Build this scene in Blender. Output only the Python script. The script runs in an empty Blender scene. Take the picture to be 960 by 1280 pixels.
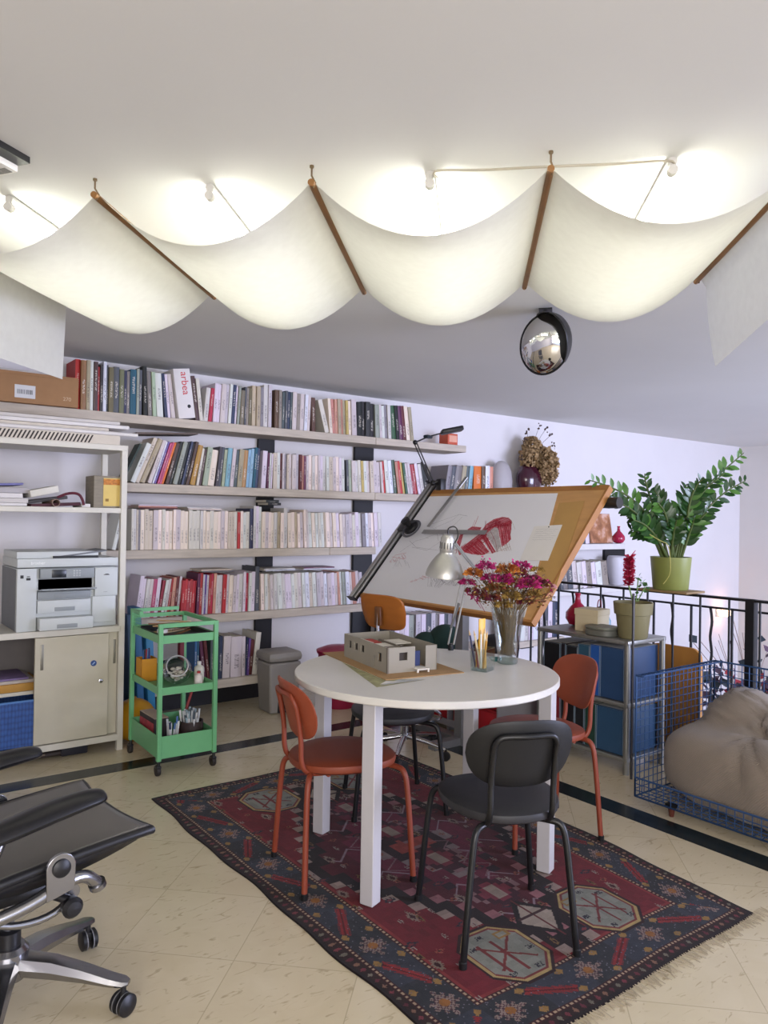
import bpy, bmesh, math, random
import numpy as np
from mathutils import Vector, Matrix, Euler
S = bpy.context.scene
COL = S.collection
PI = math.pi
R = random.Random(7)

# ------------------------------------------------------------------ camera
F_PX, YAW, PITCH, ROLL, EYE = 946.3, 37.138, 0.4307, 0.8952, 1.30
def _cam_axes():
    y, t, r = (math.radians(a) for a in (YAW, PITCH, ROLL))
    fw = Vector((math.sin(y)*math.cos(t), math.cos(y)*math.cos(t), math.sin(t)))
    rt = Vector((math.cos(y), -math.sin(y), 0)); up = rt.cross(fw)
    return rt*math.cos(r)+up*math.sin(r), up*math.cos(r)-rt*math.sin(r), fw
RT, UP, FW = _cam_axes()
def ray(px, py): return RT*((px-480)/F_PX) - UP*((py-640)/F_PX) + FW
E0 = Vector((0, 0, EYE))
def atZ(px, py, z): d = ray(px, py); return E0 + d*((z-EYE)/d.z)
def atY(px, py, y): d = ray(px, py); return E0 + d*(y/d.y)
def atX(px, py, x): d = ray(px, py); return E0 + d*(x/d.x)
cd = bpy.data.cameras.new('camera'); cam = bpy.data.objects.new('camera', cd); COL.objects.link(cam)
cd.sensor_fit = 'VERTICAL'; cd.sensor_height = 24; cd.lens = F_PX/1280*24
cd.clip_start = 0.02
cam.matrix_world = Matrix((( RT.x, UP.x, -FW.x, 0), (RT.y, UP.y, -FW.y, 0), (RT.z, UP.z, -FW.z, EYE), (0, 0, 0, 1)))
S.camera = cam

# ------------------------------------------------------------------ materials
def lin(h, a=1):
    h = h.lstrip('#'); v = [int(h[i:i+2], 16)/255 for i in (0, 2, 4)]
    return tuple((c/12.92 if c <= .04045 else ((c+.055)/1.055)**2.4) for c in v)+(a,)
def mix_nodes(nt, a, b, fac_socket=None, fac=.5):
    n = nt.nodes.new('ShaderNodeMix'); n.data_type = 'RGBA'
    if fac_socket is not None: nt.links.new(fac_socket, n.inputs[0])
    else: n.inputs[0].default_value = fac
    for i, v in ((6, a), (7, b)):
        if hasattr(v, 'links'): nt.links.new(v, n.inputs[i])
        else: n.inputs[i].default_value = v
    return n.outputs[2]
MATS = {}
def M(name, hexc='808080', rough=.5, metal=0, var=.08, scale=14, bump=0, bscale=60, spec=.5, emit=0, trans=0, ior=1.45, stretch=None, coat=0):
    if name in MATS: return MATS[name]
    m = bpy.data.materials.new(name); m.use_nodes = True; nt = m.node_tree; b = nt.nodes['Principled BSDF']
    c = lin(hexc); b.inputs['Base Color'].default_value = c
    b.inputs['Roughness'].default_value = rough; b.inputs['Metallic'].default_value = metal
    b.inputs['Specular IOR Level'].default_value = spec; b.inputs['IOR'].default_value = ior
    b.inputs['Transmission Weight'].default_value = trans; b.inputs['Coat Weight'].default_value = coat
    if emit: b.inputs['Emission Color'].default_value = c; b.inputs['Emission Strength'].default_value = emit
    if var or bump:
        tc = nt.nodes.new('ShaderNodeTexCoord'); src = tc.outputs['Object']
        if stretch:
            mp = nt.nodes.new('ShaderNodeMapping'); mp.inputs['Scale'].default_value = stretch
            nt.links.new(src, mp.inputs[0]); src = mp.outputs[0]
        if var:
            n = nt.nodes.new('ShaderNodeTexNoise'); n.inputs['Scale'].default_value = scale; n.inputs['Detail'].default_value = 4
            nt.links.new(src, n.inputs['Vector'])
            lo = tuple(max(0, x*(1-2.2*var)) for x in c[:3])+(1,); hi = tuple(min(1, x*(1+1.6*var)) for x in c[:3])+(1,)
            nt.links.new(mix_nodes(nt, lo, hi, n.outputs[0]), b.inputs['Base Color'])
        if bump:
            n2 = nt.nodes.new('ShaderNodeTexNoise'); n2.inputs['Scale'].default_value = bscale; n2.inputs['Detail'].default_value = 3
            nt.links.new(src, n2.inputs['Vector'])
            bp = nt.nodes.new('ShaderNodeBump'); bp.inputs['Strength'].default_value = bump; bp.inputs['Distance'].default_value = .01
            nt.links.new(n2.outputs[0], bp.inputs['Height']); nt.links.new(bp.outputs[0], b.inputs['Normal'])
    MATS[name] = m; return m
def glassmat(name, hexc='f4f8f8', rough=.02):
    if name in MATS: return MATS[name]
    m = bpy.data.materials.new(name); m.use_nodes = True; nt = m.node_tree; nt.nodes.clear()
    o = nt.nodes.new('ShaderNodeOutputMaterial'); g = nt.nodes.new('ShaderNodeBsdfGlossy'); g.inputs['Roughness'].default_value = rough
    t = nt.nodes.new('ShaderNodeBsdfTransparent'); t.inputs[0].default_value = lin(hexc)
    f = nt.nodes.new('ShaderNodeLayerWeight'); f.inputs[0].default_value = .35
    mr = nt.nodes.new('ShaderNodeMapRange'); mr.inputs[3].default_value = .04; mr.inputs[4].default_value = .5
    nt.links.new(f.outputs['Facing'], mr.inputs[0])
    x = nt.nodes.new('ShaderNodeMixShader'); nt.links.new(mr.outputs[0], x.inputs[0]); nt.links.new(t.outputs[0], x.inputs[1]); nt.links.new(g.outputs[0], x.inputs[2])
    nt.links.new(x.outputs[0], o.inputs[0]); MATS[name] = m; return m

# ------------------------------------------------------------------ mesh builder
class MB:
    def __init__(s): s.v = []; s.f = []; s.m = []; s.sm = []
    def add(s, vs, fs, mi=0, smooth=False, mat=None):
        o = len(s.v)
        for p in vs:
            p = Vector(p)
            s.v.append(mat @ p if mat else p)
        for f in fs: s.f.append([o+i for i in f]); s.m.append(mi); s.sm.append(smooth)
        return s
    def box(s, x0, x1, y0, y1, z0, z1, mi=0, mat=None, bev=0):
        x0, x1 = min(x0, x1), max(x0, x1); y0, y1 = min(y0, y1), max(y0, y1); z0, z1 = min(z0, z1), max(z0, z1)
        if bev <= 0:
            vs = [(x, y, z) for z in (z0, z1) for y in (y0, y1) for x in (x0, x1)]
            fs = [(0, 2, 3, 1), (4, 5, 7, 6), (0, 1, 5, 4), (2, 6, 7, 3), (0, 4, 6, 2), (1, 3, 7, 5)]
            return s.add(vs, fs, mi, False, mat)
        bm = bmesh.new(); bmesh.ops.create_cube(bm, size=1)
        for v in bm.verts: v.co = ((x0+x1)/2+v.co.x*(x1-x0), (y0+y1)/2+v.co.y*(y1-y0), (z0+z1)/2+v.co.z*(z1-z0))
        bmesh.ops.bevel(bm, geom=bm.edges[:], offset=min(bev, .49*min(x1-x0, y1-y0, z1-z0)), segments=2, profile=.5, affect='EDGES')
        return s.frombm(bm, mi, True, mat)
    def frombm(s, bm, mi=0, smooth=False, mat=None):
        bm.verts.index_update(); bm.normal_update()
        s.add([v.co.copy() for v in bm.verts], [[v.index for v in f.verts] for f in bm.faces], mi, smooth, mat); bm.free(); return s
    def tube(s, pts, r, seg=8, mi=0, closed=False, caps=True, mat=None):
        pts = [Vector(p) for p in pts]; n = len(pts); rs = r if isinstance(r, (list, tuple)) else [r]*n
        vs = []; fs = []; ref = None
        for i, p in enumerate(pts):
            a = pts[(i-1) % n] if (closed or i > 0) else p; b = pts[(i+1) % n] if (closed or i < n-1) else p
            t = (b-a)
            if t.length < 1e-9: t = Vector((0, 0, 1))
            t.normalize()
            if ref is None:
                ref = Vector((0, 0, 1)) if abs(t.z) < .9 else Vector((1, 0, 0))
            u = (ref - t*ref.dot(t))
            if u.length < 1e-6: u = t.orthogonal()
            u.normalize(); w = t.cross(u); ref = u
            for k in range(seg):
                a2 = 2*PI*k/seg; vs.append(p+(u*math.cos(a2)+w*math.sin(a2))*rs[i])
        m = n if closed else n-1
        for i in range(m):
            j = (i+1) % n
            for k in range(seg):
                k2 = (k+1) % seg; fs.append((i*seg+k, i*seg+k2, j*seg+k2, j*seg+k))
        if caps and not closed:
            fs.append(tuple(range(seg-1, -1, -1))); fs.append(tuple((n-1)*seg+k for k in range(seg)))
        return s.add(vs, fs, mi, True, mat)
    def lathe(s, prof, c=(0, 0, 0), seg=24, mi=0, mat=None, sx=1, sy=1, cap=True):
        vs = []; fs = []; n = len(prof)
        for (r, z) in prof:
            for k in range(seg):
                a = 2*PI*k/seg; vs.append((c[0]+r*math.cos(a)*sx, c[1]+r*math.sin(a)*sy, c[2]+z))
        for i in range(n-1):
            for k in range(seg):
                k2 = (k+1) % seg; fs.append((i*seg+k, i*seg+k2, (i+1)*seg+k2, (i+1)*seg+k))
        if cap:
            if prof[0][0] > 1e-5: fs.append(tuple(range(seg-1, -1, -1)))
            if prof[-1][0] > 1e-5: fs.append(tuple((n-1)*seg+k for k in range(seg)))
        return s.add(vs, fs, mi, True, mat)
    def ball(s, c, r, mi=0, seg=12, rings=8, mat=None, sc=(1, 1, 1)):
        prof = [(r*math.sin(PI*i/rings), -r*math.cos(PI*i/rings)) for i in range(rings+1)]
        vs = []; fs = []
        for (rr, z) in prof:
            for k in range(seg):
                a = 2*PI*k/seg; vs.append((c[0]+rr*math.cos(a)*sc[0], c[1]+rr*math.sin(a)*sc[1], c[2]+z*sc[2]))
        for i in range(rings):
            for k in range(seg):
                k2 = (k+1) % seg; fs.append((i*seg+k, i*seg+k2, (i+1)*seg+k2, (i+1)*seg+k))
        return s.add(vs, fs, mi, True, mat)
    def prism(s, poly, z0, z1, mi=0, mat=None, smooth=False):
        n = len(poly); vs = [(x, y, z0) for x, y in poly]+[(x, y, z1) for x, y in poly]
        fs = [tuple(range(n-1, -1, -1)), tuple(range(n, 2*n))]+[(i, (i+1) % n, n+(i+1) % n, n+i) for i in range(n)]
        return s.add(vs, fs, mi, smooth, mat)
    def grid(s, fn, nu, nv, mi=0, smooth=True, mat=None):
        vs = [fn(i/nu, j/nv) for j in range(nv+1) for i in range(nu+1)]
        fs = [(j*(nu+1)+i, j*(nu+1)+i+1, (j+1)*(nu+1)+i+1, (j+1)*(nu+1)+i) for j in range(nv) for i in range(nu)]
        return s.add(vs, fs, mi, smooth, mat)
    def build(s, name, mats, parent=None, bevel=0, subsurf=0, autosmooth=None, solid=0, loc=None):
        me = bpy.data.meshes.new(name); me.from_pydata([tuple(v) for v in s.v], [], s.f)
        if not isinstance(mats, (list, tuple)): mats = [mats]
        for m in mats: me.materials.append(m)
        me.polygons.foreach_set('material_index', s.m); me.polygons.foreach_set('use_smooth', s.sm)
        me.validate(); me.update()
        try: me.set_sharp_from_angle(angle=math.radians(38 if autosmooth is None else autosmooth))
        except Exception: pass
        o = bpy.data.objects.new(name, me); COL.objects.link(o)
        if parent: o.parent = parent
        if loc is not None: o.location = loc
        if solid:
            md = o.modifiers.new('solid', 'SOLIDIFY'); md.thickness = solid; md.offset = 0
        if bevel:
            md = o.modifiers.new('bevel', 'BEVEL'); md.width = bevel; md.segments = 2; md.limit_method = 'ANGLE'; md.angle_limit = math.radians(40)
        if subsurf:
            md = o.modifiers.new('sub', 'SUBSURF'); md.levels = subsurf; md.render_levels = subsurf
        return o
def tag(o, label, cat=None, group=None, kind=None):
    o['label'] = label
    if cat: o['category'] = cat
    if group: o['group'] = group
    if kind: o['kind'] = kind
    return o
def thing(name, label, cat, loc=(0, 0, 0), rz=0, group=None):
    o = bpy.data.objects.new(name, None); COL.objects.link(o); o.location = loc; o.rotation_euler = (0, 0, rz); o.empty_display_size = .05
    return tag(o, label, cat, group)
def struct(name, mb, m, label=None, parent=None):
    o = mb.build(name, m, parent)
    if parent is None: o['kind'] = 'structure'; o['label'] = label or name.replace('_', ' '); o['category'] = name.split('_')[0]
    return o
def copy_tree(o, parent=None, loc=None, rz=None):
    c = o.copy(); COL.objects.link(c)
    if parent: c.parent = parent
    if loc is not None: c.location = loc
    if rz is not None: c.rotation_euler = (0, 0, rz)
    for ch in list(o.children): copy_tree(ch, c)
    return c
def text(name, body, size, m, parent=None, mat=None, ext=.0004):
    cu = bpy.data.curves.new(name, 'FONT'); cu.body = body; cu.size = size; cu.extrude = ext; cu.materials.append(m)
    q = bpy.data.objects.new(name, cu); COL.objects.link(q); bpy.context.view_layer.update()
    me = bpy.data.meshes.new_from_object(q.evaluated_get(bpy.context.evaluated_depsgraph_get())); bpy.data.objects.remove(q)
    o = bpy.data.objects.new(name, me); COL.objects.link(o)
    if parent: o.parent = parent
    if mat is not None: o.matrix_local = mat
    return o
def arc(c, r, a0, a1, n, f): return [f(c, r, a0+(a1-a0)*i/n) for i in range(n+1)]
def smoothpath(pts, it=2):
    pts = [Vector(p) for p in pts]
    for _ in range(it):
        q = [pts[0]]
        for a, b in zip(pts, pts[1:]): q += [a*.75+b*.25, a*.25+b*.75]
        q.append(pts[-1]); pts = q
    return pts
def rot(ax, deg): return Matrix.Rotation(math.radians(deg), 4, ax)
def tr(x, y, z): return Matrix.Translation((x, y, z))
ORD = ['first','second','third','fourth','fifth','sixth','seventh','eighth','ninth','tenth','eleventh','twelfth','thirteenth','fourteenth','fifteenth','sixteenth','seventeenth','eighteenth','nineteenth']
TENS = {2: 'twent', 3: 'thirt', 4: 'fort', 5: 'fift', 6: 'sixt', 7: 'sevent', 8: 'eight'}
def ordinal(n):
    if n < 20: return ORD[n-1]
    t, u = divmod(n, 10)
    return TENS[t]+'ieth' if u == 0 else TENS[t]+'y-'+ORD[u-1]
# ------------------------------------------------------------------ the setting
F, W, CEIL = 4.60, 4.90, 2.26          # front of the bookshelves, book wall, ceiling height
wallm = M('wall_plaster', 'd9d6d8', .85, var=.02, scale=3, bump=.06, bscale=40)
ceilm = M('ceiling_plaster', 'd3d3d1', .9, var=.03, scale=1.3, bump=.04, bscale=25)
def floormat():
    m = bpy.data.materials.new('cream_marble_tiles'); m.use_nodes = True; nt = m.node_tree; b = nt.nodes['Principled BSDF']; L = nt.links.new
    tc = nt.nodes.new('ShaderNodeTexCoord'); sp = nt.nodes.new('ShaderNodeSeparateXYZ'); L(tc.outputs['Object'], sp.inputs[0])
    def math_(op, a, b_=None):
        n = nt.nodes.new('ShaderNodeMath'); n.operation = op
        for i, v in enumerate((a, b_)):
            if v is None: continue
            if hasattr(v, 'links'): L(v, n.inputs[i])
            else: n.inputs[i].default_value = v
        return n.outputs[0]
    T = .368*math.sqrt(2)
    cells = []
    lines = []
    for op, off in (('ADD', 3.03), ('SUBTRACT', 1.015)):
        s = math_(op, sp.outputs[1], sp.outputs[0]); q = math_('DIVIDE', math_('SUBTRACT', s, off), T)
        cells.append(math_('FLOOR', q)); fr = math_('FRACT', q)
        d = math_('MINIMUM', fr, math_('SUBTRACT', 1.0, fr)); lines.append(math_('LESS_THAN', d, .0042))
    cb = nt.nodes.new('ShaderNodeCombineXYZ'); L(cells[0], cb.inputs[0]); L(cells[1], cb.inputs[1])
    wn = nt.nodes.new('ShaderNodeTexWhiteNoise'); wn.noise_dimensions = '3D'; L(cb.outputs[0], wn.inputs[0])
    # veins, shifted per tile
    mp = nt.nodes.new('ShaderNodeVectorMath'); mp.operation = 'MULTIPLY_ADD'; L(wn.outputs['Color'], mp.inputs[0]); mp.inputs[1].default_value = (9, 9, 9); L(tc.outputs['Object'], mp.inputs[2])
    n1 = nt.nodes.new('ShaderNodeTexNoise'); n1.inputs['Scale'].default_value = 5.5; n1.inputs['Detail'].default_value = 6; n1.inputs['Distortion'].default_value = .8; L(mp.outputs[0], n1.inputs['Vector'])
    st = nt.nodes.new('ShaderNodeMapping'); st.inputs['Scale'].default_value = (14, 42, 14); st.inputs['Rotation'].default_value = (0, 0, .5); L(mp.outputs[0], st.inputs[0])
    n2 = nt.nodes.new('ShaderNodeTexNoise'); n2.inputs['Scale'].default_value = 1.0; n2.inputs['Detail'].default_value = 5; n2.inputs['Distortion'].default_value = 1.4; L(st.outputs[0], n2.inputs['Vector'])
    r2 = nt.nodes.new('ShaderNodeValToRGB'); r2.color_ramp.elements[0].position = .60; r2.color_ramp.elements[1].position = .70; L(n2.outputs[0], r2.inputs[0])
    c = mix_nodes(nt, lin('c0b191'), lin('d8ccb1'), n1.outputs[0])
    tone = nt.nodes.new('ShaderNodeMapRange'); tone.inputs[3].default_value = 0; tone.inputs[4].default_value = .5; L(wn.outputs['Value'], tone.inputs[0])
    c = mix_nodes(nt, c, lin('cdc2a8'), tone.outputs[0])
    vf = math_('MULTIPLY', r2.outputs[0], .5)
    c = mix_nodes(nt, c, lin('8d7a5a'), vf)
    ln = math_('MULTIPLY', math_('MAXIMUM', lines[0], lines[1]), .45)
    c = mix_nodes(nt, c, lin('8f8266'), ln)
    L(c, b.inputs['Base Color']); b.inputs['Roughness'].default_value = .2; b.inputs['Specular IOR Level'].default_value = .45
    return m
fl = struct('floor', MB().box(-3.2, 3.86, -3.5, W, -.25, 0), floormat(), 'cream marble floor laid in diagonal tiles')
strip = M('dark_marble', '20282a', .22, var=.3, scale=9)
struct('trim_1', MB().box(-3.2, 3.0, 3.845, 3.97, -.004, .0012), strip, 'dark marble strip in the floor parallel to the bookshelves')
struct('trim_2', MB().box(2.875, 3.0, -3.5, 3.845, -.004, .0012), strip, 'dark marble strip in the floor parallel to the railing')
struct('wall_left', MB().box(-3.35, -3.2, -3.5, W, -.25, CEIL+.12), wallm, 'white wall to the left of the viewer')
struct('ceiling', MB().box(-3.2, 9.6, -3.5, W, CEIL, CEIL+.12), ceilm, 'off-white plastered ceiling')
struct('wall_back', MB().box(-3.2, 9.6, W, W+.15, -2.75, CEIL+.12), wallm, 'long white wall behind the bookshelves')
XR = atY(925, 600, W).x
struct('wall_right', MB().box(XR, XR+.15, -3.5, W, -2.75, CEIL), M('wall_grey', 'cfcbc6', .85, var=.02, scale=3), 'far right wall beyond the stairwell')
struct('floor_lower', MB().box(3.86, XR, -3.5, W, -2.75, -2.65), M('lower_floor', 'b9ac94', .3), 'floor of the storey below the railing')
struct('trim_3', MB().box(2.6, 3.86, W-.012, W, 0, .09), M('skirting', 'c8c4c0', .6), 'pale skirting along the book wall')
struct('trim_4', MB().box(.3, 2.6, W-.03, W, 0, .17), M('skirting_with_shade', '1d1c20', .5), 'dark skirting under the lowest bookshelf, coloured to take in the shade there')  # skirting; the shade under the shelf is also put into its dark colour

# ------------------------------------------------------------------ light
w = bpy.data.worlds.new('world'); S.world = w; w.use_nodes = True
w.node_tree.nodes['Background'].inputs[0].default_value = lin('d8e0fa'); w.node_tree.nodes['Background'].inputs[1].default_value = 1.7
def area(name, loc, target, sx, sy, power, hexc):
    ld = bpy.data.lights.new(name, 'AREA'); ld.shape = 'RECTANGLE'; ld.size = sx; ld.size_y = sy; ld.energy = power; ld.color = lin(hexc)[:3]
    o = bpy.data.objects.new(name, ld); COL.objects.link(o); o.location = loc
    o.rotation_euler = (Vector(target)-Vector(loc)).to_track_quat('-Z', 'Y').to_euler(); return o
area('added_room_fill', (-1.0, -2.6, 1.5), (1.6, 2.6, 1.0), 3.2, 1.7, 150, 'fff8f0')  # added fill light behind the viewer to brighten the room, no window modelled
area('stairwell_daylight', (6.2, -2.8, 1.2), (5.2, 4.9, 1.2), 3.0, 2.2, 400, 'd4daff')
S.view_settings.view_transform = 'Standard'; S.view_settings.look = 'None'; S.view_settings.exposure = 0.14; S.view_settings.gamma = 1
try: S.view_settings.use_curve_mapping = False
except Exception: pass
try: S.cycles.max_bounces = 8; S.cycles.transparent_max_bounces = 16; S.cycles.use_denoising = True; S.cycles.sample_clamp_indirect = 6
except Exception: pass
# ------------------------------------------------------------------ the cloth under the ceiling
ROD_Z = 2.212
N1 = Vector((.643, 2.245, ROD_Z)); STEP = Vector((.442, -.463, 0)); RD = Vector((.672, .70, 0))
rodm = M('oak_dowel', '8a6134', .5, var=.2, scale=8, stretch=(1, 1, 1))
def rod_pt(k, t): return N1+STEP*(k-1)+RD*t
rod_names = ['hidden end of the cloth beside the bookshelf', 'left, nearest the tall white storage unit', 'second from the left of the four in view', 'middle, above the vase of flowers', 'right, beside the hanging end of the cloth']
for k in range(5):
    lab = ['wooden dowel carrying the far left hanging end of the ceiling cloth', 'leftmost fully visible wooden dowel under the ceiling cloth', 'wooden dowel under the cloth above the grey waste bin, second fully visible', 'wooden dowel under the cloth nearest the convex mirror', 'wooden dowel carrying the right hanging end of the ceiling cloth'][k]
    t = thing('hanging_dowel', lab, 'rod', rod_pt(k, 0), 0, 'dowels carrying the ceiling cloth')
    o = Vector((0, 0, 0)); MB().tube([o-RD*.02, RD*1.03], .0095, 10).build('dowel', rodm, t)
    hk = M('hook_metal', '7d6a50', .4, .6)
    for tt in (-.012, 1.0):
        p = RD*tt
        MB().tube([p+Vector((0, 0, CEIL-ROD_Z)), p+Vector((0, 0, .02)), p+Vector((.012, 0, .004)), p+Vector((.004, 0, -.012))], .0028, 6).tube([p+Vector((0, 0, CEIL-ROD_Z)), p+Vector((0, 0, CEIL-ROD_Z-.006))], .006, 8).build('hook', hk, t)
def clothmat():
    m = bpy.data.materials.new('translucent_cotton'); m.use_nodes = True; nt = m.node_tree; nt.nodes.clear(); L = nt.links.new
    o = nt.nodes.new('ShaderNodeOutputMaterial'); d = nt.nodes.new('ShaderNodeBsdfDiffuse'); t = nt.nodes.new('ShaderNodeBsdfTranslucent'); x = nt.nodes.new('ShaderNodeMixShader')
    tc = nt.nodes.new('ShaderNodeTexCoord'); n = nt.nodes.new('ShaderNodeTexNoise'); n.inputs['Scale'].default_value = 30; n.inputs['Detail'].default_value = 5; L(tc.outputs['Object'], n.inputs['Vector'])
    c = mix_nodes(nt, lin('d3d2cb'), lin('dfdfd8'), n.outputs[0]); L(c, d.inputs[0]); L(c, t.inputs[0]); x.inputs[0].default_value = .225
    L(d.outputs[0], x.inputs[1]); L(t.outputs[0], x.inputs[2]); L(x.outputs[0], o.inputs[0]); return m
SAG = .163
def cloth():
    rows = []; NT = 14
    up = Vector((0, 0, .0115))
    prof = []
    n = 16
    for i in range(7):      # left hanging end
        d = .34*(1-i/6); prof.append(lambda t, d=d: rod_pt(0, t)+up+Vector((-.012-.03*d, .012, -d-.012*(d > 0))))
    for k in range(4):
        for i in range(0, n+1):
            s = i/n
            if k > 0 and i == 0: continue
            prof.append(lambda t, k=k, s=s: rod_pt(k, t).lerp(rod_pt(k+1, t), s)+up+Vector((0, 0, -SAG*(1-(2*s-1)**2)*(1+.02*math.sin(3*t+k))-.004*math.sin(PI*t))))
    for i in range(1, 9):    # right hanging end
        d = .34*i/8; prof.append(lambda t, d=d: rod_pt(4, t)+up+Vector((.02+.22*d*d, -.02-.22*d*d, -d*(1-.25*(1-t)))))
    nu = len(prof)-1
    return MB().grid(lambda u, v: prof[round(u*nu)](v), nu, NT)
tag(cloth().build('ceiling_cloth', clothmat(), autosmooth=180), 'long cream translucent cloth draped in waves below the ceiling lamps', 'cloth')
tubem = M('lit_tube', 'fdfcf2', .4, var=0, emit=50)
cap = M('tube_cap', 'c8c6c0', .5)
for k in range(4):
    lab = ['glowing tube above the cloth wave at the left edge', 'glowing tube above the second cloth wave from the left', 'glowing tube above the third cloth wave from the left', 'glowing tube above the rightmost cloth wave'][k]
    b = N1+STEP*(k-.5)+RD*.06; b.z = CEIL
    t = thing('tube_lamp', lab, 'lamp', b, 0, 'lamp tubes above the ceiling cloth')
    d = RD*.92
    MB().tube([(0, 0, -.012), d+Vector((0, 0, -.012))], .013, 8).build('housing', cap, t)
    MB().tube([RD*.02+Vector((0, 0, -.036)), RD*.9+Vector((0, 0, -.036))], .012, 10).build('tube', tubem, t)
    for q in (.005, .915): MB().tube([RD*(q-.012)+Vector((0, 0, -.036)), RD*(q+.012)+Vector((0, 0, -.036))], .0135, 10).tube([RD*q+Vector((0, 0, -.03)), RD*q+Vector((0, 0, -.01))], .006, 6).build('end_cap', cap, t)
cb = M('clear_cable', 'a9a290', .4)
pts = [atZ(547, 222, CEIL-.012), atZ(541, 218, CEIL-.03), atZ(545, 212, CEIL-.012), atZ(600, 213, CEIL-.006), atZ(686, 208, CEIL-.015), atZ(770, 205, CEIL-.006), atZ(838, 200, CEIL-.01), atZ(844, 204, CEIL-.02), atZ(838, 209, CEIL-.012)]
tag(MB().tube(smoothpath(pts, 2), .0035, 6).build('lamp_cable', cb), 'thin cable run along the ceiling between the two right-hand lamp tubes', 'cable')
# box on the ceiling, left edge
p0 = atZ(23, 213, CEIL-.03)
t = thing('ceiling_alarm', 'white box with black slots fixed to the ceiling at the left edge', 'alarm', (p0.x, p0.y, CEIL), math.radians(123))
MB().box(-.04, .06, 0, .2, -.018, 0).build('back_plate', M('black_plastic', '141416', .4, var=.1), t)
wb = M('white_plastic', 'dad7d0', .4, var=.03)
MB().box(0, .075, 0, .2, -.036, -.016, bev=.004).build('cover', wb, t)
for y0, y1, x0, x1 in ((.075, .19, .014, .019), (.085, .19, .042, .047), (.05, .062, .022, .06)): MB().box(x0, x1, y0, y1, -.0372, -.0355).build('slot', MATS['black_plastic'], t)
MB().box(.012, .062, .008, .034, -.0372, -.0355).build('label', M('grey_print', '8c8a86', .6, var=.5, scale=260), t)
# convex mirror
mp = atZ(682, 388, CEIL)
mc = atZ(682, 388, CEIL)+Vector((0, 0, -.2))
t = thing('convex_mirror', 'oval convex mirror with black visor hung from the ceiling', 'mirror', (mp.x, mp.y, CEIL), 0)
blk = MATS['black_plastic']
D = (FW*-1+Vector((-.42, .30, -.25))).normalized()
zax = D; yax = (Vector((0, 0, 1))-zax*zax.z).normalized(); xax = yax.cross(zax)
ca_, sa_ = math.cos(math.radians(-16)), math.sin(math.radians(-16)); xax, yax = xax*ca_+yax*sa_, yax*ca_-xax*sa_
mm = Matrix(((xax.x, yax.x, zax.x, 0), (xax.y, yax.y, zax.y, 0), (xax.z, yax.z, zax.z, -.155), (0, 0, 0, 1)))
MB().box(-.045, .045, -.03, .03, -.004, 0, mat=rot('Z', 40)).build('ceiling_plate', blk, t)
MB().tube([(0, 0, -.004), (.01, .01, -.05), mm @ Vector((0, 0, -.06))], .008, 8).build('bracket', M('grey_metal', '6f6e70', .35, .8), t)
ax, ay = .115, .138
MB().lathe([(1.0, 0), (.93, .022), (.8, .047), (.6, .072), (.35, .088), (.12, .094), (0, .095)], seg=40, mat=mm @ Matrix.Diagonal((ax, ay, .55, 1))).build('mirror_dome', M('mirror_chrome', 'd8d8dc', .03, 1, var=0), t)
MB().lathe([(1.0, -.01), (1.025, .004), (1.0, .008), (.985, 0)], seg=40, mat=mm @ Matrix.Diagonal((ax, ay, 1, 1)), cap=False).lathe([(1.0, -.01), (.97, -.04), (.7, -.075), (0, -.085)], seg=40, mat=mm @ Matrix.Diagonal((ax, ay, 1, 1))).build('rim', blk, t)
vs = []
def visor(u, v):
    a = math.radians(-25+150*u); ext = .10*math.sin(PI*u)**.6
    return mm @ Vector((ax*1.03*math.cos(a), ay*1.03*math.sin(a), -.005+v*(.012+ext)))
MB().grid(visor, 24, 4).build('visor', blk, t, solid=.004)
# ------------------------------------------------------------------ bookshelves on the long wall
kf = (F-0)/4.42
def zs(z442): return EYE+(z442-EYE)*kf
SZ = {1: zs(1.883), 2: zs(1.481), 3: zs(1.086), 4: zs(.678), 5: zs(.262)}
THK = .055
def sx(px, py=640): return atY(px, py, F).x
boardm = M('limewashed_board', 'bdb2a4', .7, var=.16, scale=5, stretch=(1, 5, 8), bump=.15, bscale=30)
boardw = M('white_board', 'd3d0d0', .6, var=.04)
def board(x0, x1, lev, lab, m=boardm):
    b = MB().box(x0, x1, F, W-.03, SZ[lev]-THK, SZ[lev]).build('wall_shelf', m, bevel=.004)
    return tag(b, lab, 'shelf', 'boards of the wall bookshelves')
J1, J3 = sx(470, 545), sx(412, 690)
S1E, S5E = sx(583, 557), sx(333, 840)
board(.2, J1, 1, 'topmost limewashed shelf board carrying the cardboard box and books')
board(J1+.002, S1E, 1, 'end piece of the topmost shelf board, carrying the small black lamp')
board(sx(150, 605), J1, 2, 'second shelf board from the top, holding books leaning right')
board(J1+.002, sx(712, 622), 2, 'second shelf board from the top, part behind the drafting table')
board(sx(127, 690), J3, 3, 'third shelf board from the top, beside the storage unit post')
board(J3+.002, sx(470, 688), 3, 'third shelf board from the top, right piece ending behind the drafting table')
board(sx(650, 684), sx(782, 681), 3, 'white shelf board under the picture and red vase', boardw)
board(sx(152, 778), J1, 4, 'fourth shelf board from the top, above the green cart')
board(J1+.002, sx(470, 753), 4, 'fourth shelf board from the top, short piece at the drafting chair')
board(sx(655, 735), sx(790, 735), 4, 'white shelf board under the leaning white books and grey vase', boardw)
board(sx(160, 866), S5E, 5, 'lowest shelf board, ending beside the grey pedal bin')
board(sx(455, 845), sx(705, 850), 5, 'lowest shelf board under the binders behind the round table')
upm = M('upright_black', '17161a', .6, var=.1)
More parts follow.
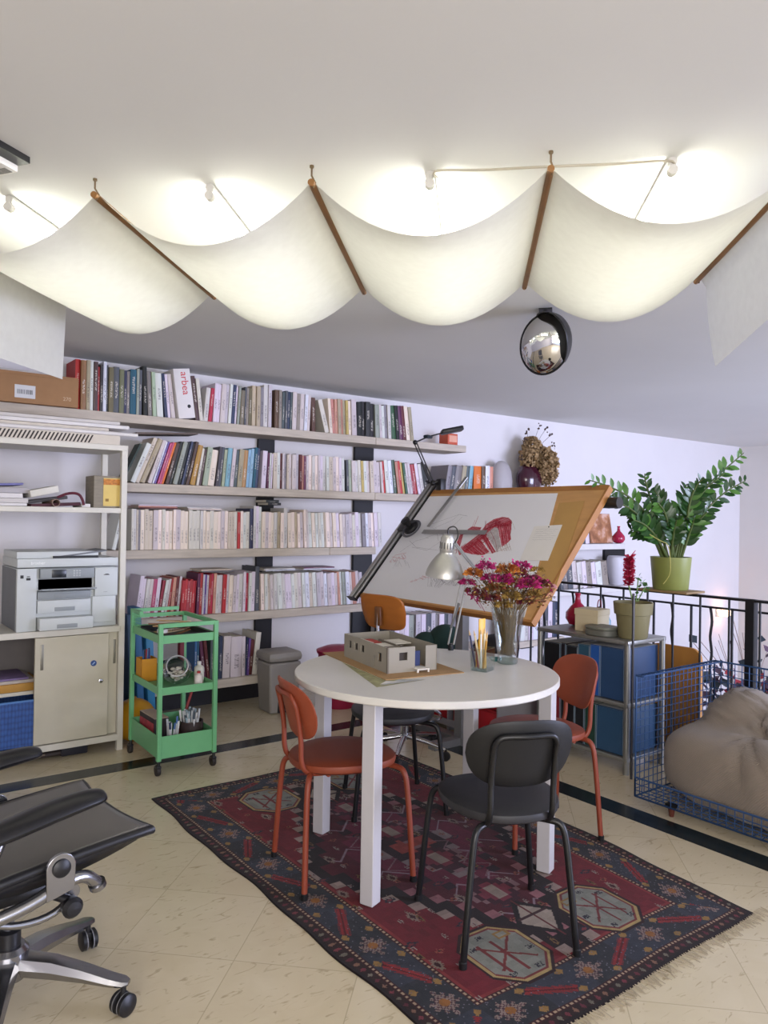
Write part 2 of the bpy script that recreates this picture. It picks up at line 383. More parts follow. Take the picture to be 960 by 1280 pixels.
for px0, px1, py, z0, z1, lab in ((322, 342, 640, .17, SZ[1]-THK, 'black upright strip behind the books, left one above the grey bin'), (443, 466, 640, .09, SZ[1]-THK, 'black upright strip behind the books, above the drafting chair'), (653, 668, 740, .09, SZ[3]-THK, 'black upright strip behind the beige box file and drafting table edge'), (756, 781, 700, .6, SZ[3]-THK, 'black upright strip behind the grey-white vase')):
    x0 = atY(px0, py, W-.03).x; x1 = atY(px1, py, W-.03).x
    tag(MB().box(x0, x1, W-.03, W, z0, z1).build('shelf_upright', upm), lab, 'upright', 'black uprights of the wall bookshelves')

# ---- books
PAL = dict(white='e0dcd8', lilac='d2cbd6', cream='d8cfc3', beige='b5a68c', tan='9a7648', brown='574036', black='1c1b20', charcoal='37373d', grey='8b8784', slate='50525c', navy='2a3352', blue='3b6cab', teal='27566f', lightblue='86aec6', green='39563c', olive='6a6a52', red='b42a2c', maroon='66222c', pink='c4507a', salmon='bf8874', orange='d4702a', amber='c3923c', yellow='d5c268', plum='65294a', palegreen='aab89c', purple='6a4c9a', crimson='a0203c')
pagem = M('book_pages', 'd8d0c0', .9, var=.06, scale=120, stretch=(1, 1, .02))
def bookmat(color, k):
    nm = f'{color}_cover_{k}'
    if nm in MATS: return MATS[nm]
    rr = random.Random(nm); h = PAL[color]; v = [int(h[i:i+2], 16) for i in (0, 2, 4)]
    f = rr.uniform(.86, 1.08); v = [max(6, min(240, int(c*f+rr.uniform(-6, 6)))) for c in v]
    m = M(nm, '%02x%02x%02x' % tuple(v), rr.uniform(.35, .6), var=.03)
    # printed title on the spine: short dark or light marks in a band, in the book's own coordinates
    nt = m.node_tree; b = nt.nodes['Principled BSDF']; L = nt.links.new
    old = b.inputs['Base Color'].links[0].from_socket
    tc = nt.nodes.new('ShaderNodeTexCoord'); sp = nt.nodes.new('ShaderNodeSeparateXYZ'); L(tc.outputs['Generated'], sp.inputs[0])
    n = nt.nodes.new('ShaderNodeTexNoise'); n.inputs['Scale'].default_value = 1; mp = nt.nodes.new('ShaderNodeMapping')
    mp.inputs['Scale'].default_value = (3, 0, rr.uniform(30, 60)); mp.inputs['Location'].default_value = (rr.uniform(0, 9), 0, rr.uniform(0, 9)); L(tc.outputs['Generated'], mp.inputs[0]); L(mp.outputs[0], n.inputs['Vector'])
    def mt(op, a, c):
        q = nt.nodes.new('ShaderNodeMath'); q.operation = op
        for i, z in enumerate((a, c)):
            if hasattr(z, 'links'): L(z, q.inputs[i])
            else: q.inputs[i].default_value = z
        return q.outputs[0]
    z0 = rr.uniform(.1, .5); z1 = z0+rr.uniform(.25, .45)
    band = mt('MULTIPLY', mt('GREATER_THAN', sp.outputs[2], z0), mt('LESS_THAN', sp.outputs[2], z1))
    band = mt('MULTIPLY', band, mt('MULTIPLY', mt('GREATER_THAN', sp.outputs[0], .3), mt('LESS_THAN', sp.outputs[0], .72)))
    fac = mt('MULTIPLY', mt('MULTIPLY', band, mt('GREATER_THAN', n.outputs[0], .5)), .6)
    ink = lin('3a3238') if sum(v) > 380 else lin('d8d0c4')
    L(mix_nodes(nt, old, ink, fac), b.inputs['Base Color']); return m
def bookmesh(w, h, d):
    t = min(.0025, w*.16); mb = MB(); i = .004
    n = 4; prof = [(-w/2+w*k/n, -.12*w*math.sin(PI*k/n)) for k in range(n+1)]
    mb.prism(prof+[(w/2, t+.001), (-w/2, t+.001)], 0, h, 0)
    mb.box(-w/2, -w/2+t, t, d, 0, h, 0).box(w/2-t, w/2, t, d, 0, h, 0)
    mb.box(-w/2+t, w/2-t, t, d-i, i*.6, h-i, 1)
    return mb
def kind_of(w, h): return 'magazine' if w < .0135 else ('book' if w < .045 else 'thick book')
COUNT = {}
def put_book(x, z, w, h, color, lean, where, group, d=None, yoff=0, word=None, plane=F+.03, rr=R):
    d = d or rr.uniform(.19, .225)
    d = min(d, W-.035-plane-.02)
    o = bookmesh(w, h, d).build('book', [bookmat(color, rr.randrange(4)), pagem])
    a = math.radians(lean)
    # stand on the lower edge when leaning
    xx = x+w/2; o.location = (xx, plane+yoff, z+abs(math.sin(a))*w/2+.0003)
    if lean > 0: o.location.x += 0
    o.rotation_euler = (0, a, 0)
    COUNT[where] = COUNT.get(where, 0)+1
    hw = 'tall ' if h > .31 else ('short ' if h < .235 else '')
    cn = {'lightblue': 'light blue', 'palegreen': 'pale green'}.get(color, color)
    tag(o, f"{hw}{word or cn} {kind_of(w, h)}, {ordinal(COUNT[where])} from left, {where}", 'book', group)
    return o
def _quad(b):
    x, w, h, lean, *_ = b; a = math.radians(lean); c, s_ = math.cos(a), math.sin(a); w = w*1.0
    # corners of the leaning rectangle, standing on its lower edge
    px = x+w/2; pz = abs(s_)*w/2
    return [(px+u*c+v*s_, pz-u*s_+v*c) for u, v in ((-w/2, 0), (w/2, 0), (w/2, h), (-w/2, h))]
def _push(A, B):
    """how far B must move right to clear A"""
    def xr(Q, z, hi):
        xs_ = []
        for i in range(4):
            (x0, z0), (x1, z1) = Q[i], Q[(i+1) % 4]
            if min(z0, z1)-1e-9 <= z <= max(z0, z1)+1e-9: xs_.append(x0 if abs(z1-z0) < 1e-9 else x0+(x1-x0)*(z-z0)/(z1-z0))
        return (max(xs_) if hi else min(xs_)) if xs_ else None
    best = 0
    zs_ = sorted({z for _, z in A+B}); zs_ += [z+1e-4 for z in zs_]+[z-1e-4 for z in zs_]
    for z in zs_:
        a = xr(A, z, True); b = xr(B, z, False)
        if a is not None and b is not None: best = max(best, a-b+.0012)
    return best
def row(lev, py, where, group, spec, plane=F+.03):
    """spec: 'x0 x1 n colours(/ separated) height lean', x at the foot of the spine. Neighbours never cut into each other."""
    L_ = []
    for ent in spec.strip().split(';'):
        e = ent.split()
        if not e: continue
        n = int(e[2]); cols = e[3].split('/'); lean = float(e[5]) if len(e) > 5 else 0
        x0 = atY(float(e[0]), py, plane).x; x1 = atY(float(e[1]), py, plane).x
        ws = [R.uniform(.75, 1.25) for _ in range(n)]; sm = sum(ws); x = x0
        for i in range(n):
            w = (x1-x0)*ws[i]/sm; L_.append([x, w, float(e[4])*R.uniform(.975, 1.02), lean, cols[i % len(cols)]]); x += w
    end = L_[-1][0]+L_[-1][1]
    def solve(k):
        out = []
        for x, w, h, lean, col in L_:
            b = [x, w*math.cos(math.radians(lean))*k-.0008, h, lean, col]
            if out:
                b[0] = max(x-.02, out[-1][0]); d = 0
                for o in out[-3:]: d = max(d, _push(_quad(o), _quad(b)))
                b[0] += d
                if d == 0: b[0] = max(b[0], x)
            out.append(b)
        return out
    k = 1.0
    for _ in range(12):
        o = solve(k)
        if o[-1][0]+o[-1][1] <= end+.006: break
        k *= .965
    for x, w, h, lean, col in o: put_book(x, SZ[lev], w, h, col, lean, where, group, yoff=R.uniform(0, .012), plane=plane)
# the z height that the pixel rows give is in proportion to kf
g1 = 'books on the topmost wall shelf'
row(1, 512, 'topmost wall shelf, left of magazine file', g1, '''
101 108 1 tan .30 0;108 113 1 beige .305 0;113 117 1 white .30 0;117.5 123 1 brown .295 0;123 126 1 red .27 0;126 130 1 charcoal .29 0;130.3 134.5 1 lilac .30 0;
134.5 137 1 slate .29 0;137.5 157 3 olive/slate .275 0;157.5 161.5 1 navy .27 0;162 166 1 grey .27 0;166 174 1 teal .275 0;174.5 182 2 grey/slate .285 0;183 188.5 1 black .315 -2;188.5 194 1 grey .285 -3;
194.5 199 1 palegreen .28 -3;199 207 1 white .275 -4;207.5 215 2 navy/lilac .275 -6;215.5 221 1 white .28 -7''')
# magazine file with red writing
xm = atY(224, 522, F+.01).x
t = thing('magazine_file', 'white magazine file with red writing and a round hole, leaning left on the top shelf', 'file box', (xm+.055, F+.012, SZ[1]+.0085), 0)
t.rotation_euler = (0, math.radians(-8.5), 0)
wf = M('white_card', 'dad6d6', .7, var=.04)
MB().box(-.055, .055, 0, .235, 0, .315, bev=.002).build('box', wf, t)
MB().lathe([(.0115, -.001), (.0115, .0006)], seg=20, mat=tr(.022, 0, .075) @ rot('X', 90)).build('finger_hole', upm, t)
text('printed_word', 'arbea', .066, M('red_print', 'c02a34', .6, var=0), t, tr(-.008, -.0006, .295) @ rot('Y', 90) @ rot('X', 90))
row(1, 522, 'topmost wall shelf, right of magazine file', g1, '''
245.5 250.5 1 brown .285 -8;251 255.5 1 cream .275 -7;258 263.5 1 white .225 5;263.5 268 1 crimson .225 5;269 291 5 lilac/lilac/white/lilac/white .26 3;291.5 296 1 navy .27 3;296.5 302 2 lilac/grey .255 3;302 307 1 olive .235 2;307 316 3 slate/grey/olive .26 1;316.5 330.5 3 beige/beige/grey .275 0;331.5 341 2 white/lilac .29 0''')
row(1, 536, 'topmost wall shelf, right of magazine file', g1, '''
344 353 2 brown/grey .265 0;353 366 4 slate/slate/navy/slate .265 1;366 381 3 white/grey/white .265 1;381 388.5 2 lilac/white .26 2;390.5 395.5 1 brown .25 -2''')
row(1, 541, 'topmost wall shelf, right of magazine file', g1, '''
407.5 413 1 cream .245 -16;414 421 2 cream/salmon .25 -6;421 431 3 salmon/beige/salmon .255 -3;431 441 3 beige/yellow/cream .26 -3;441.5 447.5 1 white .265 -3;448 470 4 black/black/charcoal/black .26 -1;470.5 476 1 grey .255 -3;476 482 2 white/white .255 -4;482.5 490 2 grey/white .265 -4;490.5 495.5 1 green .26 -6;496 500 1 black .265 -6;500.5 509 2 plum/maroon .27 -7;509.5 518 2 cream/beige .265 -8''')
g2 = 'books on the second wall shelf'
row(2, 606, 'second wall shelf, left of first upright', g2, '''
163 170 1 white .27 22;171 184 2 cream/beige .305 22;184.5 190 1 white .29 19;190 195 2 lilac/purple .28 18;195 204 3 pink/pink/orange .28 17;204.5 213 2 brown/charcoal .28 15;213.5 219.5 1 grey .285 14;220 235 4 charcoal/navy/black/brown .285 13;236 242.5 1 amber .265 12;243 249.5 2 cream/brown .245 9;250 257 1 palegreen .25 8;257.5 266 1 cream .235 7;267 275 2 charcoal/slate .26 6;275.5 279.5 1 palegreen .25 5;280 291 2 lightblue/white .255 5;291.5 296 1 slate .25 4;296 308 2 beige/tan .25 4;308.5 316.5 2 lightblue/lightblue .265 4;317 324.5 2 teal/navy .27 4''')
row(2, 614, 'second wall shelf, right of first upright', g2, '''
327 333 1 lilac .255 3;333 339.5 3 plum/white/lilac .245 2;340 349 2 cream/white .25 0;349.3 352 1 maroon .25 0;352 361 3 white/grey/cream .245 0;361 373.5 3 white/white/lilac .25 0;374 377.5 1 maroon .245 0;378 383.5 2 salmon/plum .245 0;384 408.5 7 white/cream/white/cream/white/lilac/white .25 -1;409 433 6 white/cream/white/cream/lilac/white .25 -2''')
row(2, 618, 'second wall shelf, right of first upright', g2, '''
434 437 1 slate .235 -3;437.3 449 3 palegreen/white/white .235 -3;449.5 459.5 3 cream/yellow/white .24 -4;460 476.5 4 white/cream/white/white .24 -4;477 482.5 2 white/red .24 -6;483 492 2 white/lilac .25 -7;492.5 496.5 1 green .265 -8;497 503.5 2 salmon/red .255 -9;504 509.5 2 yellow/green .25 -10;510 516 2 white/white .245 -10;517 523 2 crimson/red .24 -11;523.5 531 2 lilac/white .25 -12;532 539.5 2 charcoal/black .25 -13''')
row(2, 620, 'second wall shelf, behind the black lamp', g2, '''
555.5 566 2 grey/slate .245 10;566.5 580 2 grey/beige .25 9;580.5 590 2 slate/lightblue .26 6;591 600.5 1 orange .265 0;601 606 1 brown .26 0;606.5 617 2 lilac/salmon .265 0''')
g3 = 'thin magazines on the third wall shelf'
row(3, 686, 'third wall shelf, left of first upright', g3, '''
140.5 145.5 1 white .25 12;164 170.5 2 cream/white .255 0;171 176 2 cream/grey .25 0;176.6 296 26 cream/cream/cream/white/cream/cream .248 0;296.3 299.5 1 red .245 0;300 311.5 3 cream/white/cream .248 0''')
row(3, 685, 'third wall shelf, right of first upright', g3, '''
312 316.5 1 navy .268 0;317 327.5 3 white/lilac/white .29 0;328 355 7 cream/white/cream/cream/white/beige/cream .25 0;355.3 360 1 white .275 0;360.5 379.5 5 cream/cream/beige/cream/white .248 -2;380 385.5 2 cream/white .27 -3;386 394.5 2 white/cream .255 -4;395 425 8 white/cream/white/beige/cream/white/cream/lilac .252 -4;425.5 445 5 cream/white/lilac/white/cream .245 -4;446 478 8 lilac/white/grey/lilac/white/cream/lilac/white .255 -4''')
g4 = 'magazines on the fourth wall shelf'
row(4, 770, 'fourth wall shelf, left of first upright', g4, '''
169 174 1 lilac .26 7;174.5 197 5 lilac/white/white/pink/lilac .245 6;197.5 205 2 crimson/white .235 9;205.5 211 2 white/red .245 8;211.5 222 3 salmon/maroon/white .25 5''')
row(4, 770, 'fourth wall shelf, left of first upright', g4, '''
245.5 252 2 plum/red .265 2;252.5 260 3 lilac/purple/lilac .258 2;260.5 270 3 red/crimson/salmon .26 2;270.5 303 8 white/white/red/white/cream/white/lilac/white .25 2;303.5 318 4 lilac/crimson/white/lilac .262 1;318.5 323.5 1 slate .305 0''')
row(4, 762, 'fourth wall shelf, right of first upright', g4, '''
327 335 2 cream/white .245 -2;335.5 347 3 cream/white/white .245 -3;347.5 361 3 white/white/lilac .245 -4;361.5 378.5 4 lilac/white/cream/white .245 -4;379 406 6 white/lilac/cream/white/lilac/white .245 -4;406.5 423.5 4 lilac/white/lilac/white .24 -4;424 429 2 salmon/white .245 -5;430 455 6 grey/lilac/white/salmon/white/lilac .24 -5''')
# red slipcase of magazines
x0 = atY(225, 768, F+.005).x; x1 = atY(244.5, 768, F+.005).x
t = thing('slipcase', 'bright red slipcase of magazines on the fourth wall shelf', 'slipcase', ((x0+x1)/2, F+.012, SZ[4]+.001), 0); t.rotation_euler = (0, math.radians(3), 0)
hw_ = (x1-x0)/2-.006
rc = M('red_card', 'b3262e', .5, var=.08)
mb = MB().box(-hw_, hw_, 0, .2, .001, .004).box(-hw_, -hw_+.003, 0, .2, .001, .225).box(hw_-.003, hw_, 0, .2, .001, .225).box(-hw_, hw_, .197, .2, .001, .225)
mb.build('case', rc, t)
for i in range(5):
    a = -hw_+.004+i*(2*hw_-.008)/5
    MB().box(a, a+(2*hw_-.008)/5-.001, .004, .19, .005, .223+.01*(i % 2)).build('volume', bookmat('red', i % 4), t)
g5 = 'books on the lowest wall shelf'
row(5, 855, 'lowest wall shelf, behind green cart', g5, '''
243 249 2 blue/teal .27 0;249.5 258 2 plum/maroon .265 -7;258.5 269 2 slate/charcoal .285 0;269.5 274.5 1 navy .275 0;275 284.5 1 white .28 2;285.5 299.5 1 white .27 1;300 304.5 1 white .265 0;305 309.5 2 navy/purple .25 3;310 314.5 1 maroon .235 4;315 321.5 1 cream .28 6''')
row(5, 850, 'lowest wall shelf, behind round table', 'binders on the lowest wall shelf', '''
486 493 1 slate .34 0;494 506 2 lilac/white .315 0;507 519 2 lilac/grey .315 0;520 532 2 lilac/lilac .31 0;533 549 3 slate/lilac/grey .31 0;549.5 566 3 lilac/slate/grey .3 0;566.5 582 3 grey/lilac/lilac .3 0''')
row(5, 850, 'lowest wall shelf, behind round table', 'binders on the lowest wall shelf', '''
640 655 3 slate/lilac/white .33 0;655.5 672 3 white/lilac/lilac .335 0;672.5 685 2 white/slate .33 0;685.5 700 2 lilac/navy .33 0''')
# right-hand section
row(3, 681, 'white shelf, left of leaning picture', 'books on the white shelf sections', '''
706 712 1 charcoal .25 -6;712.5 723 2 white/lilac .265 -6;723.5 738 3 lilac/slate/lilac .275 -7''')
row(4, 735, 'lower white shelf, left of grey vase', 'books on the white shelf sections', '''
702 711 2 slate/grey .26 -6;711.5 723 2 slate/white .265 -8;723.5 741 3 white/lilac/grey .255 -9;741.5 761 3 lilac/white/grey .25 -10''')
# ------------------------------------------------------------------ other things on the wall shelves
def flat(px, py, lev_z, L, D, n, cols, labels, rz=0, hts=.008, group=None):
    x = atY(px, py, F+.05).x; z = lev_z
    for i in range(n):
        h = hts if not isinstance(hts, (list, tuple)) else hts[i]
        mb = MB().box(-L/2, L/2, 0, D, 0, .0014, 0).box(-L/2, L/2, 0, D, h-.0014, h, 0).box(-L/2, L/2, 0, .0015, 0, h, 0).box(-L/2+.003, L/2-.003, .0015, D-.004, .0014, h-.0014, 1)
        o = mb.build('magazine', [bookmat(cols[i], i % 4), pagem]); o.location = (x+R.uniform(-.01, .01), F+.04+R.uniform(0, .012), z+.0005); o.rotation_euler = (0, 0, math.radians(R.uniform(-2.5, 2.5)+rz)); z += h+.0006
        tag(o, labels[i], 'magazine', group)
H3 = SZ[3]+.2555; H4 = SZ[4]+.272
gg = 'magazines lying flat on the upright rows'
flat(199, 633, H3, .25, .18, 3, ['maroon', 'salmon', 'lilac'], ['maroon magazine lying flat, lowest of the left pile above the third-shelf row', 'salmon magazine lying flat, middle of the left pile above the third-shelf row', 'lilac magazine lying flat, top of the left pile above the third-shelf row'], group=gg)
flat(256, 633, H3, .23, .18, 2, ['cream', 'white'], ['cream magazine lying flat right of the maroon pile on the third shelf', 'white magazine lying flat right of the maroon pile, upper one, third shelf'], group=gg)
flat(342, 628, H3+.041, .10, .17, 2, ['black', 'charcoal'], ['black booklet lying flat beside the upper left black upright', 'charcoal booklet lying flat on the black one beside the upright'], hts=.018, group=gg)
flat(272, 708, H4, .22, .18, 2, ['grey', 'cream'], ['grey magazine lying flat above the red slipcase row on the fourth shelf', 'cream magazine lying flat, upper one above the red slipcase row'], group=gg)
flat(350, 706, H4-.006, .24, .17, 2, ['lilac', 'white'], ['lilac magazine lying flat on the fourth-shelf row above the grey bin', 'white magazine lying flat, upper one above the grey bin'], group=gg)
flat(400, 703, H4-.006, .26, .17, 2, ['lilac', 'plum'], ['lilac magazine lying flat on the fourth-shelf row near the drafting board', 'plum magazine lying flat, upper one near the drafting board'], group=gg)
# cardboard box left on the top shelf with label and sheet
card = M('brown_card', '9a7450', .8, var=.06, scale=20)
xr_ = atY(98, 500, F-.03).x; zt = atY(98, 474, F-.03).z
t = thing('cardboard_box', 'brown cardboard box with white label at the left end of the top shelf', 'box', (xr_-.31, F-.03, SZ[1]), 0)
bh = zt-SZ[1]
MB().box(-.31, .31, 0, .30, 0.001, bh).build('carton', card, t, bevel=.003)
MB().box(-.306, .304, -.004, .305, bh-.012, bh+.004).build('lid', card, t)
px18 = atY(18, 500, F-.03).x-(xr_-.31); px45 = atY(44, 500, F-.03).x-(xr_-.31)
MB().box(px18, px45, -.0012, 0, .028, .1).build('label', M('paper_label', 'cfcfd0', .7, var=.03), t)
bar = MB(); xx = px18+.012
while xx < px45-.016:
    ww = R.uniform(.002, .005); bar.box(xx, xx+ww, -.0016, -.001, .05, .075); xx += ww+R.uniform(.002, .005)
bar.build('barcode', M('ink', '55575a', .7, var=0), t)
text('printed_mark', '270', .03, M('pale_print', 'c9b296', .8, var=0), t, tr(.225, -.0008, .035) @ rot('X', 90))
tag(MB().box(0, .46, 0, .24, 0, .012, mat=tr(xr_-.56, F-.02, SZ[1]+bh+.0045)).build('folder', M('grey_folder', 'b4b0ae', .6)), 'flat grey-white folder lying on the cardboard box', 'folder')
x = atY(97, 490, F+.03).x
o = bookmesh(.028, .3, .2).build('book', [bookmat('red', 1), pagem]); o.location = (xr_+.018, F+.06, SZ[1]+.001); tag(o, 'red book standing just right of the cardboard box on the top shelf', 'book', g1)
# flat dark portfolio under the top shelf, green board behind the leaning books
x = atY(190, 545, F+.06).x
tag(MB().box(-.2, .2, 0, .16, 0, .012, mat=tr(x+.1, F+.05, SZ[2]+.318) @ rot('Y', -4)).build('portfolio', M('brown_portfolio', '5d5048', .6)), 'brown portfolio lying across the leaning books on the second shelf', 'portfolio')
x = atY(151, 606, F+.03).x
tag(MB().box(0, .012, 0, .1, 0, .27, mat=tr(x, F+.03, SZ[2]+.001) @ rot('Y', 25)).build('board', M('dark_green_board', '2f3d36', .6)), 'dark green board leaning before the first books of the second shelf', 'board')
# small desk lamp and orange box at the end of the top shelf
x = atY(567, 552, F+.06).x
t = thing('paper_box', 'small orange and white cube box at the end of the top shelf', 'box', (x, F+.12, SZ[1]), 0)
MB().box(-.055, .055, -.05, .06, .0005, .10, bev=.003).build('box', M('orange_card', 'c4573c', .6, var=.1), t)
MB().box(-.04, .045, -.0515, -.0495, .03, .085).build('label', M('pale_label', 'e0a48c', .6), t)
# grey round shade, purple vase with dried flowers
x = atY(628, 600, F+.17).x
tag(MB().lathe([(.02, -.004), (.12, .0), (.16, .03), (.185, .1), (.19, .16), (.17, .24), (.12, .3), (.05, .33), (0, .335)], seg=32, c=(x, F+.185, SZ[2]+.005), sx=.62, sy=.42).build('round_vase', M('grey_ceramic', 'a9a4a6', .5, var=.05)), 'round grey vase right of the lilac book on the second shelf', 'vase')
x = atY(661, 606, F+.12).x
t = thing('round_vase', 'dark purple round vase holding dried flowers above the drafting board', 'vase', (x, F+.12, SZ[2]), 0)
vm = M('purple_glass', '3c1424', .15, var=.1, coat=.5)
MB().lathe([(.06, .001), (.08, .01), (.135, .07), (.16, .16), (.155, .23), (.12, .29), (.07, .315), (.06, .33), (.068, .34), (.055, .336), (.05, .312)], seg=28, sx=.85, sy=.62).build('body', vm, t)
t = thing('dried_bouquet', 'bunch of brown dried hydrangea in the dark purple vase', 'dried flowers', (x, F+.12, SZ[2]+.32), 0)
hyd = M('dried_brown', 'a88c66', .9, var=.3, scale=40)
st = MB(); fl_ = MB(); rr = random.Random(3)
heads = [(.06, .0, .08, .13), (.17, -.02, .06, .13), (.22, 0, -.08, .12), (.05, .02, .17, .09), (-.02, -.02, .05, .09), (.15, -.08, -.06, .11), (.25, -.01, .06, .09), (.12, -.1, .02, .12)]
for hx, hy, hz, hr in heads:
    st.tube(smoothpath([(0, 0, -.2), (hx*.2, hy*.4, 0), (hx, hy, hz)], 2), .003, 5)
    for _ in range(420):
        d = Vector((rr.gauss(0, 1), rr.gauss(0, .8), rr.gauss(0, 1))).normalized()*hr*rr.uniform(.55, 1.02)
        c = Vector((hx, hy, hz))+d; s_ = rr.uniform(.014, .026); a = Vector((rr.gauss(0, 1), rr.gauss(0, 1), rr.gauss(0, 1))).normalized(); b = a.orthogonal().normalized(); q = a.cross(b)
        c.y = min(c.y, W-F-.12-.02)
        fl_.add([c+b*s_, c+q*s_*.7+a*s_*.3, c-b*s_, c-q*s_*.7+a*s_*.3], [(0, 1, 2, 3)])
for hx, hz in ((-.1, .22), (-.07, .3), (.1, .36), (.18, .33), (.25, .28), (.3, .2), (.31, .0), (-.14, .05), (.33, -.1)):
    p = smoothpath([(0, 0, -.15), (hx*.4, -.02, hz*.6), (hx, -.03, hz)], 2); st.tube(p, .002, 4)
    for _ in range(5): st.ball(Vector(p[-1])+Vector((rr.uniform(-.03, .03), 0, rr.uniform(-.03, .03))), rr.uniform(.006, .011), seg=6, rings=4)
st.build('stems', M('dried_stem', '4a3a30', .9), t); fl_.build('flower_heads', hyd, t)
# right section: picture, red vases, grey-white vase, box file
x = atY(757, 679, F+.06).x
t = thing('framed_picture', 'small brown-pink picture leaning on the white shelf beside the red vase', 'picture', (x, F+.1, SZ[3]+.002), 0)
pl = math.radians(10)
pm = Matrix.Rotation(-pl, 4, 'X')
def paintm():
    m = M('picture_paint', 'b58468', .6, var=0); nt = m.node_tree; b = nt.nodes['Principled BSDF']; tc = nt.nodes.new('ShaderNodeTexCoord'); n = nt.nodes.new('ShaderNodeTexNoise'); n.inputs['Scale'].default_value = 9; n.inputs['Detail'].default_value = 3
    nt.links.new(tc.outputs['Object'], n.inputs['Vector']); rp = nt.nodes.new('ShaderNodeValToRGB'); e = rp.color_ramp.elements; e[0].position = .36; e[0].color = lin('8a5a3c'); e[1].position = .6; e[1].color = lin('d3b0a0'); k = e.new(.48); k.color = lin('b07a56'); nt.links.new(n.outputs[0], rp.inputs[0]); nt.links.new(rp.outputs[0], b.inputs['Base Color']); return m
MB().box(-.21, .18, 0, .012, .002, .30, mat=pm).build('panel', M('walnut_frame', '6b4a36', .5), t)
MB().box(-.17, .178, -.001, 0, .004, .298, mat=pm).build('painting', paintm(), t)
def redvase(x, y, z, s, lab):
    t = thing('bottle_vase', lab, 'vase', (x, y, z), 0); rv = M('crimson_glaze', 'a41440', .25, var=.05, coat=.4)
    MB().lathe([(.03*s, .001), (.06*s, .012*s), (.082*s, .05*s), (.08*s, .09*s), (.05*s, .13*s), (.022*s, .16*s), (.016*s, .2*s), (.022*s, .225*s), (.015*s, .222*s)], seg=28).build('body', rv, t); return t
x = atY(783, 680, F+.08).x; redvase(min(x+.02, sx(782, 681)-.02), F+.07, SZ[3], .78, 'crimson bottle vase at the right end of the white shelf')
x = atY(773, 733, F+.09).x
t = thing('tall_vase', 'grey-white tapered vase at the right end of the lower white shelf', 'vase', (x, F+.11, SZ[4]), 0)
MB().lathe([(.07, .001), (.085, .02), (.112, .16), (.118, .24), (.112, .285), (.1, .295), (.095, .285)], seg=28, sx=.95, sy=.8).build('body', M('whiteware', 'c6c4cc', .35, var=.04), t)
x = atY(674, 735, F+.05).x
tag(MB().box(x-.11, x+.12, F+.03, F+.2, SZ[4]+.001, SZ[4]+.275, bev=.003).build('box_file', M('beige_card', 'bdb4a2', .7)), 'beige box file at the left end of the lower white shelf', 'file box')
# black bag, green cloth bag and silver box behind the table on the low shelf
x = atY(535, 800, F-.02).x
# ------------------------------------------------------------------ white storage unit, left
U0, U1 = 4.19, 4.57
ux = lambda px, py=700: atY(px, py, U0).x
uz = lambda px, py: atY(px, py, U0).z
cream_metal = M('cream_enamel', 'cdc9bd', .45, var=.04)
UXR = atY(160, 563, U0).x; UXL = .33
t = thing('storage_unit', 'tall white metal storage unit with cupboard at the left edge', 'storage unit', ((UXL+UXR)/2, (U0+U1)/2, 0), 0)
ox, oy = (UXL+UXR)/2, (U0+U1)/2
def ub(x0, x1, y0, y1, z0, z1, **k): return MB().box(x0-ox, x1-ox, y0-oy, y1-oy, z0, z1, **k)
for x0 in (UXL, UXR-.032):
    for y0 in (U0, U1-.032): ub(x0, x0+.032, y0, y0+.032, 0, 1.675).build('post', cream_metal, t, bevel=.002)
Z1, Z2, Z3 = 1.675, 1.33, .685
ub(UXL, UXR, U0-.002, U1, Z1-.03, Z1).build('top_shelf', cream_metal, t, bevel=.002)
ub(UXL, UXR-.03, U0+.003, U1, Z2-.028, Z2).build('shelf', cream_metal, t, bevel=.002)
ub(UXL, UXR-.025, U0-.006, U1, Z3-.032, Z3).build('printer_shelf', cream_metal, t, bevel=.002)
zb = .092
ub(UXL, UXR-.025, U0-.006, U1, zb-.034, zb).build('bottom_shelf', cream_metal, t, bevel=.002)
XD0, XD1 = ux(43, 860), ux(135, 860)
dark = M('cupboard_inside', '2c2a2c', .8)
c = ub(UXL+.035, UXR-.035, U1-.012, U1-.002, zb, Z3-.033).build('back_panel', M('back_grey', '6f6a68', .7), t)
ub(UXL+.035, UXR-.05, U0+.06, U1-.013, .352, .37).build('inner_shelf', cream_metal, t)
dm_ = M('door_cream', 'c2bca9', .5, var=.03)
d1 = ub(XD0, XD1, U0, U0+.018, zb+.004, Z3-.036).build('door', dm_, t, bevel=.002); d1['label'] = 'front sliding door'
d2 = ub(XD1-.04, UXR-.034, U0+.022, U0+.038, zb+.004, Z3-.036).build('door', dm_, t); d2['label'] = 'rear sliding door'
hm = M('handle_grey', '8c887c', .35, .5)
for dd, px, pa, pb in ((d1, 52.5, 806, 838), (d2, 143, 799, 829)):
    yy = U0 if dd is d1 else U0+.022
    x = atY(px, (pa+pb)/2, yy).x; za = atY(px, pb, yy).z; zc = atY(px, pa, yy).z
    ub(x-.007, x+.007, yy-.003, yy+.001, za, zc, bev=.001).build('handle', hm, dd)
x = ux(117, 829); z = uz(117, 829)
MB().lathe([(.016, -.0006), (.016, .0012), (0, .0012)], seg=20, mat=tr(x-ox, U0-oy, z) @ rot('X', 90)).build('sticker', M('blue_sticker', '2c4a86', .5), d1)
MB().box(-.009, .009, -.003, .003, .0012, .0018, mat=tr(x-ox, U0-oy, z) @ rot('X', 90) @ rot('Z', 45)).build('sticker_mark', M('pale_blue', '9ab4d8', .5), d1)
x = ux(126, 851); z = uz(126, 851)
MB().lathe([(.011, -.001), (.011, .004), (.008, .005), (0, .005)], seg=16, mat=tr(x-ox, U0-oy, z) @ rot('X', 90)).build('lock', M('chrome', 'c8c8cc', .15, 1, var=0), d1)
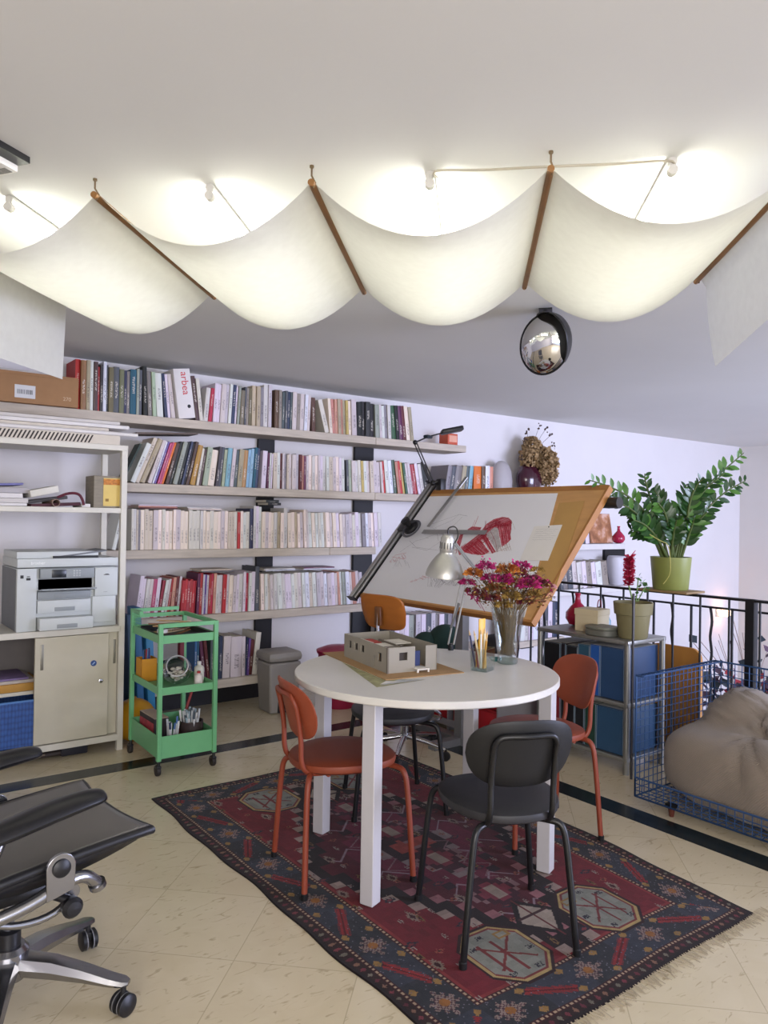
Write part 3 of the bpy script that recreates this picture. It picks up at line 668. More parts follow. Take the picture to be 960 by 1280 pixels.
# contents of the open side
t = thing('woven_basket', 'blue woven plastic basket in the open side of the cupboard', 'basket', ((UXL+.04+XD0+.08)/2, U0+.16, zb), 0)
bx0, bx1 = -(XD0+.12-UXL-.04)/2, (XD0+.12-UXL-.04)/2
def bskm():
    m = M('blue_weave', '3a5fa0', .5, var=0); nt = m.node_tree; b = nt.nodes['Principled BSDF']; tc = nt.nodes.new('ShaderNodeTexCoord'); ck = nt.nodes.new('ShaderNodeTexVoronoi'); ck.inputs['Scale'].default_value = 1; mp = nt.nodes.new('ShaderNodeMapping'); mp.inputs['Scale'].default_value = (62, 62, 34); ck.inputs['Randomness'].default_value = .15
    nt.links.new(tc.outputs['Object'], mp.inputs[0]); nt.links.new(mp.outputs[0], ck.inputs['Vector']); nt.links.new(mix_nodes(nt, lin('3f6ec0'), lin('1d2a52'), ck.outputs['Distance']), b.inputs['Base Color'])
    bp = nt.nodes.new('ShaderNodeBump'); bp.inputs['Strength'].default_value = .7; bp.inputs['Distance'].default_value = .004; nt.links.new(ck.outputs['Distance'], bp.inputs['Height']); bp.invert = True; nt.links.new(bp.outputs[0], b.inputs['Normal']); return m
wv = bskm(); y0, y1 = -.15, .15
mb = MB()
for q in ((bx0, bx1, y0, y0+.008), (bx0, bx1, y1-.008, y1), (bx0, bx0+.008, y0, y1), (bx1-.008, bx1, y0, y1)): mb.box(q[0], q[1], q[2], q[3], .001, .235)
mb.box(bx0, bx1, y0, y1, .001, .006); mb.build('body', wv, t)
MB().tube([(bx0, y0+.004, .237), (bx1, y0+.004, .237), (bx1, y1-.004, .237), (bx0, y1-.004, .237)], .006, 6, closed=True).build('rim', M('blue_rim', '5a86c4', .4), t)
for k, (h, col, nm, lab) in enumerate(((.04, 'b98a3e', 'folder', 'ochre folder lying on the inner cupboard shelf, lowest of its pile'), (.016, 'b8aea6', 'folder', 'pale folder on the ochre folder in the open cupboard'), (.01, '7d6a96', 'folder', 'mauve folder on top of the pile in the open cupboard'))):
    z = .371+sum((.04, .016, .01)[:k])+.0005*k
    tag(MB().box(UXL+.06, XD0+.05-.03*k, U0+.065+.01*k, U1-.03, z, z+h, bev=.002).build(nm, M('folder_'+col, col, .6, var=.1), None), lab, 'folder', 'folders in the cupboard')
# folded tripod under the unit
t = thing('tripod', 'folded black and grey tripod lying on the floor under the storage unit', 'tripod', (.8, U0+.06, 0), 0)
for k, (y, z, r) in enumerate(((0, .022, .014), (.04, .022, .014), (.02, .05, .014))):
    MB().tube([(-.4, y, z), (.33, y, z)], r, 10).tube([(-.4, y, z), (-.1, y, z)], r*1.35, 10).build('leg', M('tripod_dark', '3a3230', .5), t)
MB().box(.28, .42, -.02, .06, .002, .075, bev=.01).build('head', M('navy_plastic', '23242e', .5), t)
MB().tube([(-.1, -.02, .03), (.2, -.02, .03)], .005, 6).build('brace', M('tripod_brown', '8a7a68', .5, .4), t)

# ---- printer
px0, px1 = atY(21, 740, U0+.01).x, atY(147, 740, U0+.01).x
PH = atY(80, 688, U0+.01).z-Z3
pc = (px0+px1)/2; PW = px1-px0
t = thing('printer', 'light grey multifunction printer with open paper tray on the white unit', 'printer', (pc, U0+.01, Z3), 0)
lg = M('printer_light', 'c3c8c8', .45, var=.02); mg = M('printer_mid', '8d9396', .45, var=.03); dk = M('printer_dark', '1e2022', .5); sgm = M('printer_side', '6a6d72', .5)
h = PW/2
P = lambda x, z: (-h+PW*x, PH*z)       # fractions of the front
def pb(x0, x1, z0, z1, y0, y1, m=lg, nm='panel', par=None, bev=.003):
    return MB().box(-h+PW*x0, -h+PW*x1, y0, y1, PH*z0+.0005, PH*z1, bev=bev).build(nm, m, par or t)
MB().box(-h, h, .02, .37, .001, PH*.78, bev=.004).build('body', lg, t)
MB().box(-h-.0015, -h+.001, .03, .368, .004, PH*.77).build('side_panel', sgm, t)
pb(0, .185, 0, .78, .0, .03, lg, 'left_front')
pb(.76, 1, .40, .77, .0, .03, lg, 'ink_door'); pb(.74, .985, .06, .40, .006, .03, lg, 'right_front')
ld = pb(0, 1, .79, .90, .0, .37, lg, 'scanner_lid')
pb(0, .8, .90, .985, .015, .35, lg, 'document_feeder')
MB().prism([(-h+PW*.34, 0), (-h+PW*.79, 0), (-h+PW*.79, .1), (-h+PW*.34, .1)], PH*.902, PH*.93, mat=None).build('feeder_slot', dk, t)
MB().box(-.5*PW*.5, .5*PW*.5, -.006, .2, -.004, .004, mat=tr(-h+PW*.64, .02, PH*.955) @ rot('Y', -7)).build('feeder_tray', sgm, t)
# control panel
cp = pb(.21, .745, .645, .775, -.016, .02, mg, 'control_panel')
pb(.32, .46, .66, .76, -.018, -.015, M('screen_dark', '24282c', .2), 'screen', cp, .0005)
bt = MB()
for i in range(3):
    for j in range(3): bt.box(-h+PW*(.53+.028*i), -h+PW*(.548+.028*i), -.0175, -.0155, PH*(.672+.03*j), PH*(.69+.03*j))
bt.build('keys', M('key_light', 'b4b8ba', .5), cp)
pb(.20, .745, .50, .645, .02, .2, dk, 'output_slot')
MB().box(-h+PW*.2, -h+PW*.74, -.07, .1, -.004, .004, mat=tr(0, 0, PH*.50) @ rot('X', -8)).build('output_tray', mg, t)
for k, (z0, z1, y, out) in enumerate(((.385, .485, .0, 0), (.215, .375, .0, 0), (.015, .165, -.055, 1))):
    dr = pb(.195, .72, z0, z1, y, .03, lg if k else mg, 'drawer')
    MB().box(-h+PW*.36, -h+PW*.56, y-.0015, y+.004, PH*(z0+.02), PH*(z0+.07), bev=.001).build('handle', mg, dr)
    if out: MB().box(-h+PW*.2, -h+PW*.71, y+.004, .03, PH*.02, PH*.10).build('tray_inside', dk, dr)
text('maker_name', 'brother', .022, M('logo_white', 'eef0f0', .5, var=0), t, tr(-h+PW*.125, -.0012, PH*.83) @ rot('X', 90))
MB().box(-h+PW*.03, -h+PW*.06, -.001, .001, PH*.66, PH*.70).box(-h+PW*.085, -h+PW*.125, -.001, .001, PH*.635, PH*.665).box(-h+PW*.09, -h+PW*.12, -.001, .001, PH*.675, PH*.685).build('mark', dk, t)
MB().box(-h+PW*.85, -h+PW*.91, -.001, .001, PH*.672, PH*.68).box(-h+PW*.865, -h+PW*.90, -.001, .001, PH*.68, PH*.687).build('ink_mark', dk, t)
MB().box(-h+PW*.85, -h+PW*.89, -.001, .001, PH*.45, PH*.455).build('ink_mark', mg, t)

# ---- papers on top of the unit
sh = M('paper_white', 'd5d1cf', .75, var=.03); shg = M('paper_grey', 'c4bfbb', .75, var=.04)
t = thing('striped_box', 'long flat white box with slanting black stripes on top of the storage unit', 'box', (ox, U0, Z1), 0)
bx = UXR-ox-.04; zt = .052
MB().box(-bx, bx, .012, .33, .0005, zt).build('box', M('box_ivory', 'cbc2b4', .7), t, bevel=.002)
sp = MB(); xx = -bx+.01
while xx < bx-.17:
    sp.add([(xx, .0112, .004), (xx+.009, .0112, .004), (xx+.03, .0112, zt-.006), (xx+.021, .0112, zt-.006)], [(0, 1, 2, 3)])
    xx += .0195
sp.build('stripes', M('stripe_dark', '37302e', .7), t)
z = Z1+zt+.001
for k, (x0, x1, y0, dz, lab) in enumerate(((.33, UXR-.09, .05, .04, 'cream flat box lying on the striped box on the storage unit'), (.36, UXR+.02, .042, .02, 'long white sheet pack jutting past the storage unit post'), (.35, UXR-.03, .045, .018, 'upper white sheet pack under the cardboard box shelf'))):
    if z+dz > SZ[1]-THK-.003: dz = SZ[1]-THK-.004-z
    tag(MB().box(x0, x1, U0+y0, U0+.37, z, z+dz, bev=.004).build('paper_pack', (M('box_ivory'), sh, shg)[k]), lab, 'paper', 'flat packs on the storage unit'); z += dz+.001
tag(MB().tube([(.5, U0+.026, Z1+zt+.0115), (UXR+.06, U0+.026, Z1+zt+.0115)], .0108, 12).build('paper_roll', sh), 'white paper roll pointing right on top of the storage unit', 'paper roll')
# ---- middle shelf
zz = Z2
x0 = atY(113, 620, U0+.05).x; x1 = atY(154, 620, U0+.02).x
t = thing('wooden_box', 'small grey wooden box with yellow label at the right of the middle shelf', 'box', ((x0+x1)/2, U0+.1, Z2), 0)
bw = (x1-x0)/2-.012; bhh = .175
MB().box(-bw, bw, -.07, .09, .0005, bhh, bev=.003).build('box', M('grey_wood', '8a8274', .7, var=.15, stretch=(1, 1, 6)), t)
MB().box(-bw*.3, bw*.95, -.0725, -.0695, .01, bhh*.93).build('label', M('yellow_label', 'd2b768', .6, var=.05), t)
MB().box(-bw*.3, bw*1.0, -.0735, -.0722, bhh*.72, bhh*.9).build('label_band', M('orange_print', 'c07a30', .6, var=.4, scale=90), t)
MB().box(-bw*.15, bw*.1, -.0735, -.0722, .035, .05).build('label_mark', M('brown_print', '8a6a2c', .6), t)
def slab(x0, x1, y0, y1, z0, z1, ry, m, nm, lab, cat, grp=None, rx=0):
    cx, cy = (x0+x1)/2, (y0+y1)/2
    o = MB().box(x0-cx, x1-cx, y0-cy, y1-cy, 0, z1-z0, bev=min(.003, (z1-z0)*.3)).build(nm, m); o.location = (cx, cy, z0); o.rotation_euler = (math.radians(rx), math.radians(ry), 0); return tag(o, lab, cat, grp)
gp = 'papers on the middle shelf of the storage unit'
xs = lambda px: atY(px, 620, U0+.04).x
slab(.372, xs(33), U0+.02, U0+.3, Z2+.001, Z2+.016, 0, sh, 'paper_stack', 'lowest white paper stack at the left of the middle shelf', 'paper', gp)
slab(.372, xs(35), U0+.03, U0+.3, Z2+.017, Z2+.04, 0, shg, 'paper_stack', 'grey-white paper stack with a rolled edge, second from the bottom on the middle shelf', 'paper', gp)
slab(.372, xs(28), U0+.03, U0+.3, Z2+.041, Z2+.066, 0, sh, 'paper_stack', 'white paper stack third from the bottom on the middle shelf', 'paper', gp)
slab(.372, xs(38), U0+.04, U0+.3, Z2+.067, Z2+.095, 0, M('roll_grey', 'a8a4a6', .7), 'paper_stack', 'grey paper bundle upon the stacks of the middle shelf', 'paper', gp)
slab(.372, xs(30), U0+.05, U0+.3, Z2+.096, Z2+.108, -3, M('blue_paper', '6a6a9c', .6, var=.2), 'folder', 'bluish-violet folder topping the pile on the middle shelf', 'folder')
slab(xs(38), xs(100), U0+.02, U0+.28, Z2+.003, Z2+.02, -3.5, M('maroon_bag', '4c2430', .7, var=.2), 'portfolio', 'dark maroon portfolio leaning on the paper stacks', 'portfolio')
slab(xs(34), xs(86), U0+.05, U0+.28, Z2+.028, Z2+.045, -9, M('dark_folder', '3d3a3c', .6), 'folder', 'dark folder slanting above the maroon portfolio', 'folder')
slab(xs(37), xs(73), U0+.012, U0+.2, Z2+.062, Z2+.098, -13, M('box_white', 'cfccc2', .6), 'box', 'small white box slanting on the dark folder', 'box')
slab(xs(101), xs(112), U0+.02, U0+.2, Z2+.001, Z2+.02, 0, sh, 'booklet', 'white booklet lying left of the grey wooden box', 'booklet')
t = thing('leather_strap', 'maroon leather strap hanging over the middle shelf edge', 'strap', (xs(97), U0+.02, Z2), 0)
MB().tube(smoothpath([(-.1, .03, .05), (-.05, .02, .075), (0, .0, .075), (.02, -.005, .04), (.025, -.008, .012)], 2), .007, 8).build('strap', M('maroon_leather', '5c1c30', .5), t)
t = thing('cardboard_tube', 'brown cardboard tube showing its open end on the middle shelf', 'tube', (xs(68), U0+.004, Z2+.021), 0)
MB().lathe([(.02, -.005), (.02, .22), (.0165, .22), (.0165, -.005), (.02, -.005)], seg=20, mat=rot('X', -90) , cap=False).build('wall', M('tube_brown', '8c7468', .8), t)
# blue portfolios standing between the unit and the cart
for k, (pa, pb_, col, hgt, lab) in enumerate(((161, 167, '34506e', .7, 'slim grey-blue portfolio standing nearest the storage unit post'), (168, 178, '2a6290', .74, 'tall blue portfolio leaning beside the storage unit, middle one of three'), (179, 190, '2f7ba6', .62, 'bright blue portfolio leaning nearest the green cart'))):
    a = atY(pa, 840, F-.12).x; b = atY(pb_, 840, F-.12).x
    mb = MB().box(0, (b-a)*.85, -.0, .13, .0, hgt, bev=.004)
    o = mb.build('portfolio', M('portfolio_'+col, col, .5, var=.06)); o.location = (a+.012+.010*k, F-.145, .004); o.rotation_euler = (0, math.radians(-3), 0)
    tag(o, lab, 'portfolio', 'portfolios beside the storage unit')
# yellow balloon-like jar behind the cart
t = thing('yellow_ball', 'shiny yellow ball on the floor behind the green cart', 'ball', (1.50, 4.32, 0), 0)
MB().ball((0, 0, .122), .121, seg=28, rings=18).build('ball', M('yellow_rubber', 'c08a1c', .25, var=.05), t)
MB().ball((0, 0, .244), .012, seg=10, rings=6).build('valve', M('yellow_dark', '8a6420', .5), t)
# ------------------------------------------------------------------ green trolley
green = M('green_enamel', '6aab78', .4, var=.04)
CX, CY, CW, CD = 1.545, 3.875, .29, .44
t = thing('trolley_cart', 'light green three-tier metal trolley cart on castors beside the bookshelves', 'cart', (CX, CY, 0), math.radians(-1.5))
hx, hy = CW/2, CD/2
pz = .755
for sx_ in (-1, 1):
    for sy_ in (-1, 1):
        MB().box(sx_*hx-.011, sx_*hx+.011, sy_*hy-.011, sy_*hy+.011, .075, pz if sy_ < 0 else pz+.0).build('post', green, t, bevel=.002)
        c = MB().tube([(sx_*hx, sy_*hy, .075), (sx_*hx, sy_*hy, .045)], .008, 8).box(sx_*hx-.012, sx_*hx+.012, sy_*hy-.012, sy_*hy+.022, .04, .052, bev=.003).build('castor', blk, t)
        MB().lathe([(.012, -.011), (.025, -.010), (.027, -.006), (.027, .006), (.025, .010), (.012, .011)], seg=20, mat=tr(sx_*hx, sy_*hy+.012, .0272) @ rot('Y', 90)).build('wheel', M('castor_rubber', '26201f', .6), c)
def tray(z0, z1, zf, nm):
    mb = MB().box(-hx, hx, -hy, hy, zf, zf+.004)
    mb.box(-hx, hx, -hy-.002, -hy+.002, z0, z1).box(-hx, hx, hy-.002, hy+.002, z0, z1).box(-hx-.002, -hx+.002, -hy, hy, z0, z1).box(hx-.002, hx+.002, -hy, hy, z0, z1)
    return mb.build(nm, green, t)
tray(.655, .695, .66, 'top_tray'); tray(.40, .437, .404, 'middle_tray'); tray(.085, .195, .088, 'bottom_tray')
r = MB().box(-hx, hx, -hy-.009, -hy+.009, pz-.02, pz).box(hx-.009, hx+.009, -hy, hy, pz-.02, pz).box(-hx, hx, hy-.009, hy+.009, pz-.02, pz+.0)
r.build('rail', green, t)
MB().box(-hx-.011, -hx+.011, hy-.011, hy+.011, pz, pz+.0305).box(-hx-.009, -hx+.009, hy-.14, hy, pz+.012, pz+.03).box(-hx, hx*.75, hy-.009, hy+.009, pz+.012, pz+.03).build('handle', green, t)
mesh_ = MB()
for i in range(9): mesh_.tube([(-hx, hy-.01-.014*i, .695), (-hx, hy-.01-.014*i, pz+.01)], .0012, 4)
for j in range(4): mesh_.tube([(-hx, hy, .71+.014*j), (-hx, hy-.13, .71+.014*j)], .0012, 4)
mesh_.build('side_mesh', green, t)
def C_(x, y, z): return Vector((CX, CY, 0))+Matrix.Rotation(math.radians(-1.5), 3, 'Z') @ Vector((x, y, z))
# top tray: black tray with wooden strips
t2 = thing('desk_tray', 'black tray full of wooden strips on top of the green cart', 'tray', C_(.0, 0, .6645), math.radians(-1.5))
MB().box(-.13, .13, -.19, .19, 0, .004).box(-.13, .13, -.19, -.186, 0, .03).box(-.13, .13, .186, .19, 0, .03).box(-.13, -.126, -.19, .19, 0, .03).box(.126, .13, -.19, .19, 0, .03).build('tray', blk, t2)
rr = random.Random(5)
cols = ['c9a878', 'd8c8a0', '8a5a34', 'c8c0b0', 'b08040', '6a4a3a']
for i in range(13):
    a = rr.uniform(-50, 50); L_ = rr.uniform(.05, .12)
    o = MB().box(-L_, L_, -.006, .006, -.0025, .0025).build('wood_strip', M('strip_'+cols[i % 6], cols[i % 6], .7)); o.location = C_(rr.uniform(-.03, .03), rr.uniform(-.09, .1), .6645+.008+.0055*i); o.rotation_euler = (0, 0, math.radians(a))
    tag(o, 'loose wooden strip among those heaped in the black tray on the cart', 'wood strip', 'wooden strips heaped in the cart tray')
tp = thing('tape_roll', 'small white tape roll at the left front of the cart top', 'tape', C_(-.105, -.13, .6985), 0)
MB().lathe([(.016, 0), (.026, 0), (.026, .016), (.016, .016), (.016, 0)], seg=24, cap=False).build('roll', sh, tp); MB().lathe([(.012, .001), (.016, .001), (.016, .0155), (.012, .0155), (.012, .001)], seg=24, cap=False).build('core', M('core_grey', '7a7c88', .6), tp)
# middle tier
m0 = .4085
t3 = thing('pen_box', 'amber yellow box holding pens on the middle tier of the cart', 'box', C_(-.095, .135, m0), math.radians(-1.5))
ab = M('amber_box', 'c98a1e', .5, var=.05)
MB().box(-.042, .042, -.045, .045, 0, .004).box(-.042, .042, -.045, -.042, 0, .12).box(-.042, .042, .042, .045, 0, .12).box(-.042, -.039, -.045, .045, 0, .12).box(.039, .042, -.045, .045, 0, .12).build('box', ab, t3)
pc_ = ['3a6aa8', '2c2c34', 'a83038', '5a8ab0', '403a70']
for i in range(7):
    o = MB().tube([(0, 0, 0), (rr.uniform(-.008, .008), rr.uniform(-.01, .01), .16)], .0045, 6).build('pen', M('pen_'+pc_[i % 5], pc_[i % 5], .4)); o.location = C_(-.095-.025+.0085*i, .135+rr.uniform(-.025, .025), m0+.005)
    tag(o, 'pen standing in the amber box on the middle tier of the cart', 'pen', 'pens in the amber box')
t4 = thing('glass_bowl', 'glass fishbowl lying tilted with pale pebbles on the middle tier of the cart', 'bowl', C_(.0, -.06, m0+.078), 0)
gl = glassmat('clear_glass')
bm_ = rot('Z', -20) @ rot('X', 62)
MB().lathe([(.0, -.075), (.04, -.068), (.068, -.035), (.078, 0), (.068, .04), (.052, .06), (.056, .068)], seg=32, mat=bm_).build('bowl', gl, t4)
MB().lathe([(.053, .062), (.057, .07), (.053, .072), (.05, .064)], seg=32, mat=bm_, cap=False).build('rim', M('glass_rim', 'b8b6b8', .1, 0, var=0), t4)
for i in range(42):
    a, q = rr.uniform(0, 2*PI), rr.uniform(0, .048); zz_ = -.05+rr.uniform(0, .055)
    o = MB().ball((0, 0, 0), rr.uniform(.008, .014), seg=8, rings=5, sc=(1, .8, .7)).build('pebble', M('pebble_%d' % (i % 3), ['c8bcae', 'b8a89c', 'd6cec6'][i % 3], .6)); o.location = C_(0, -.06, m0+.078)+Vector((q*math.cos(a), q*math.sin(a)*.8, zz_))
    tag(o, 'pale pebble inside the tilted glass fishbowl on the cart', 'pebble', 'pebbles in the glass bowl')
tag(MB().ball((0, 0, .05), .06, seg=16, rings=10, sc=(1.5, .7, .8)).ball((.05, .02, .07), .04, sc=(1.2, .7, .7)).build('cloth_bag', M('black_cloth', '16151a', .8, bump=.3, bscale=20), loc=C_(.02, .12, m0+.002)), 'black cloth bag behind the glass fishbowl on the cart', 'bag')
for (x, y, s, hh, col, lab) in ((.085, -.15, .022, .075, 'd6ccc8', 'small white bottle with a red cap at the right front of the cart'), (.115, -.08, .026, .11, 'c9c8bc', 'taller white bottle behind the red-capped bottle on the cart')):
    tb = thing('bottle', lab, 'bottle', C_(x, y, m0), 0)
    MB().lathe([(s, .001), (s, hh*.72), (s*.85, hh*.8), (s*.4, hh*.86), (s*.4, hh*.9)], seg=20).build('body', M('bottle_'+col, col, .4), tb)
    MB().lathe([(s*.42, hh*.9), (s*.42, hh*1.04), (0, hh*1.06)], seg=14).build('cap', M('cap_red' if hh < .1 else 'cap_white', 'a83030' if hh < .1 else 'd8d6d0', .4), tb)
tag(MB().box(-.012, .012, -.02, .02, 0, .2, bev=.003).build('booklet', M('maroon_card', '6a1c28', .6), loc=C_(.1, .15, m0)), 'maroon booklet standing at the right rear of the cart', 'booklet')
# bottom tier
b0 = .0925
t5 = thing('paint_box', 'black and red carton with pale top on the bottom tier of the cart', 'box', C_(-.085, .03, b0), math.radians(0))
MB().box(-.038, .038, -.11, .11, 0, .155, bev=.002).build('carton', M('carton_black', '2a2028', .6), t5)
MB().box(-.037, .037, -.109, .109, .1545, .1565).build('top', M('carton_pale', 'c2aa98', .6), t5)
MB().box(-.0392, -.0378, -.1, .1, .02, .13).build('print', M('carton_print', '9a3440', .6, var=.7, scale=22), t5)
def jar(x, y, r_, hh, col, lab, n, pcols, plab, grp, ln, tilt=.01):
    tj = thing('pen_pot', lab, 'pot', C_(x, y, b0), 0)
    MB().lathe([(r_*.96, 0), (r_, hh), (r_*.93, hh), (r_*.9, .004), (0, .004)], seg=24).build('pot', col, tj)
    for i in range(n):
        a = rr.uniform(0, 2*PI); q = rr.uniform(0, r_*.75)
        p = C_(x+q*math.cos(a), y+q*math.sin(a), b0+.005)
        L_ = ln*rr.uniform(.85, 1.1)
        om = MB().tube([(0, 0, 0), (tilt*math.cos(a), tilt*math.sin(a), L_)], .0048, 7).tube([(tilt*math.cos(a)*.8, tilt*math.sin(a)*.8, L_*.8), (tilt*math.cos(a)*1.03, tilt*math.sin(a)*1.03, L_*1.03)], .0058, 7, mi=1)
        o = om.build('marker', [M('marker_white', 'd0d2d4', .4), M('mk_'+pcols[i % len(pcols)], pcols[i % len(pcols)], .4)], loc=p); tag(o, plab, 'marker', grp)
jar(-.045, -.14, .04, .05, blk, 'low black pot of white markers at the front left of the bottom tier', 11, ['c8d0d8', '4a6a9a', 'd8d8d8', '2c3a5a'], 'white marker standing in the low black pot on the cart', 'markers in the low black pot', .15)
jar(.07, -.10, .06, .13, M('pot_brown', '3a2f2e', .6), 'large dark brown pot packed with markers at the right of the bottom tier', 26, ['c8ccd0', '8fa2ac', 'e0e0e0', '4a5660'], 'marker among those packed in the large dark pot on the cart', 'markers in the large dark pot', .165, .018)
o = MB().tube([(0, 0, 0), (.0, .0, .36)], .008, 8).tube([(0, 0, .34), (0, 0, .40)], .012, 8).build('stick', M('red_stick', '8a2a2c', .5)); o.location = C_(.045, .04, b0+.004); o.rotation_euler = (math.radians(-8), math.radians(22), 0); tag(o, 'dark red stick leaning up through the bottom tier of the cart', 'stick')
# ------------------------------------------------------------------ waste bins
gb = M('bin_grey', '8b8680', .45, var=.03)
t = thing('pedal_bin', 'grey plastic pedal bin with domed lid under the bookshelves', 'bin', (2.52, 4.47, 0), math.radians(-3))
w_, d_ = .118, .105
def tap(z0, z1, a0, a1, mb, b=.02):
    def ring(z, s): return [(sx_*(w_*s)+0, sy_*(d_*s), z) for sx_, sy_ in ((-1, -1), (1, -1), (1, 1), (-1, 1))]
    v = ring(z0, a0)+ring(z1, a1); return mb.add(v, [(3, 2, 1, 0), (4, 5, 6, 7)]+[(i, (i+1) % 4, 4+(i+1) % 4, 4+i) for i in range(4)])
tap(.001, .335, .86, 1.0, MB()).build('body', gb, t, bevel=.014)
MB().box(-w_*1.07, w_*1.07, -d_*1.1, d_*1.08, .337, .405, bev=.03).build('lid', gb, t)
MB().box(-.05, .05, -d_*.95, -d_*.7, .002, .085, bev=.02).build('pedal_recess', M('recess_black', '17161a', .6), t)
MB().box(-.035, .035, -d_*1.12, -d_*.8, .018, .03, bev=.004).build('pedal', M('pedal_grey', '5a5654', .5), t)
t = thing('waste_basket', 'crimson plastic waste basket behind the round table', 'bin', (2.93, 4.35, 0), 0)
cr = M('crimson_plastic', '94143c', .35, var=.04)
MB().lathe([(.12, .001), (.15, .36), (.158, .365), (.158, .375), (.145, .372), (.118, .01), (0, .008)], seg=32).build('basket', cr, t)
MB().lathe([(.16, .372), (.162, .385), (.1, .408), (0, .415)], seg=32).build('lid', cr, t)
tag(MB().box(-.11, .11, -.08, .08, .001, .10, bev=.012).build('red_box', M('red_plastic', 'a8202a', .4), loc=(3.02, 4.0, 0)), 'low red plastic box on the floor behind the round table legs', 'box')
# ------------------------------------------------------------------ round table and what stands on it
TX, TY, TR, TZ = 1.90, 2.225, .503, .715
tw = M('table_white', 'cfccc6', .35, var=.02)
t = thing('round_table', 'round white table with four square legs standing on the red rug', 'table', (TX, TY, 0), 0)
MB().lathe([(TR-.004, -.026), (TR, -.022), (TR, -.003), (TR-.003, 0), (0, 0)], seg=96, c=(0, 0, TZ)).lathe([(0, -.026), (TR-.004, -.026)], seg=96, c=(0, 0, TZ), cap=False).build('tabletop', tw, t)
legm = M('leg_white', 'b9b6b9', .4, var=.02)
legpts = [(1.518, 2.048), (1.693, 2.628), (2.186, 1.866), (2.335, 2.425)]
th = math.radians(20)
for lx, ly in legpts:
    MB().box(-.0255, .0255, -.0255, .0255, .008, TZ-.0265, mat=tr(lx-TX, ly-TY, 0) @ Matrix.Rotation(th, 4, 'Z')).build('leg', legm, t, bevel=.003)
ap = MB()
order = [legpts[0], legpts[1], legpts[3], legpts[2]]
for a, b in zip(order, order[1:]+order[:1]):
    A = Vector((a[0]-TX, a[1]-TY, 0))*.9; B = Vector((b[0]-TX, b[1]-TY, 0))*.9; d = B-A
    ap.box(0, d.length, -.011, .011, TZ-.062, TZ-.0262, mat=tr(A.x, A.y, 0) @ Matrix.Rotation(math.atan2(d.y, d.x), 4, 'Z'))
ap.build('apron', legm, t)
# architectural model : near corner, long wall direction and short wall direction
A0 = Vector((1.722, 2.238, TZ)); u = Vector((.17, .985, 0)).normalized(); v = Vector((u.y, -u.x, 0)).normalized()
ang = math.atan2(v.y, v.x)
LN, WD, HH = .39, .215, .095
# base board
t = thing('model_base', 'brown cardboard base sheet under the house model on the table', 'board', (A0.x, A0.y, TZ), ang)
MB().box(-.05, .285, -.085, .50, .0003, .0035).build('board', M('kraft_board', '9c7b54', .8, var=.05), t)
t = thing('house_model', 'grey cardboard model of a flat-roofed house on the brown base sheet', 'model', (A0.x, A0.y, TZ+.0037), ang)
gc = M('greyboard', '8f897d', .8, var=.03); gcd = M('greyboard_edge', '6f675c', .8); wh = M('model_white', 'd6d0c4', .7)
WT = .004
def wall_holes(mb, L_, H_, holes, mat):
    """a wall from x=0..L, z=0..H, thickness WT, with rectangular openings (x0,x1,z0,z1)"""
    xs_ = sorted({0, L_, *[h[0] for h in holes], *[h[1] for h in holes]}); zs_ = sorted({0, H_, *[h[2] for h in holes], *[h[3] for h in holes]})
    for i in range(len(xs_)-1):
        for j in range(len(zs_)-1):
            cx, cz = (xs_[i]+xs_[i+1])/2, (zs_[j]+zs_[j+1])/2
            if any(h[0] < cx < h[1] and h[2] < cz < h[3] for h in holes): continue
            mb.box(xs_[i], xs_[i+1], 0, WT, zs_[j], zs_[j+1], mat=mat)
    return mb
Lm = rot('Z', 90)          # local x -> +y
wins = [(.05, .078, .035, .068), (.105, .113, .006, .05), (.20, .228, .045, .073), (.26, .288, .045, .073), (.32, .345, .045, .073)]
wall_holes(MB(), LN, HH, wins, tr(WT, 0, 0) @ Lm).build('long_wall', gc, t)
wall_holes(MB(), WD, HH, [(.05, .085, .045, .075), (.118, .165, .012, HH)], tr(0, 0, 0)).build('front_wall', gc, t)
wall_holes(MB(), LN, HH, [], tr(WD+0, 0, 0) @ Lm).build('rear_wall', gc, t)
wall_holes(MB(), WD, HH, [], tr(0, LN-WT, 0)).build('end_wall', gc, t)
ins = MB()
for (x0, x1, z0, z1) in wins: ins.box(WT+.006, WT+.008, x0-.004, x1+.004, z0-.004, z1+.004)
ins.box(.046, .09, WT+.006, WT+.008, .04, .08)
ins.build('dark_window_backing', M('model_dark', '3a332e', .8), t)
MB().box(WT, .118, WT, LN*.55, .074, .077).box(.13, .20, LN*.45, LN*.72, .074, .077).box(WT, .06, LN*.6, LN*.9, .074, .077).build('roof_sheet', wh, t)
MB().box(.06, .10, LN*.62, LN*.86, .072, .075).build('red_roof', M('model_red', 'a8392e', .7), t)
MB().box(.03, .036, .03, LN-.03, .077, .083).box(.10, .106, .03, LN*.7, .077, .083).box(WT, .12, .10, .105, .077, .083).build('roof_beam', gcd, t)
MB().box(.122, .16, .035, .04, .012, .07).build('blue_door', M('model_blue', '3e4a80', .6), t)
MB().box(.112, .165, -.03, .03, .010, .014).box(.112, .118, -.03, -.024, .0, .01).box(.158, .164, -.03, -.024, 0, .01).build('porch', wh, t)
MB().box(-.002, .004, -.004, .004, 0, HH+.001).build('corner_edge', gcd, t)
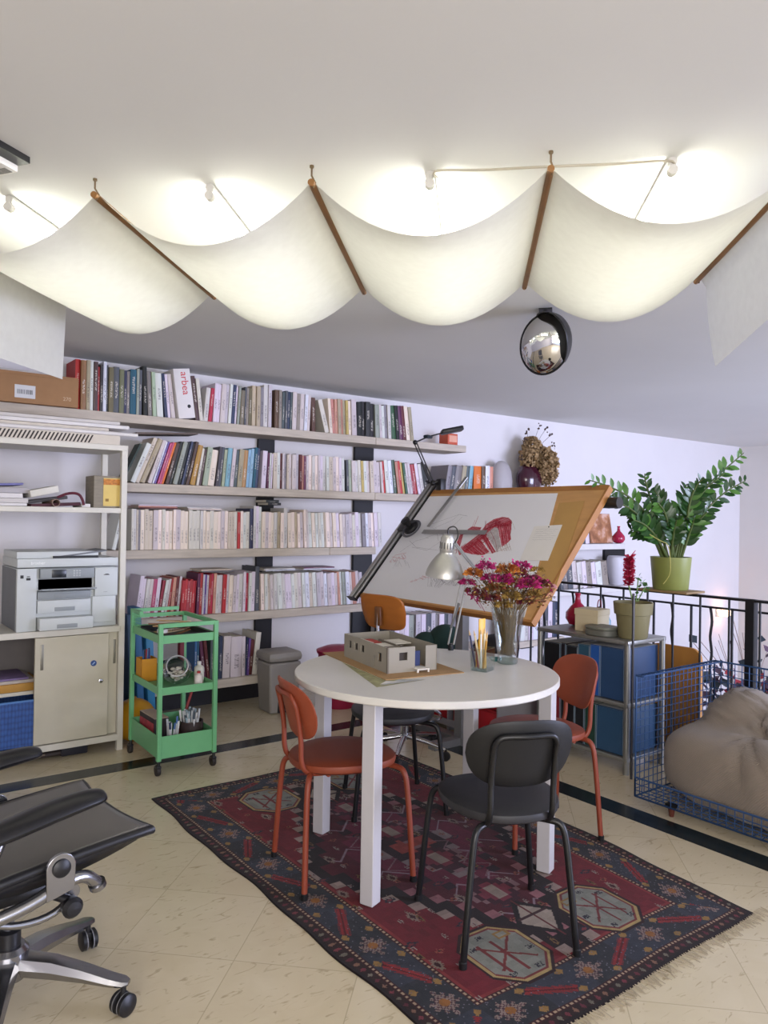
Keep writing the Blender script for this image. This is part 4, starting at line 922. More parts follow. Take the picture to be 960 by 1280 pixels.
# printed plan sheets under the base
t = thing('printed_plan', 'green and grey printed site plan sticking out from under the base sheet', 'drawing', (A0.x, A0.y, TZ), ang)
MB().add([(-.13, -.17, .0002), (.09, -.13, .0002), (-.052, -.05, .0002), (-.052, .30, .0002)], [(0, 1, 2, 3)]).build('sheet', M('plan_green', '97946c', .7, var=.35, scale=30), t)
MB().add([(-.11, -.15, .0006), (.085, -.128, .0006), (-.0, -.09, .0006)], [(0, 1, 2)]).build('grey_field', M('plan_grey', 'aeb0b2', .7, var=.2, scale=50), t)
MB().add([(-.10, -.135, .0008), (-.01, -.122, .0008), (-.055, -.095, .0008)], [(0, 1, 2)]).build('white_field', sh, t)
# square glass with pencils
g0 = atZ(603, 838, TZ)
t = thing('pencil_glass', 'square glass tumbler holding yellow pencils on the round table', 'glass', (g0.x, g0.y, TZ), math.radians(18))
def sq(s, z): return [(-s, -s, z), (s, -s, z), (s, s, z), (-s, s, z)]
mb = MB(); mb.add(sq(.034, .0005)+sq(.037, .088)+sq(.0345, .088)+sq(.031, .012), [(3, 2, 1, 0)]+[(i, (i+1) % 4, 4+(i+1) % 4, 4+i) for i in range(4)]+[(4+i, 4+(i+1) % 4, 8+(i+1) % 4, 8+i) for i in range(4)]+[(8+i, 8+(i+1) % 4, 12+(i+1) % 4, 12+i) for i in range(4)]+[(12, 13, 14, 15)])
mb.build('tumbler', glassmat('clear_glass'), t)
MB().box(-.031, .031, -.031, .031, .001, .011).build('thick_base', glassmat('base_glass', 'dfe8e6', .05), t)
rr = random.Random(11)
pcol = [('c99a22', 'yellow'), ('c99a22', 'yellow'), ('d6c8a8', 'pale wooden'), ('c99a22', 'yellow'), ('b8862a', 'ochre'), ('d6c8a8', 'pale wooden'), ('8a3a34', 'dark red'), ('3a3c58', 'dark blue'), ('d8d4c8', 'white')]
for i, (c, nm) in enumerate(pcol):
    x, y = rr.uniform(-.02, .02), rr.uniform(-.02, .02); dx, dy = (rr.uniform(-.03, .03), rr.uniform(-.02, .02)); L_ = rr.uniform(.12, .16)
    if i >= 6: x = -.018+.004*i*0; dx = -.012-.008*(i-6); L_ = .13+.014*(i-6)
    a = Vector((x, y, .013)); b = Vector((max(-.03, min(.03, x+dx*.6)), max(-.028, min(.028, y+dy*.6)), .088)); d = (b-a).normalized()
    tp = thing('pencil', f'{nm} pencil in the square glass, '+['one of the three yellow ones', 'one of the three yellow ones', 'one of two pale ones', 'one of the three yellow ones', 'the only ochre one', 'one of two pale ones', 'leaning to the left', 'leaning furthest left', 'tallest at the left'][i], 'pencil', (g0.x, g0.y, TZ), 0, 'pencils in the square glass')
    MB().tube([a, a+d*(L_-.02)], .0042, 6).build('shaft', M('pencil_'+c, c, .45), tp)
    MB().tube([a+d*(L_-.02), a+d*L_], [.0042, .0008], 6).build('tip', M('pencil_wood', 'c8a878', .6), tp)
tag(MB().box(-.017, .017, -.002, .002, .0, .185, bev=.001).build('ruler', M('yellow_plastic', 'd8a41a', .4), loc=(g0.x+.006, g0.y+.012, TZ+.0135)), 'broad yellow scale ruler standing in the square glass', 'ruler')
# flower vase
v0 = atZ(634, 829, TZ)
t = thing('glass_vase', 'tall flared cut-glass vase full of dried stems on the table', 'vase', (v0.x, v0.y, TZ), 0)
VH = .225
MB().lathe([(0, .001), (.038, .001), (.042, .008), (.04, .03), (.050, .10), (.063, .18), (.070, VH), (.066, VH), (.059, .18), (.046, .10), (.036, .034), (0, .028)], seg=36).build('vase', glassmat('vase_glass', 'fafcfb', .06), t)
MB().lathe([(.030, .002), (.040, .002), (.041, .016), (.03, .024)], seg=36).build('foot', glassmat('base_glass'), t)
t = thing('dried_flowers', 'bouquet of magenta and orange dried flowers in the glass vase', 'flowers', (v0.x, v0.y, TZ), 0)
rr = random.Random(21)
stems = MB(); dirs = []
CR, CU = Vector((RT.x, RT.y, 0)).normalized(), Vector((0, 0, 1)); CF = Vector((-FW.x, -FW.y, 0)).normalized()
def sp_(a, b, c): return CR*a+CF*b+CU*c       # spread across, towards viewer, up
for i in range(95):
    a = rr.gauss(0, .09); a = max(-.17, min(.17, a)); b = max(-.13, min(.13, rr.gauss(0, .07))); c = rr.uniform(.3, .42)-abs(a)*.35
    base = sp_(rr.uniform(-.025, .025)-a*.12, rr.uniform(-.025, .025), .036)
    neck = sp_(max(-.054, min(.054, a*.42)), max(-.05, min(.05, b*.45)), VH)
    tip = sp_(a, b, c)
    stems.tube(smoothpath([base, (base+neck)/2, neck, (neck*2+tip)/3+Vector((0, 0, .02)), tip], 1), .0014, 4); dirs.append(tip)
stems.build('stems', M('stem_brown', '6a5433', .8, var=.3), t)
def bloom(c, r_, n, mats, nm, spread=.9, size=.3, lab=None):
    mb = MB()
    for _ in range(n):
        d = Vector((rr.gauss(0, 1), rr.gauss(0, 1), rr.gauss(0, .9))).normalized(); d.z = abs(d.z)*.8-.25; p = c+d*r_*rr.uniform(.4, spread)
        s_ = r_*size*rr.uniform(.7, 1.3); w_ = d.orthogonal().normalized()*s_*.45
        mb.add([p-w_*.3, p+w_+d*s_*.5, p+d*s_*1.2, p-w_+d*s_*.5], [(0, 1, 2, 3)], rr.randrange(len(mats)))
    o = mb.build(nm, mats, t)
    if lab: o['label'] = lab
    return o
mag = [M('magenta_petal', 'c02a7c', .6, var=.2), M('magenta_deep', '8e1450', .6)]
org = [M('orange_petal', 'd88a3a', .7, var=.2), M('orange_deep', 'a85a26', .7)]
yel = [M('straw_petal', 'c2a054', .7, var=.2), M('straw_deep', '8a6a34', .7)]
drk = [M('plum_petal', '6c2242', .7), M('rust_petal', '8a4a2c', .7)]
pk = [M('pink_pale', 'd6a2a8', .7)]
def at2(px, py, off): # point in the bouquet seen at that pixel, off metres towards the viewer
    d = ray(px, py); base = v0; k = ((base.x*FW.x+base.y*FW.y)-off)
    return Vector(E0+d*k)-Vector((v0.x, v0.y, TZ))
for px, py, off, r_, ms, nm in ((584, 728, .04, .030, mag, 'm'), (592, 716, .02, .036, org, 'o'), (608, 708, .05, .030, mag, 'm'), (612, 722, .06, .03, mag, 'm'), (628, 724, .08, .04, mag, 'm'), (634, 712, .03, .042, org, 'o'), (645, 728, .05, .036, org, 'y'), (660, 730, .08, .042, mag, 'm'), (652, 706, .0, .030, mag, 'm'), (672, 712, .0, .026, yel, 'y'), (600, 742, .05, .03, drk, 'd'), (640, 745, .06, .034, yel, 'y'), (656, 752, .05, .03, drk, 'd'), (616, 748, .06, .03, drk, 'd'), (678, 730, .02, .034, drk, 'd'), (630, 756, .04, .03, yel, 'y'), (688, 733, .0, .022, pk, 'p'), (590, 738, .0, .026, drk, 'd'), (668, 742, .06, .028, yel, 'y'), (645, 715, -.06, .04, drk, 'd'), (620, 735, -.06, .04, org, 'o'), (665, 725, -.06, .04, mag, 'm')):
    bloom(at2(px, py, off), r_, int(230*r_/.03), ms, 'bloom', 1.0, .34)
# loose upright sprigs
for px, py in ((602, 700), (606, 702), (611, 704), (617, 706), (598, 706), (641, 702), (648, 704), (655, 706), (661, 709), (590, 745), (597, 750), (585, 740), (676, 724), (684, 728), (690, 738)):
    c = at2(px, py, rr.uniform(0, .05)); spg = MB(); spg.tube([c-Vector((c.x*.25, c.y*.25, .05)), c+CU*.006], .001, 4, mi=1)
    for _ in range(9):
        p = c+Vector((rr.gauss(0, .005), rr.gauss(0, .005), rr.gauss(0, .007))); a = Vector((rr.gauss(0, 1), rr.gauss(0, 1), rr.gauss(.4, 1))).normalized(); b = a.orthogonal()
        spg.add([p-b*.005, p+a*.008, p+b*.005+a*.002, p-a*.004], [(0, 1, 2, 3)], rr.randrange(2))
    spg.build('sprig', mag, t)
fol = MB()
for _ in range(1100):
    k = rr.choice(dirs); q = rr.uniform(.45, 1.0); nck = Vector((k.x*.42, k.y*.42, VH)); p = nck.lerp(k, q)+Vector((rr.gauss(0, .012), rr.gauss(0, .012), rr.gauss(0, .01)))
    a = Vector((rr.gauss(0, 1), rr.gauss(0, 1), rr.gauss(.6, 1))).normalized(); b = a.orthogonal().normalized(); s_ = rr.uniform(.008, .015)
    fol.add([p, p+b*s_*.4+a*s_*.5, p+a*s_*1.3, p-b*s_*.4+a*s_*.5], [(0, 1, 2, 3)], rr.randrange(3))
fol.build('dry_leaves', [M('leaf_straw', '94793e', .8), M('leaf_brown', '5e4428', .8), M('leaf_rust', '84482c', .8)], t)
# small turquoise dish
d0 = atZ(619, 826, TZ)
tag(MB().lathe([(.018, .0005), (.026, .012), (.024, .013), (.016, .004), (0, .004)], seg=24, c=(d0.x, d0.y, TZ)).build('small_dish', M('turquoise_glass', '4a7a74', .2)), 'tiny turquoise dish between the pencil glass and the vase', 'dish')
# silver lamp standing at the far edge
lp = atZ(578, 801, TZ)
dv = Vector((TX, TY, 0))-Vector((lp.x, lp.y, 0))
if dv.length > TR-.03: lp = Vector((TX, TY, TZ))-dv.normalized()*(TR-.03)
t = thing('desk_lamp', 'silver desk lamp with bell shade clamped to the far table edge', 'lamp', (lp.x, lp.y, TZ), 0)
sil = M('silver_paint', 'b9b8b2', .35, .7, var=.03)
dep = lp.x*FW.x+lp.y*FW.y
def lpt(px, py, k=0): return E0+ray(px, py)*(dep-k)-Vector((lp.x, lp.y, TZ))
MB().tube([(0, 0, 0.0005), (0, 0, .022)], .013, 12).tube([(0, 0, .02), (0, 0, .03)], .009, 12).build('clamp', blk, t)
e1 = lpt(582, 716, .0); sh_top = lpt(564, 664, .16); sh_c = lpt(556, 716, .22)
for k in (-.012, .012):
    MB().tube([CR*k+Vector((0, 0, .025)), CR*k+e1], .0042, 8).build('lower_arm', sil, t)
MB().tube([Vector((0, 0, .10)), e1*.55+Vector((0, 0, .02))], .006, 8).build('spring', M('spring_metal', '8c8c8a', .3, .9), t)
elb = lpt(600, 718, .05)
MB().tube([e1, elb], .006, 8).build('elbow', blk, t)
for k in (-.006, .006): MB().tube([elb+CU*k, lpt(566, 676, .2)+CU*k], .0038, 8).build('upper_arm', sil, t)
ax = (Vector((0, 0, 1))+CR*.06+CF*.12).normalized()
zx = ax; yx = CF-ax*CF.dot(ax); yx.normalize(); xx_ = yx.cross(zx)
mm = Matrix(((xx_.x, yx.x, zx.x, sh_c.x), (xx_.y, yx.y, zx.y, sh_c.y), (xx_.z, yx.z, zx.z, sh_c.z), (0, 0, 0, 1)))
q = (dep-.22)/F_PX
SR = 24*q; 
MB().lathe([(SR, -4*q), (SR*1.0, -2.5*q), (SR*.93, 4*q), (SR*.78, 12*q), (SR*.55, 20*q), (SR*.36, 25*q), (SR*.35, 27*q), (SR*.37, 28*q), (SR*.355, 44*q), (SR*.25, 48.5*q), (0, 49.5*q), (0, 47*q), (SR*.3, 42*q), (SR*.3, 26*q), (SR*.72, 11*q), (SR*.9, 2*q), (SR*.96, -4*q), (SR, -4*q)], seg=40, mat=mm, cap=False).build('shade', sil, t)
sl = MB()
for i in range(14):
    a = 2*PI*i/14; sl.box(-.0018, .0018, -.001, .0015, 31*q, 39*q, mat=mm @ rot('Z', math.degrees(a)) @ tr(0, -SR*.366, 0))
sl.build('vent_slots', M('slot_dark', '4a4a48', .6), t)
MB().tube(smoothpath([mm @ Vector((0, 0, 48*q)), mm @ Vector((.004, 0, 57*q)), mm @ Vector((-.03, 0, 60*q)), mm @ Vector((-.045, 0, 48*q)), mm @ Vector((-.03, 0, 38*q))], 2), .0028, 6).build('cord', blk, t)
MB().ball(mm @ Vector((0, 0, 10*q)), .03, seg=16, rings=10).build('bulb', M('bulb_white', 'e8e4d8', .3), t)
# ------------------------------------------------------------------ bistro chairs round the table
def sell(a, b, n, p, top=1.0):
    out = []
    for k in range(n):
        t_ = 2*PI*k/n; c, s_ = math.cos(t_), math.sin(t_)
        out.append((a*math.copysign(abs(c)**(2/p), c), b*math.copysign(abs(s_)**(2/p), s_)))
    return out
SEATZ = .432
def make_chair(lab, seatm, backm, framem):
    t = thing('bistro_chair', lab, 'chair', (0, 0, 0), 0, 'bistro chairs around the round table')
    # seat: rounded, slightly domed pad
    mb = MB(); n = 40; prof = [(.90, -.036), (.985, -.026), (1.0, -.014), (.985, -.004), (.93, .0), (.6, .002), (.25, .001)]
    base = sell(.188, .195, n, 2.35)
    vs = []; fs = []
    for s_, z in prof:
        for x, y in base: vs.append((x*s_*(1-.09*(y < 0)*abs(y)/.195), y*s_, SEATZ+z-.006*(abs(y/.195)**2)*s_*(s_ > .3)))
    for i in range(len(prof)-1):
        for k in range(n): k2 = (k+1) % n; fs.append((i*n+k, i*n+k2, (i+1)*n+k2, (i+1)*n+k))
    fs.append(tuple(range(n-1, -1, -1))); fs.append(tuple((len(prof)-1)*n+k for k in range(n)))
    MB().add(vs, fs, 0, True).build('seat', seatm, t)
    # backrest: curved rounded plate
    BW, BH, BZ, BY = .168, .105, .608, -.205
    def bp(x, z, th):
        yy = BY-.10*(z/.2)*.55-.0+ (x*x)*1.5*1.0
        return Vector((x, yy+th, BZ+z))
    bb = sell(1, 1, 44, 2.9)
    vs = []; fs = []; rings = [(.25, 0), (.6, 0), (.9, 0), (1.0, .35), (1.0, .65), (.9, 1), (.6, 1), (.25, 1)]
    for s_, th in rings:
        for a, b in bb:
            wscale = 1-.13*max(0, -b)
            vs.append(bp(a*s_*BW*wscale, b*s_*BH, (th-.5)*.016))
    n = 44
    for i in range(len(rings)-1):
        for k in range(n): k2 = (k+1) % n; fs.append((i*n+k, (i+1)*n+k, (i+1)*n+k2, i*n+k2))
    fs.append(tuple(range(n))); fs.append(tuple((len(rings)-1)*n+k for k in range(n-1, -1, -1)))
    MB().add(vs, fs, 0, True).build('backrest', backm, t)
    # legs
    tr_ = .0105
    for sx_, sy_, fx, fy in ((-1, -1, .178, -.2), (1, -1, .178, -.2), (-1, 1, .205, .2), (1, 1, .205, .2)):
        p = [(sx_*fx, fy, .0), (sx_*(fx-.030), fy*.93, .33), (sx_*(fx-.042), fy*.885, .385), (sx_*(fx-.075), fy*.8, .392), (sx_*(fx-.12), fy*.62, .391)]
        lg_ = MB().tube(smoothpath(p, 2), tr_, 10).build('leg', framem, t)
        MB().lathe([(.0125, 0), (.0125, .018), (.0105, .02)], seg=12, c=(sx_*fx, fy, .0003)).build('foot_cap', MATS['black_plastic'], lg_)
    # U-shaped back tube: under the seat, up behind the backrest and across
    hw = .098
    def byz(z): return BY-.10*((z-BZ)/.2)*.55
    L_ = [(-hw+.012, -.02, .388), (-hw+.004, -.13, .388), (-hw, -.175, .40), (-hw, -.193, .44), (-hw, byz(.52)-.012, .52), (-hw, byz(.62)-.016+.014, .62)]
    top = .668
    pts = L_+[(-hw, byz(.64)-.003, .640), (-hw+.012, byz(top)-.004, top-.006), (-hw+.03, byz(top)-.007, top), (0, byz(top)-.019, top)]
    pts += [(-x, y, z) for x, y, z in pts[:-1][::-1]]
    MB().tube(smoothpath(pts, 2), .0095, 10).build('back_frame', framem, t)
    MB().tube([(-.13, -.10, .392), (.13, -.10, .392)], .008, 8).tube([(-.13, .10, .392), (.13, .10, .392)], .008, 8).build('seat_support', framem, t)
    return t
osm = M('orange_seat', '7e3820', .55, var=.05); obm = M('orange_back', '8e4229', .5, var=.05); ofm = M('orange_steel', '803823', .45, var=.05)
ksm = M('black_seat', '28272a', .5, var=.05); kbm = M('black_back', '121214', .5, var=.05); kfm = M('black_steel', '131315', .35, var=.05)
def place(t, cx, cy, fx, fy): t.location = (cx, cy, RUGZ); t.rotation_euler = (0, 0, math.atan2(fy, fx)-PI/2); return t
RUGZ = .0058
oc = place(make_chair('burnt-orange bistro chair on the left of the round table, nearest the cart', osm, obm, ofm), 1.585, 2.328, .976, -.215)
kc = place(make_chair('black bistro chair in front of the table with its back to the viewer', ksm, kbm, kfm), 1.765, 1.703, .42, .907)
c = copy_tree(oc); place(c, 2.452, 2.148, -.94, .344); c.location.z = .0058; c['label'] = 'burnt-orange bistro chair at the right of the table beside the blue box files'
c = copy_tree(kc); place(c, 2.135, 2.735, -.42, -.91); c['label'] = 'black bistro chair behind the table, mostly hidden by the tabletop'
# ------------------------------------------------------------------ drafting table
XB, ZB = 2.80, .812; TILT = math.radians(48.9); LEN = .90
YL, YR = 3.94, 2.50
yc = (YL+YR)/2; HWD = (YL-YR)/2
t = thing('drafting_table', 'tilted wooden drafting table with parallel-arm rail behind the round table', 'drafting table', (XB, yc, 0), 0)
# board frame: a along -Y (viewer's right), b up the slope, n out of the face (towards the viewer)
bm4 = Matrix(((0, math.cos(TILT), -math.sin(TILT), 0), (-1, 0, 0, 0), (0, math.sin(TILT), math.cos(TILT), ZB), (0, 0, 0, 1)))
woodm = M('board_wood', 'c2925a', .5, var=.12, scale=4, stretch=(6, 1, 6)); woodd = M('board_edge', 'a06c34', .5, var=.1)
MB().box(-HWD, HWD, 0, LEN, -.03, 0, mat=bm4).build('board', woodm, t, bevel=.003)
MB().box(-HWD, HWD, -.014, 0, -.034, .004, mat=bm4).box(HWD, HWD+.014, -.014, LEN, -.034, .004, mat=bm4).box(-HWD, HWD, LEN-.03, LEN+.004, -.034, .0025, mat=bm4).build('edge_strip', woodd, t)
stm = M('stand_metal', '8a8a8c', .4, .5)
MB().box(.195, .245, -.03, .03, .04, 1.03).box(.17, .27, -.16, .16, .93, .99).build('stand', stm, t)
MB().box(.19, .25, -.38, .38, .0, .042).box(.0, .27, -.03, .03, .0, .042).build('foot', stm, t)
# roller (counterweight) at the top right corner
MB().tube([bm4 @ Vector((HWD-.06, LEN-.07, -.06)), bm4 @ Vector((HWD+.075, LEN-.07, -.06))], .03, 20).build('counterweight', M('dark_metal', '3a3836', .3, .6), t)
# aluminium rail of the drafting machine on the left edge
al = M('aluminium', 'b4b4b2', .3, .85, var=.02); ald = M('rail_groove', '26262a', .4)
rl = MB()
for a0, a1, z1 in ((-HWD-.052, -HWD-.030, .028), (-HWD-.020, -HWD-.006, .034), (-HWD+.004, -HWD+.020, .026)): rl.box(a0, a1, -.05, LEN+.045, .006, z1, mat=bm4)
rl.build('rail', al, t, bevel=.002)
MB().box(-HWD-.05, -HWD+.02, -.048, LEN+.043, .0005, .016, mat=bm4).build('rail_base', ald, t)
MB().box(-HWD-.056, -HWD+.024, -.056, -.05, -.002, .036, mat=bm4).box(-HWD-.056, -HWD+.024, LEN+.044, LEN+.052, -.002, .05, mat=bm4).build('rail_end', blk, t)
# drafting head, rulers
hd = MB(); hp = Vector((-HWD+.11, .535, 0))
hd.box(hp.x-.11, hp.x+.01, hp.y-.035, hp.y+.035, .03, .05, mat=bm4, bev=.004)
hd.lathe([(.055, .03), (.058, .045), (.05, .055), (.02, .058), (.018, .085), (.03, .09), (.03, .11), (0, .115)], seg=24, mat=bm4 @ tr(hp.x, hp.y, 0))
hd.build('drafting_head', blk, t)
rg = MB()
for r_ in (.07, .062): rg.tube([bm4 @ (Vector((hp.x+.05+r_*math.cos(2*PI*k/28), hp.y-.03+r_*math.sin(2*PI*k/28), .06))) for k in range(28)], .004, 6, closed=True)
rg.build('dial_ring', M('dial_grey', '6a6a70', .3, .6), t)
# rulers lie horizontally in the photograph and up the slope
def uvb(px, py, n=.03):
    """board coordinates (a, b) of a spot seen on the board, n above its face"""
    inv = bm4.inverted(); base = Vector((XB, yc, 0))
    o = inv @ (E0-base); d = (inv.to_3x3() @ ray(px, py)); k = (n-o.z)/d.z; p = o+d*k; return p.x, p.y
a0 = uvb(528, 664, .03); a1 = uvb(607, 665, .03); d = Vector((a1[0]-a0[0], a1[1]-a0[1], 0)); an = math.degrees(math.atan2(d.y, d.x))
MB().box(0, d.length, -.016, .016, 0, .004, mat=bm4 @ tr(a0[0], a0[1], .024) @ rot('Z', an)).build('ruler', M('steel_ruler', '9c9c9a', .3, .6), t)
b0 = uvb(535, 658, .03); b1 = uvb(583, 596, .03); d = Vector((b1[0]-b0[0], b1[1]-b0[1], 0)); an = math.degrees(math.atan2(d.y, d.x))
MB().box(0, min(d.length, .52), -.014, .014, 0, .004, mat=bm4 @ tr(b0[0], b0[1], .026) @ rot('Z', an)).build('ruler', MATS['steel_ruler'], t)
# --- drawing sheet, with the drawing's strokes
def onb(px, py, n): a, b = uvb(px, py, n); return bm4 @ Vector((a, b, n))
sheet = thing('drawing_sheet', 'large white sheet with a red chalk sketch pinned to the drafting board', 'drawing', (XB, yc, 0), 0)
sl_, sr_ = -HWD+.02, None
q = [uvb(455, 742, .001), uvb(664, 757, .001), uvb(694, 622, .001), uvb(556, 621, .001)]
pts = [(-HWD+.022, .012), (q[1][0], .012), (q[2][0], LEN-.05), (-HWD+.022, LEN-.055)]
MB().prism(pts, .0006, .0014, mat=bm4).build('sheet', M('drawing_paper', 'e4e3e6', .8, var=.02, scale=3), sheet)
redm = M('red_chalk', 'b22c3e', .8, var=.25, scale=45); pkm = M('pink_chalk', 'c87880', .8, var=.2, scale=90); grm = M('graphite', '77747a', .8); tanm = M('tan_chalk', 'a8907c', .8)
def stroke(mb, pp, wpx, n=.0018):
    P3 = [Vector((*uvb(x, y, n), n)) for x, y in pp]; w_ = wpx*.0042/2
    L_, R_ = [], []
    for i, p in enumerate(P3):
        a = P3[max(0, i-1)]; b = P3[min(len(P3)-1, i+1)]; d = (b-a); d.z = 0
        if d.length < 1e-6: d = Vector((1, 0, 0))
        d.normalize(); nn = Vector((-d.y, d.x, 0)); L_.append(bm4 @ (p+nn*w_)); R_.append(bm4 @ (p-nn*w_))
    k = len(P3); mb.add(L_+R_, [(i, i+1, k+i+1, k+i) for i in range(k-1)])
def poly(mb, pp, n=.0016): mb.add([onb(x, y, n) for x, y in pp], [tuple(range(len(pp)))])
def hatch(mb, pp, k, wpx, jit, rr, n=.002):
    """strokes across a quad a-b-c-d"""
    a, b, c, d = pp
    for i in range(k):
        s_ = (i+.5)/k; x0 = a[0]+(b[0]-a[0])*s_+rr.uniform(-jit, jit); y0 = a[1]+(b[1]-a[1])*s_; x1 = d[0]+(c[0]-d[0])*s_+rr.uniform(-jit, jit); y1 = d[1]+(c[1]-d[1])*s_
        stroke(mb, [(x0, y0), ((x0+x1)/2+rr.uniform(-jit, jit), (y0+y1)/2), (x1, y1)], wpx, n)
rr = random.Random(8)
rd = MB()
def inside(p, pp):
    r_ = False
    for i in range(len(pp)):
        (x0, y0), (x1, y1) = pp[i], pp[i-1]
        if (y0 > p[1]) != (y1 > p[1]) and p[0] < (x1-x0)*(p[1]-y0)/(y1-y0)+x0: r_ = not r_
    return r_
def scribble(mb, pp, ang, gap, wpx, n):
    """chalk strokes filling an outline, at an angle, clipped to it"""
    c, s_ = math.cos(math.radians(ang)), math.sin(math.radians(ang)); us = [x*c+y*s_ for x, y in pp]; vs_ = [-x*s_+y*c for x, y in pp]
    v = min(vs_)
    while v < max(vs_):
        u = min(us)-1; run = []
        sl = rr.uniform(-.06, .06)
        while u < max(us)+1:
            vv = v+sl*(u-min(us))+rr.uniform(-.25, .25); p = (u*c-vv*s_, u*s_+vv*c)
            if inside(p, pp) and rr.random() > .012: run.append(p)
            else:
                if len(run) > 2: stroke(mb, run, wpx*rr.uniform(.7, 1.3), n+rr.uniform(0, .0004))
                run = []
            u += 1.5
        if len(run) > 2: stroke(mb, run, wpx, n)
        v += gap*rr.uniform(.7, 1.3)
SH = [([(572, 688), (606, 662), (612, 656), (622, 650), (632, 655), (606, 671), (588, 688), (574, 694)], -38), ([(602, 663), (608, 655), (617, 649), (628, 646), (636, 647), (640, 652), (636, 658), (624, 657), (614, 660), (606, 668)], -20), ([(622, 657), (640, 651), (638, 668), (639, 674), (634, 679), (627, 684)], 82), ([(577, 689), (598, 672), (612, 690), (604, 694), (590, 693)], 40), ([(601, 671), (606, 667), (620, 690), (615, 692)], 58), ([(571, 678), (575, 668), (580, 664), (577, 676), (574, 686)], -60), ([(584, 662), (590, 658), (602, 659), (600, 663), (588, 664)], 0)]
for pp, an in SH: scribble(rd, pp, an, .95, .85, .0018)
tn = MB()
for pp, an in SH: poly(tn, pp, .0015)
tn.build('rose_wash', M('rose_wash', 'c9808a', .8, var=.2, scale=60), sheet)
for _ in range(40):
    x = rr.uniform(572, 618); y = 690-(x-574)*.42+rr.uniform(-6, 4); stroke(rd, [(x, y), (x+rr.uniform(8, 16), y-rr.uniform(4, 9))], rr.uniform(.3, .7), .0023)
stroke(rd, [(592, 660), (598, 645)], .7); stroke(rd, [(589, 662), (594, 650)], .5)
stroke(rd, [(570, 692), (574, 672), (579, 666)], .8); stroke(rd, [(568, 688), (590, 678), (604, 667)], .9)
rd.build('red_sketch', redm, sheet)
dk_ = MB()
for _ in range(20):
    x = rr.uniform(606, 637); stroke(dk_, [(x, 650+rr.uniform(0, 6)), (x+rr.uniform(-3, 3), 656+rr.uniform(0, 8))], .3, .0026)
for _ in range(14): y = rr.uniform(656, 680); stroke(dk_, [(625+rr.uniform(-1, 2), y), (637, y-rr.uniform(0, 4))], .3, .0026)
for _ in range(16): x = rr.uniform(578, 612); stroke(dk_, [(x, 688+rr.uniform(-8, 2)), (x+rr.uniform(4, 9), 682-(x-578)*.3+rr.uniform(-3, 3))], .3, .0026)
stroke(dk_, [(606, 664), (618, 651), (630, 647), (639, 650), (639, 662), (637, 674), (631, 683)], .5, .0027); stroke(dk_, [(612, 662), (619, 676), (622, 690)], .5, .0027)
dk_.build('dark_red_sketch', M('dark_red_chalk', '8a1c2c', .8), sheet)
wl = MB(); poly(wl, [(608, 667), (618, 659), (622, 660), (626, 682), (621, 690)], .0024); wl.build('pale_facade', M('facade_tone', 'b8b0b0', .8, var=.2, scale=70), sheet)
bs = MB(); hatch(bs, [(618, 684), (637, 679), (640, 688), (618, 690)], 10, .5, 1, rr); stroke(bs, [(596, 694), (620, 690), (638, 683)], .6); stroke(bs, [(600, 700), (580, 720)], .5); stroke(bs, [(640, 652), (644, 662)], .3)
bs.build('tan_sketch', tanm, sheet)
gr = MB()
for pp in ([(540, 655), (574, 643), (584, 645)], [(541, 661), (566, 650), (574, 643)], [(556, 668), (578, 646)], [(532, 672), (556, 664), (548, 688), (520, 684), (512, 676)], [(515, 684), (534, 688), (552, 676)], [(530, 668), (546, 660)], [(500, 690), (520, 676), (536, 672)], [(546, 664), (548, 676)]): stroke(gr, pp, .35)
hatch(gr, [(566, 722), (592, 720), (580, 733), (552, 731)], 22, .3, 3, rr); hatch(gr, [(536, 720), (560, 721), (548, 735), (535, 733)], 12, .3, 3, rr)
for _ in range(30): x = rr.uniform(540, 596); y = rr.uniform(719, 728); stroke(gr, [(x, y), (x+rr.uniform(-5, 6), y+rr.uniform(3, 9))], .3)
for _ in range(10): x = rr.uniform(492, 510); y = rr.uniform(698, 706); stroke(gr, [(x, y), (x+rr.uniform(-4, 4), y+rr.uniform(3, 8))], .25)
gr.build('graphite_sketch', grm, sheet)
pk = MB(); hatch(pk, [(488, 702), (507, 692), (508, 698), (489, 704)], 9, .5, 2, rr); stroke(pk, [(487, 703), (494, 694), (508, 691)], .6); stroke(pk, [(490, 696), (505, 699)], .5); hatch(pk, [(516, 726), (532, 719), (536, 722), (516, 728)], 7, .4, 3, rr); stroke(pk, [(512, 728), (528, 722), (536, 718)], .5)
pk.build('pink_sketch', pkm, sheet)
# ochre sheet and note
oc_ = thing('ochre_sheet', 'ochre tracing sheet at the right of the drafting board', 'paper', (XB, yc, 0), 0)
A_ = [uvb(x, y, .0012) for x, y in ((699, 629), (731, 626), (694, 737), (664, 745))]
MB().prism([(a, b) for a, b in (A_[3], A_[2], A_[1], A_[0])], .0018, .0026, mat=bm4).build('sheet', M('ochre_paper', 'b48c50', .7, var=.04), oc_)
nt_ = thing('handwritten_note', 'white handwritten note pinned over the ochre sheet on the drafting board', 'note', (XB, yc, 0), 0)
A_ = [uvb(x, y, .003) for x, y in ((668, 658), (703, 656), (685, 701), (650, 700))]
MB().prism([(a, b) for a, b in (A_[3], A_[2], A_[1], A_[0])], .003, .0038, mat=bm4).build('note', M('note_paper', 'e2ded8', .8, var=.02), nt_)
ln = MB()
for i in range(6):
    y = 661.5+2.6*i; x0 = 668-1.0*i; n_ = 9
    pp = [(x0+2+(28-2*(i % 3))*k/n_, y+rr.uniform(-.5, .5)) for k in range(n_+1)]; stroke(ln, pp, .16, .0042)
ln.build('handwriting', M('note_ink', '6a686e', .8), nt_)
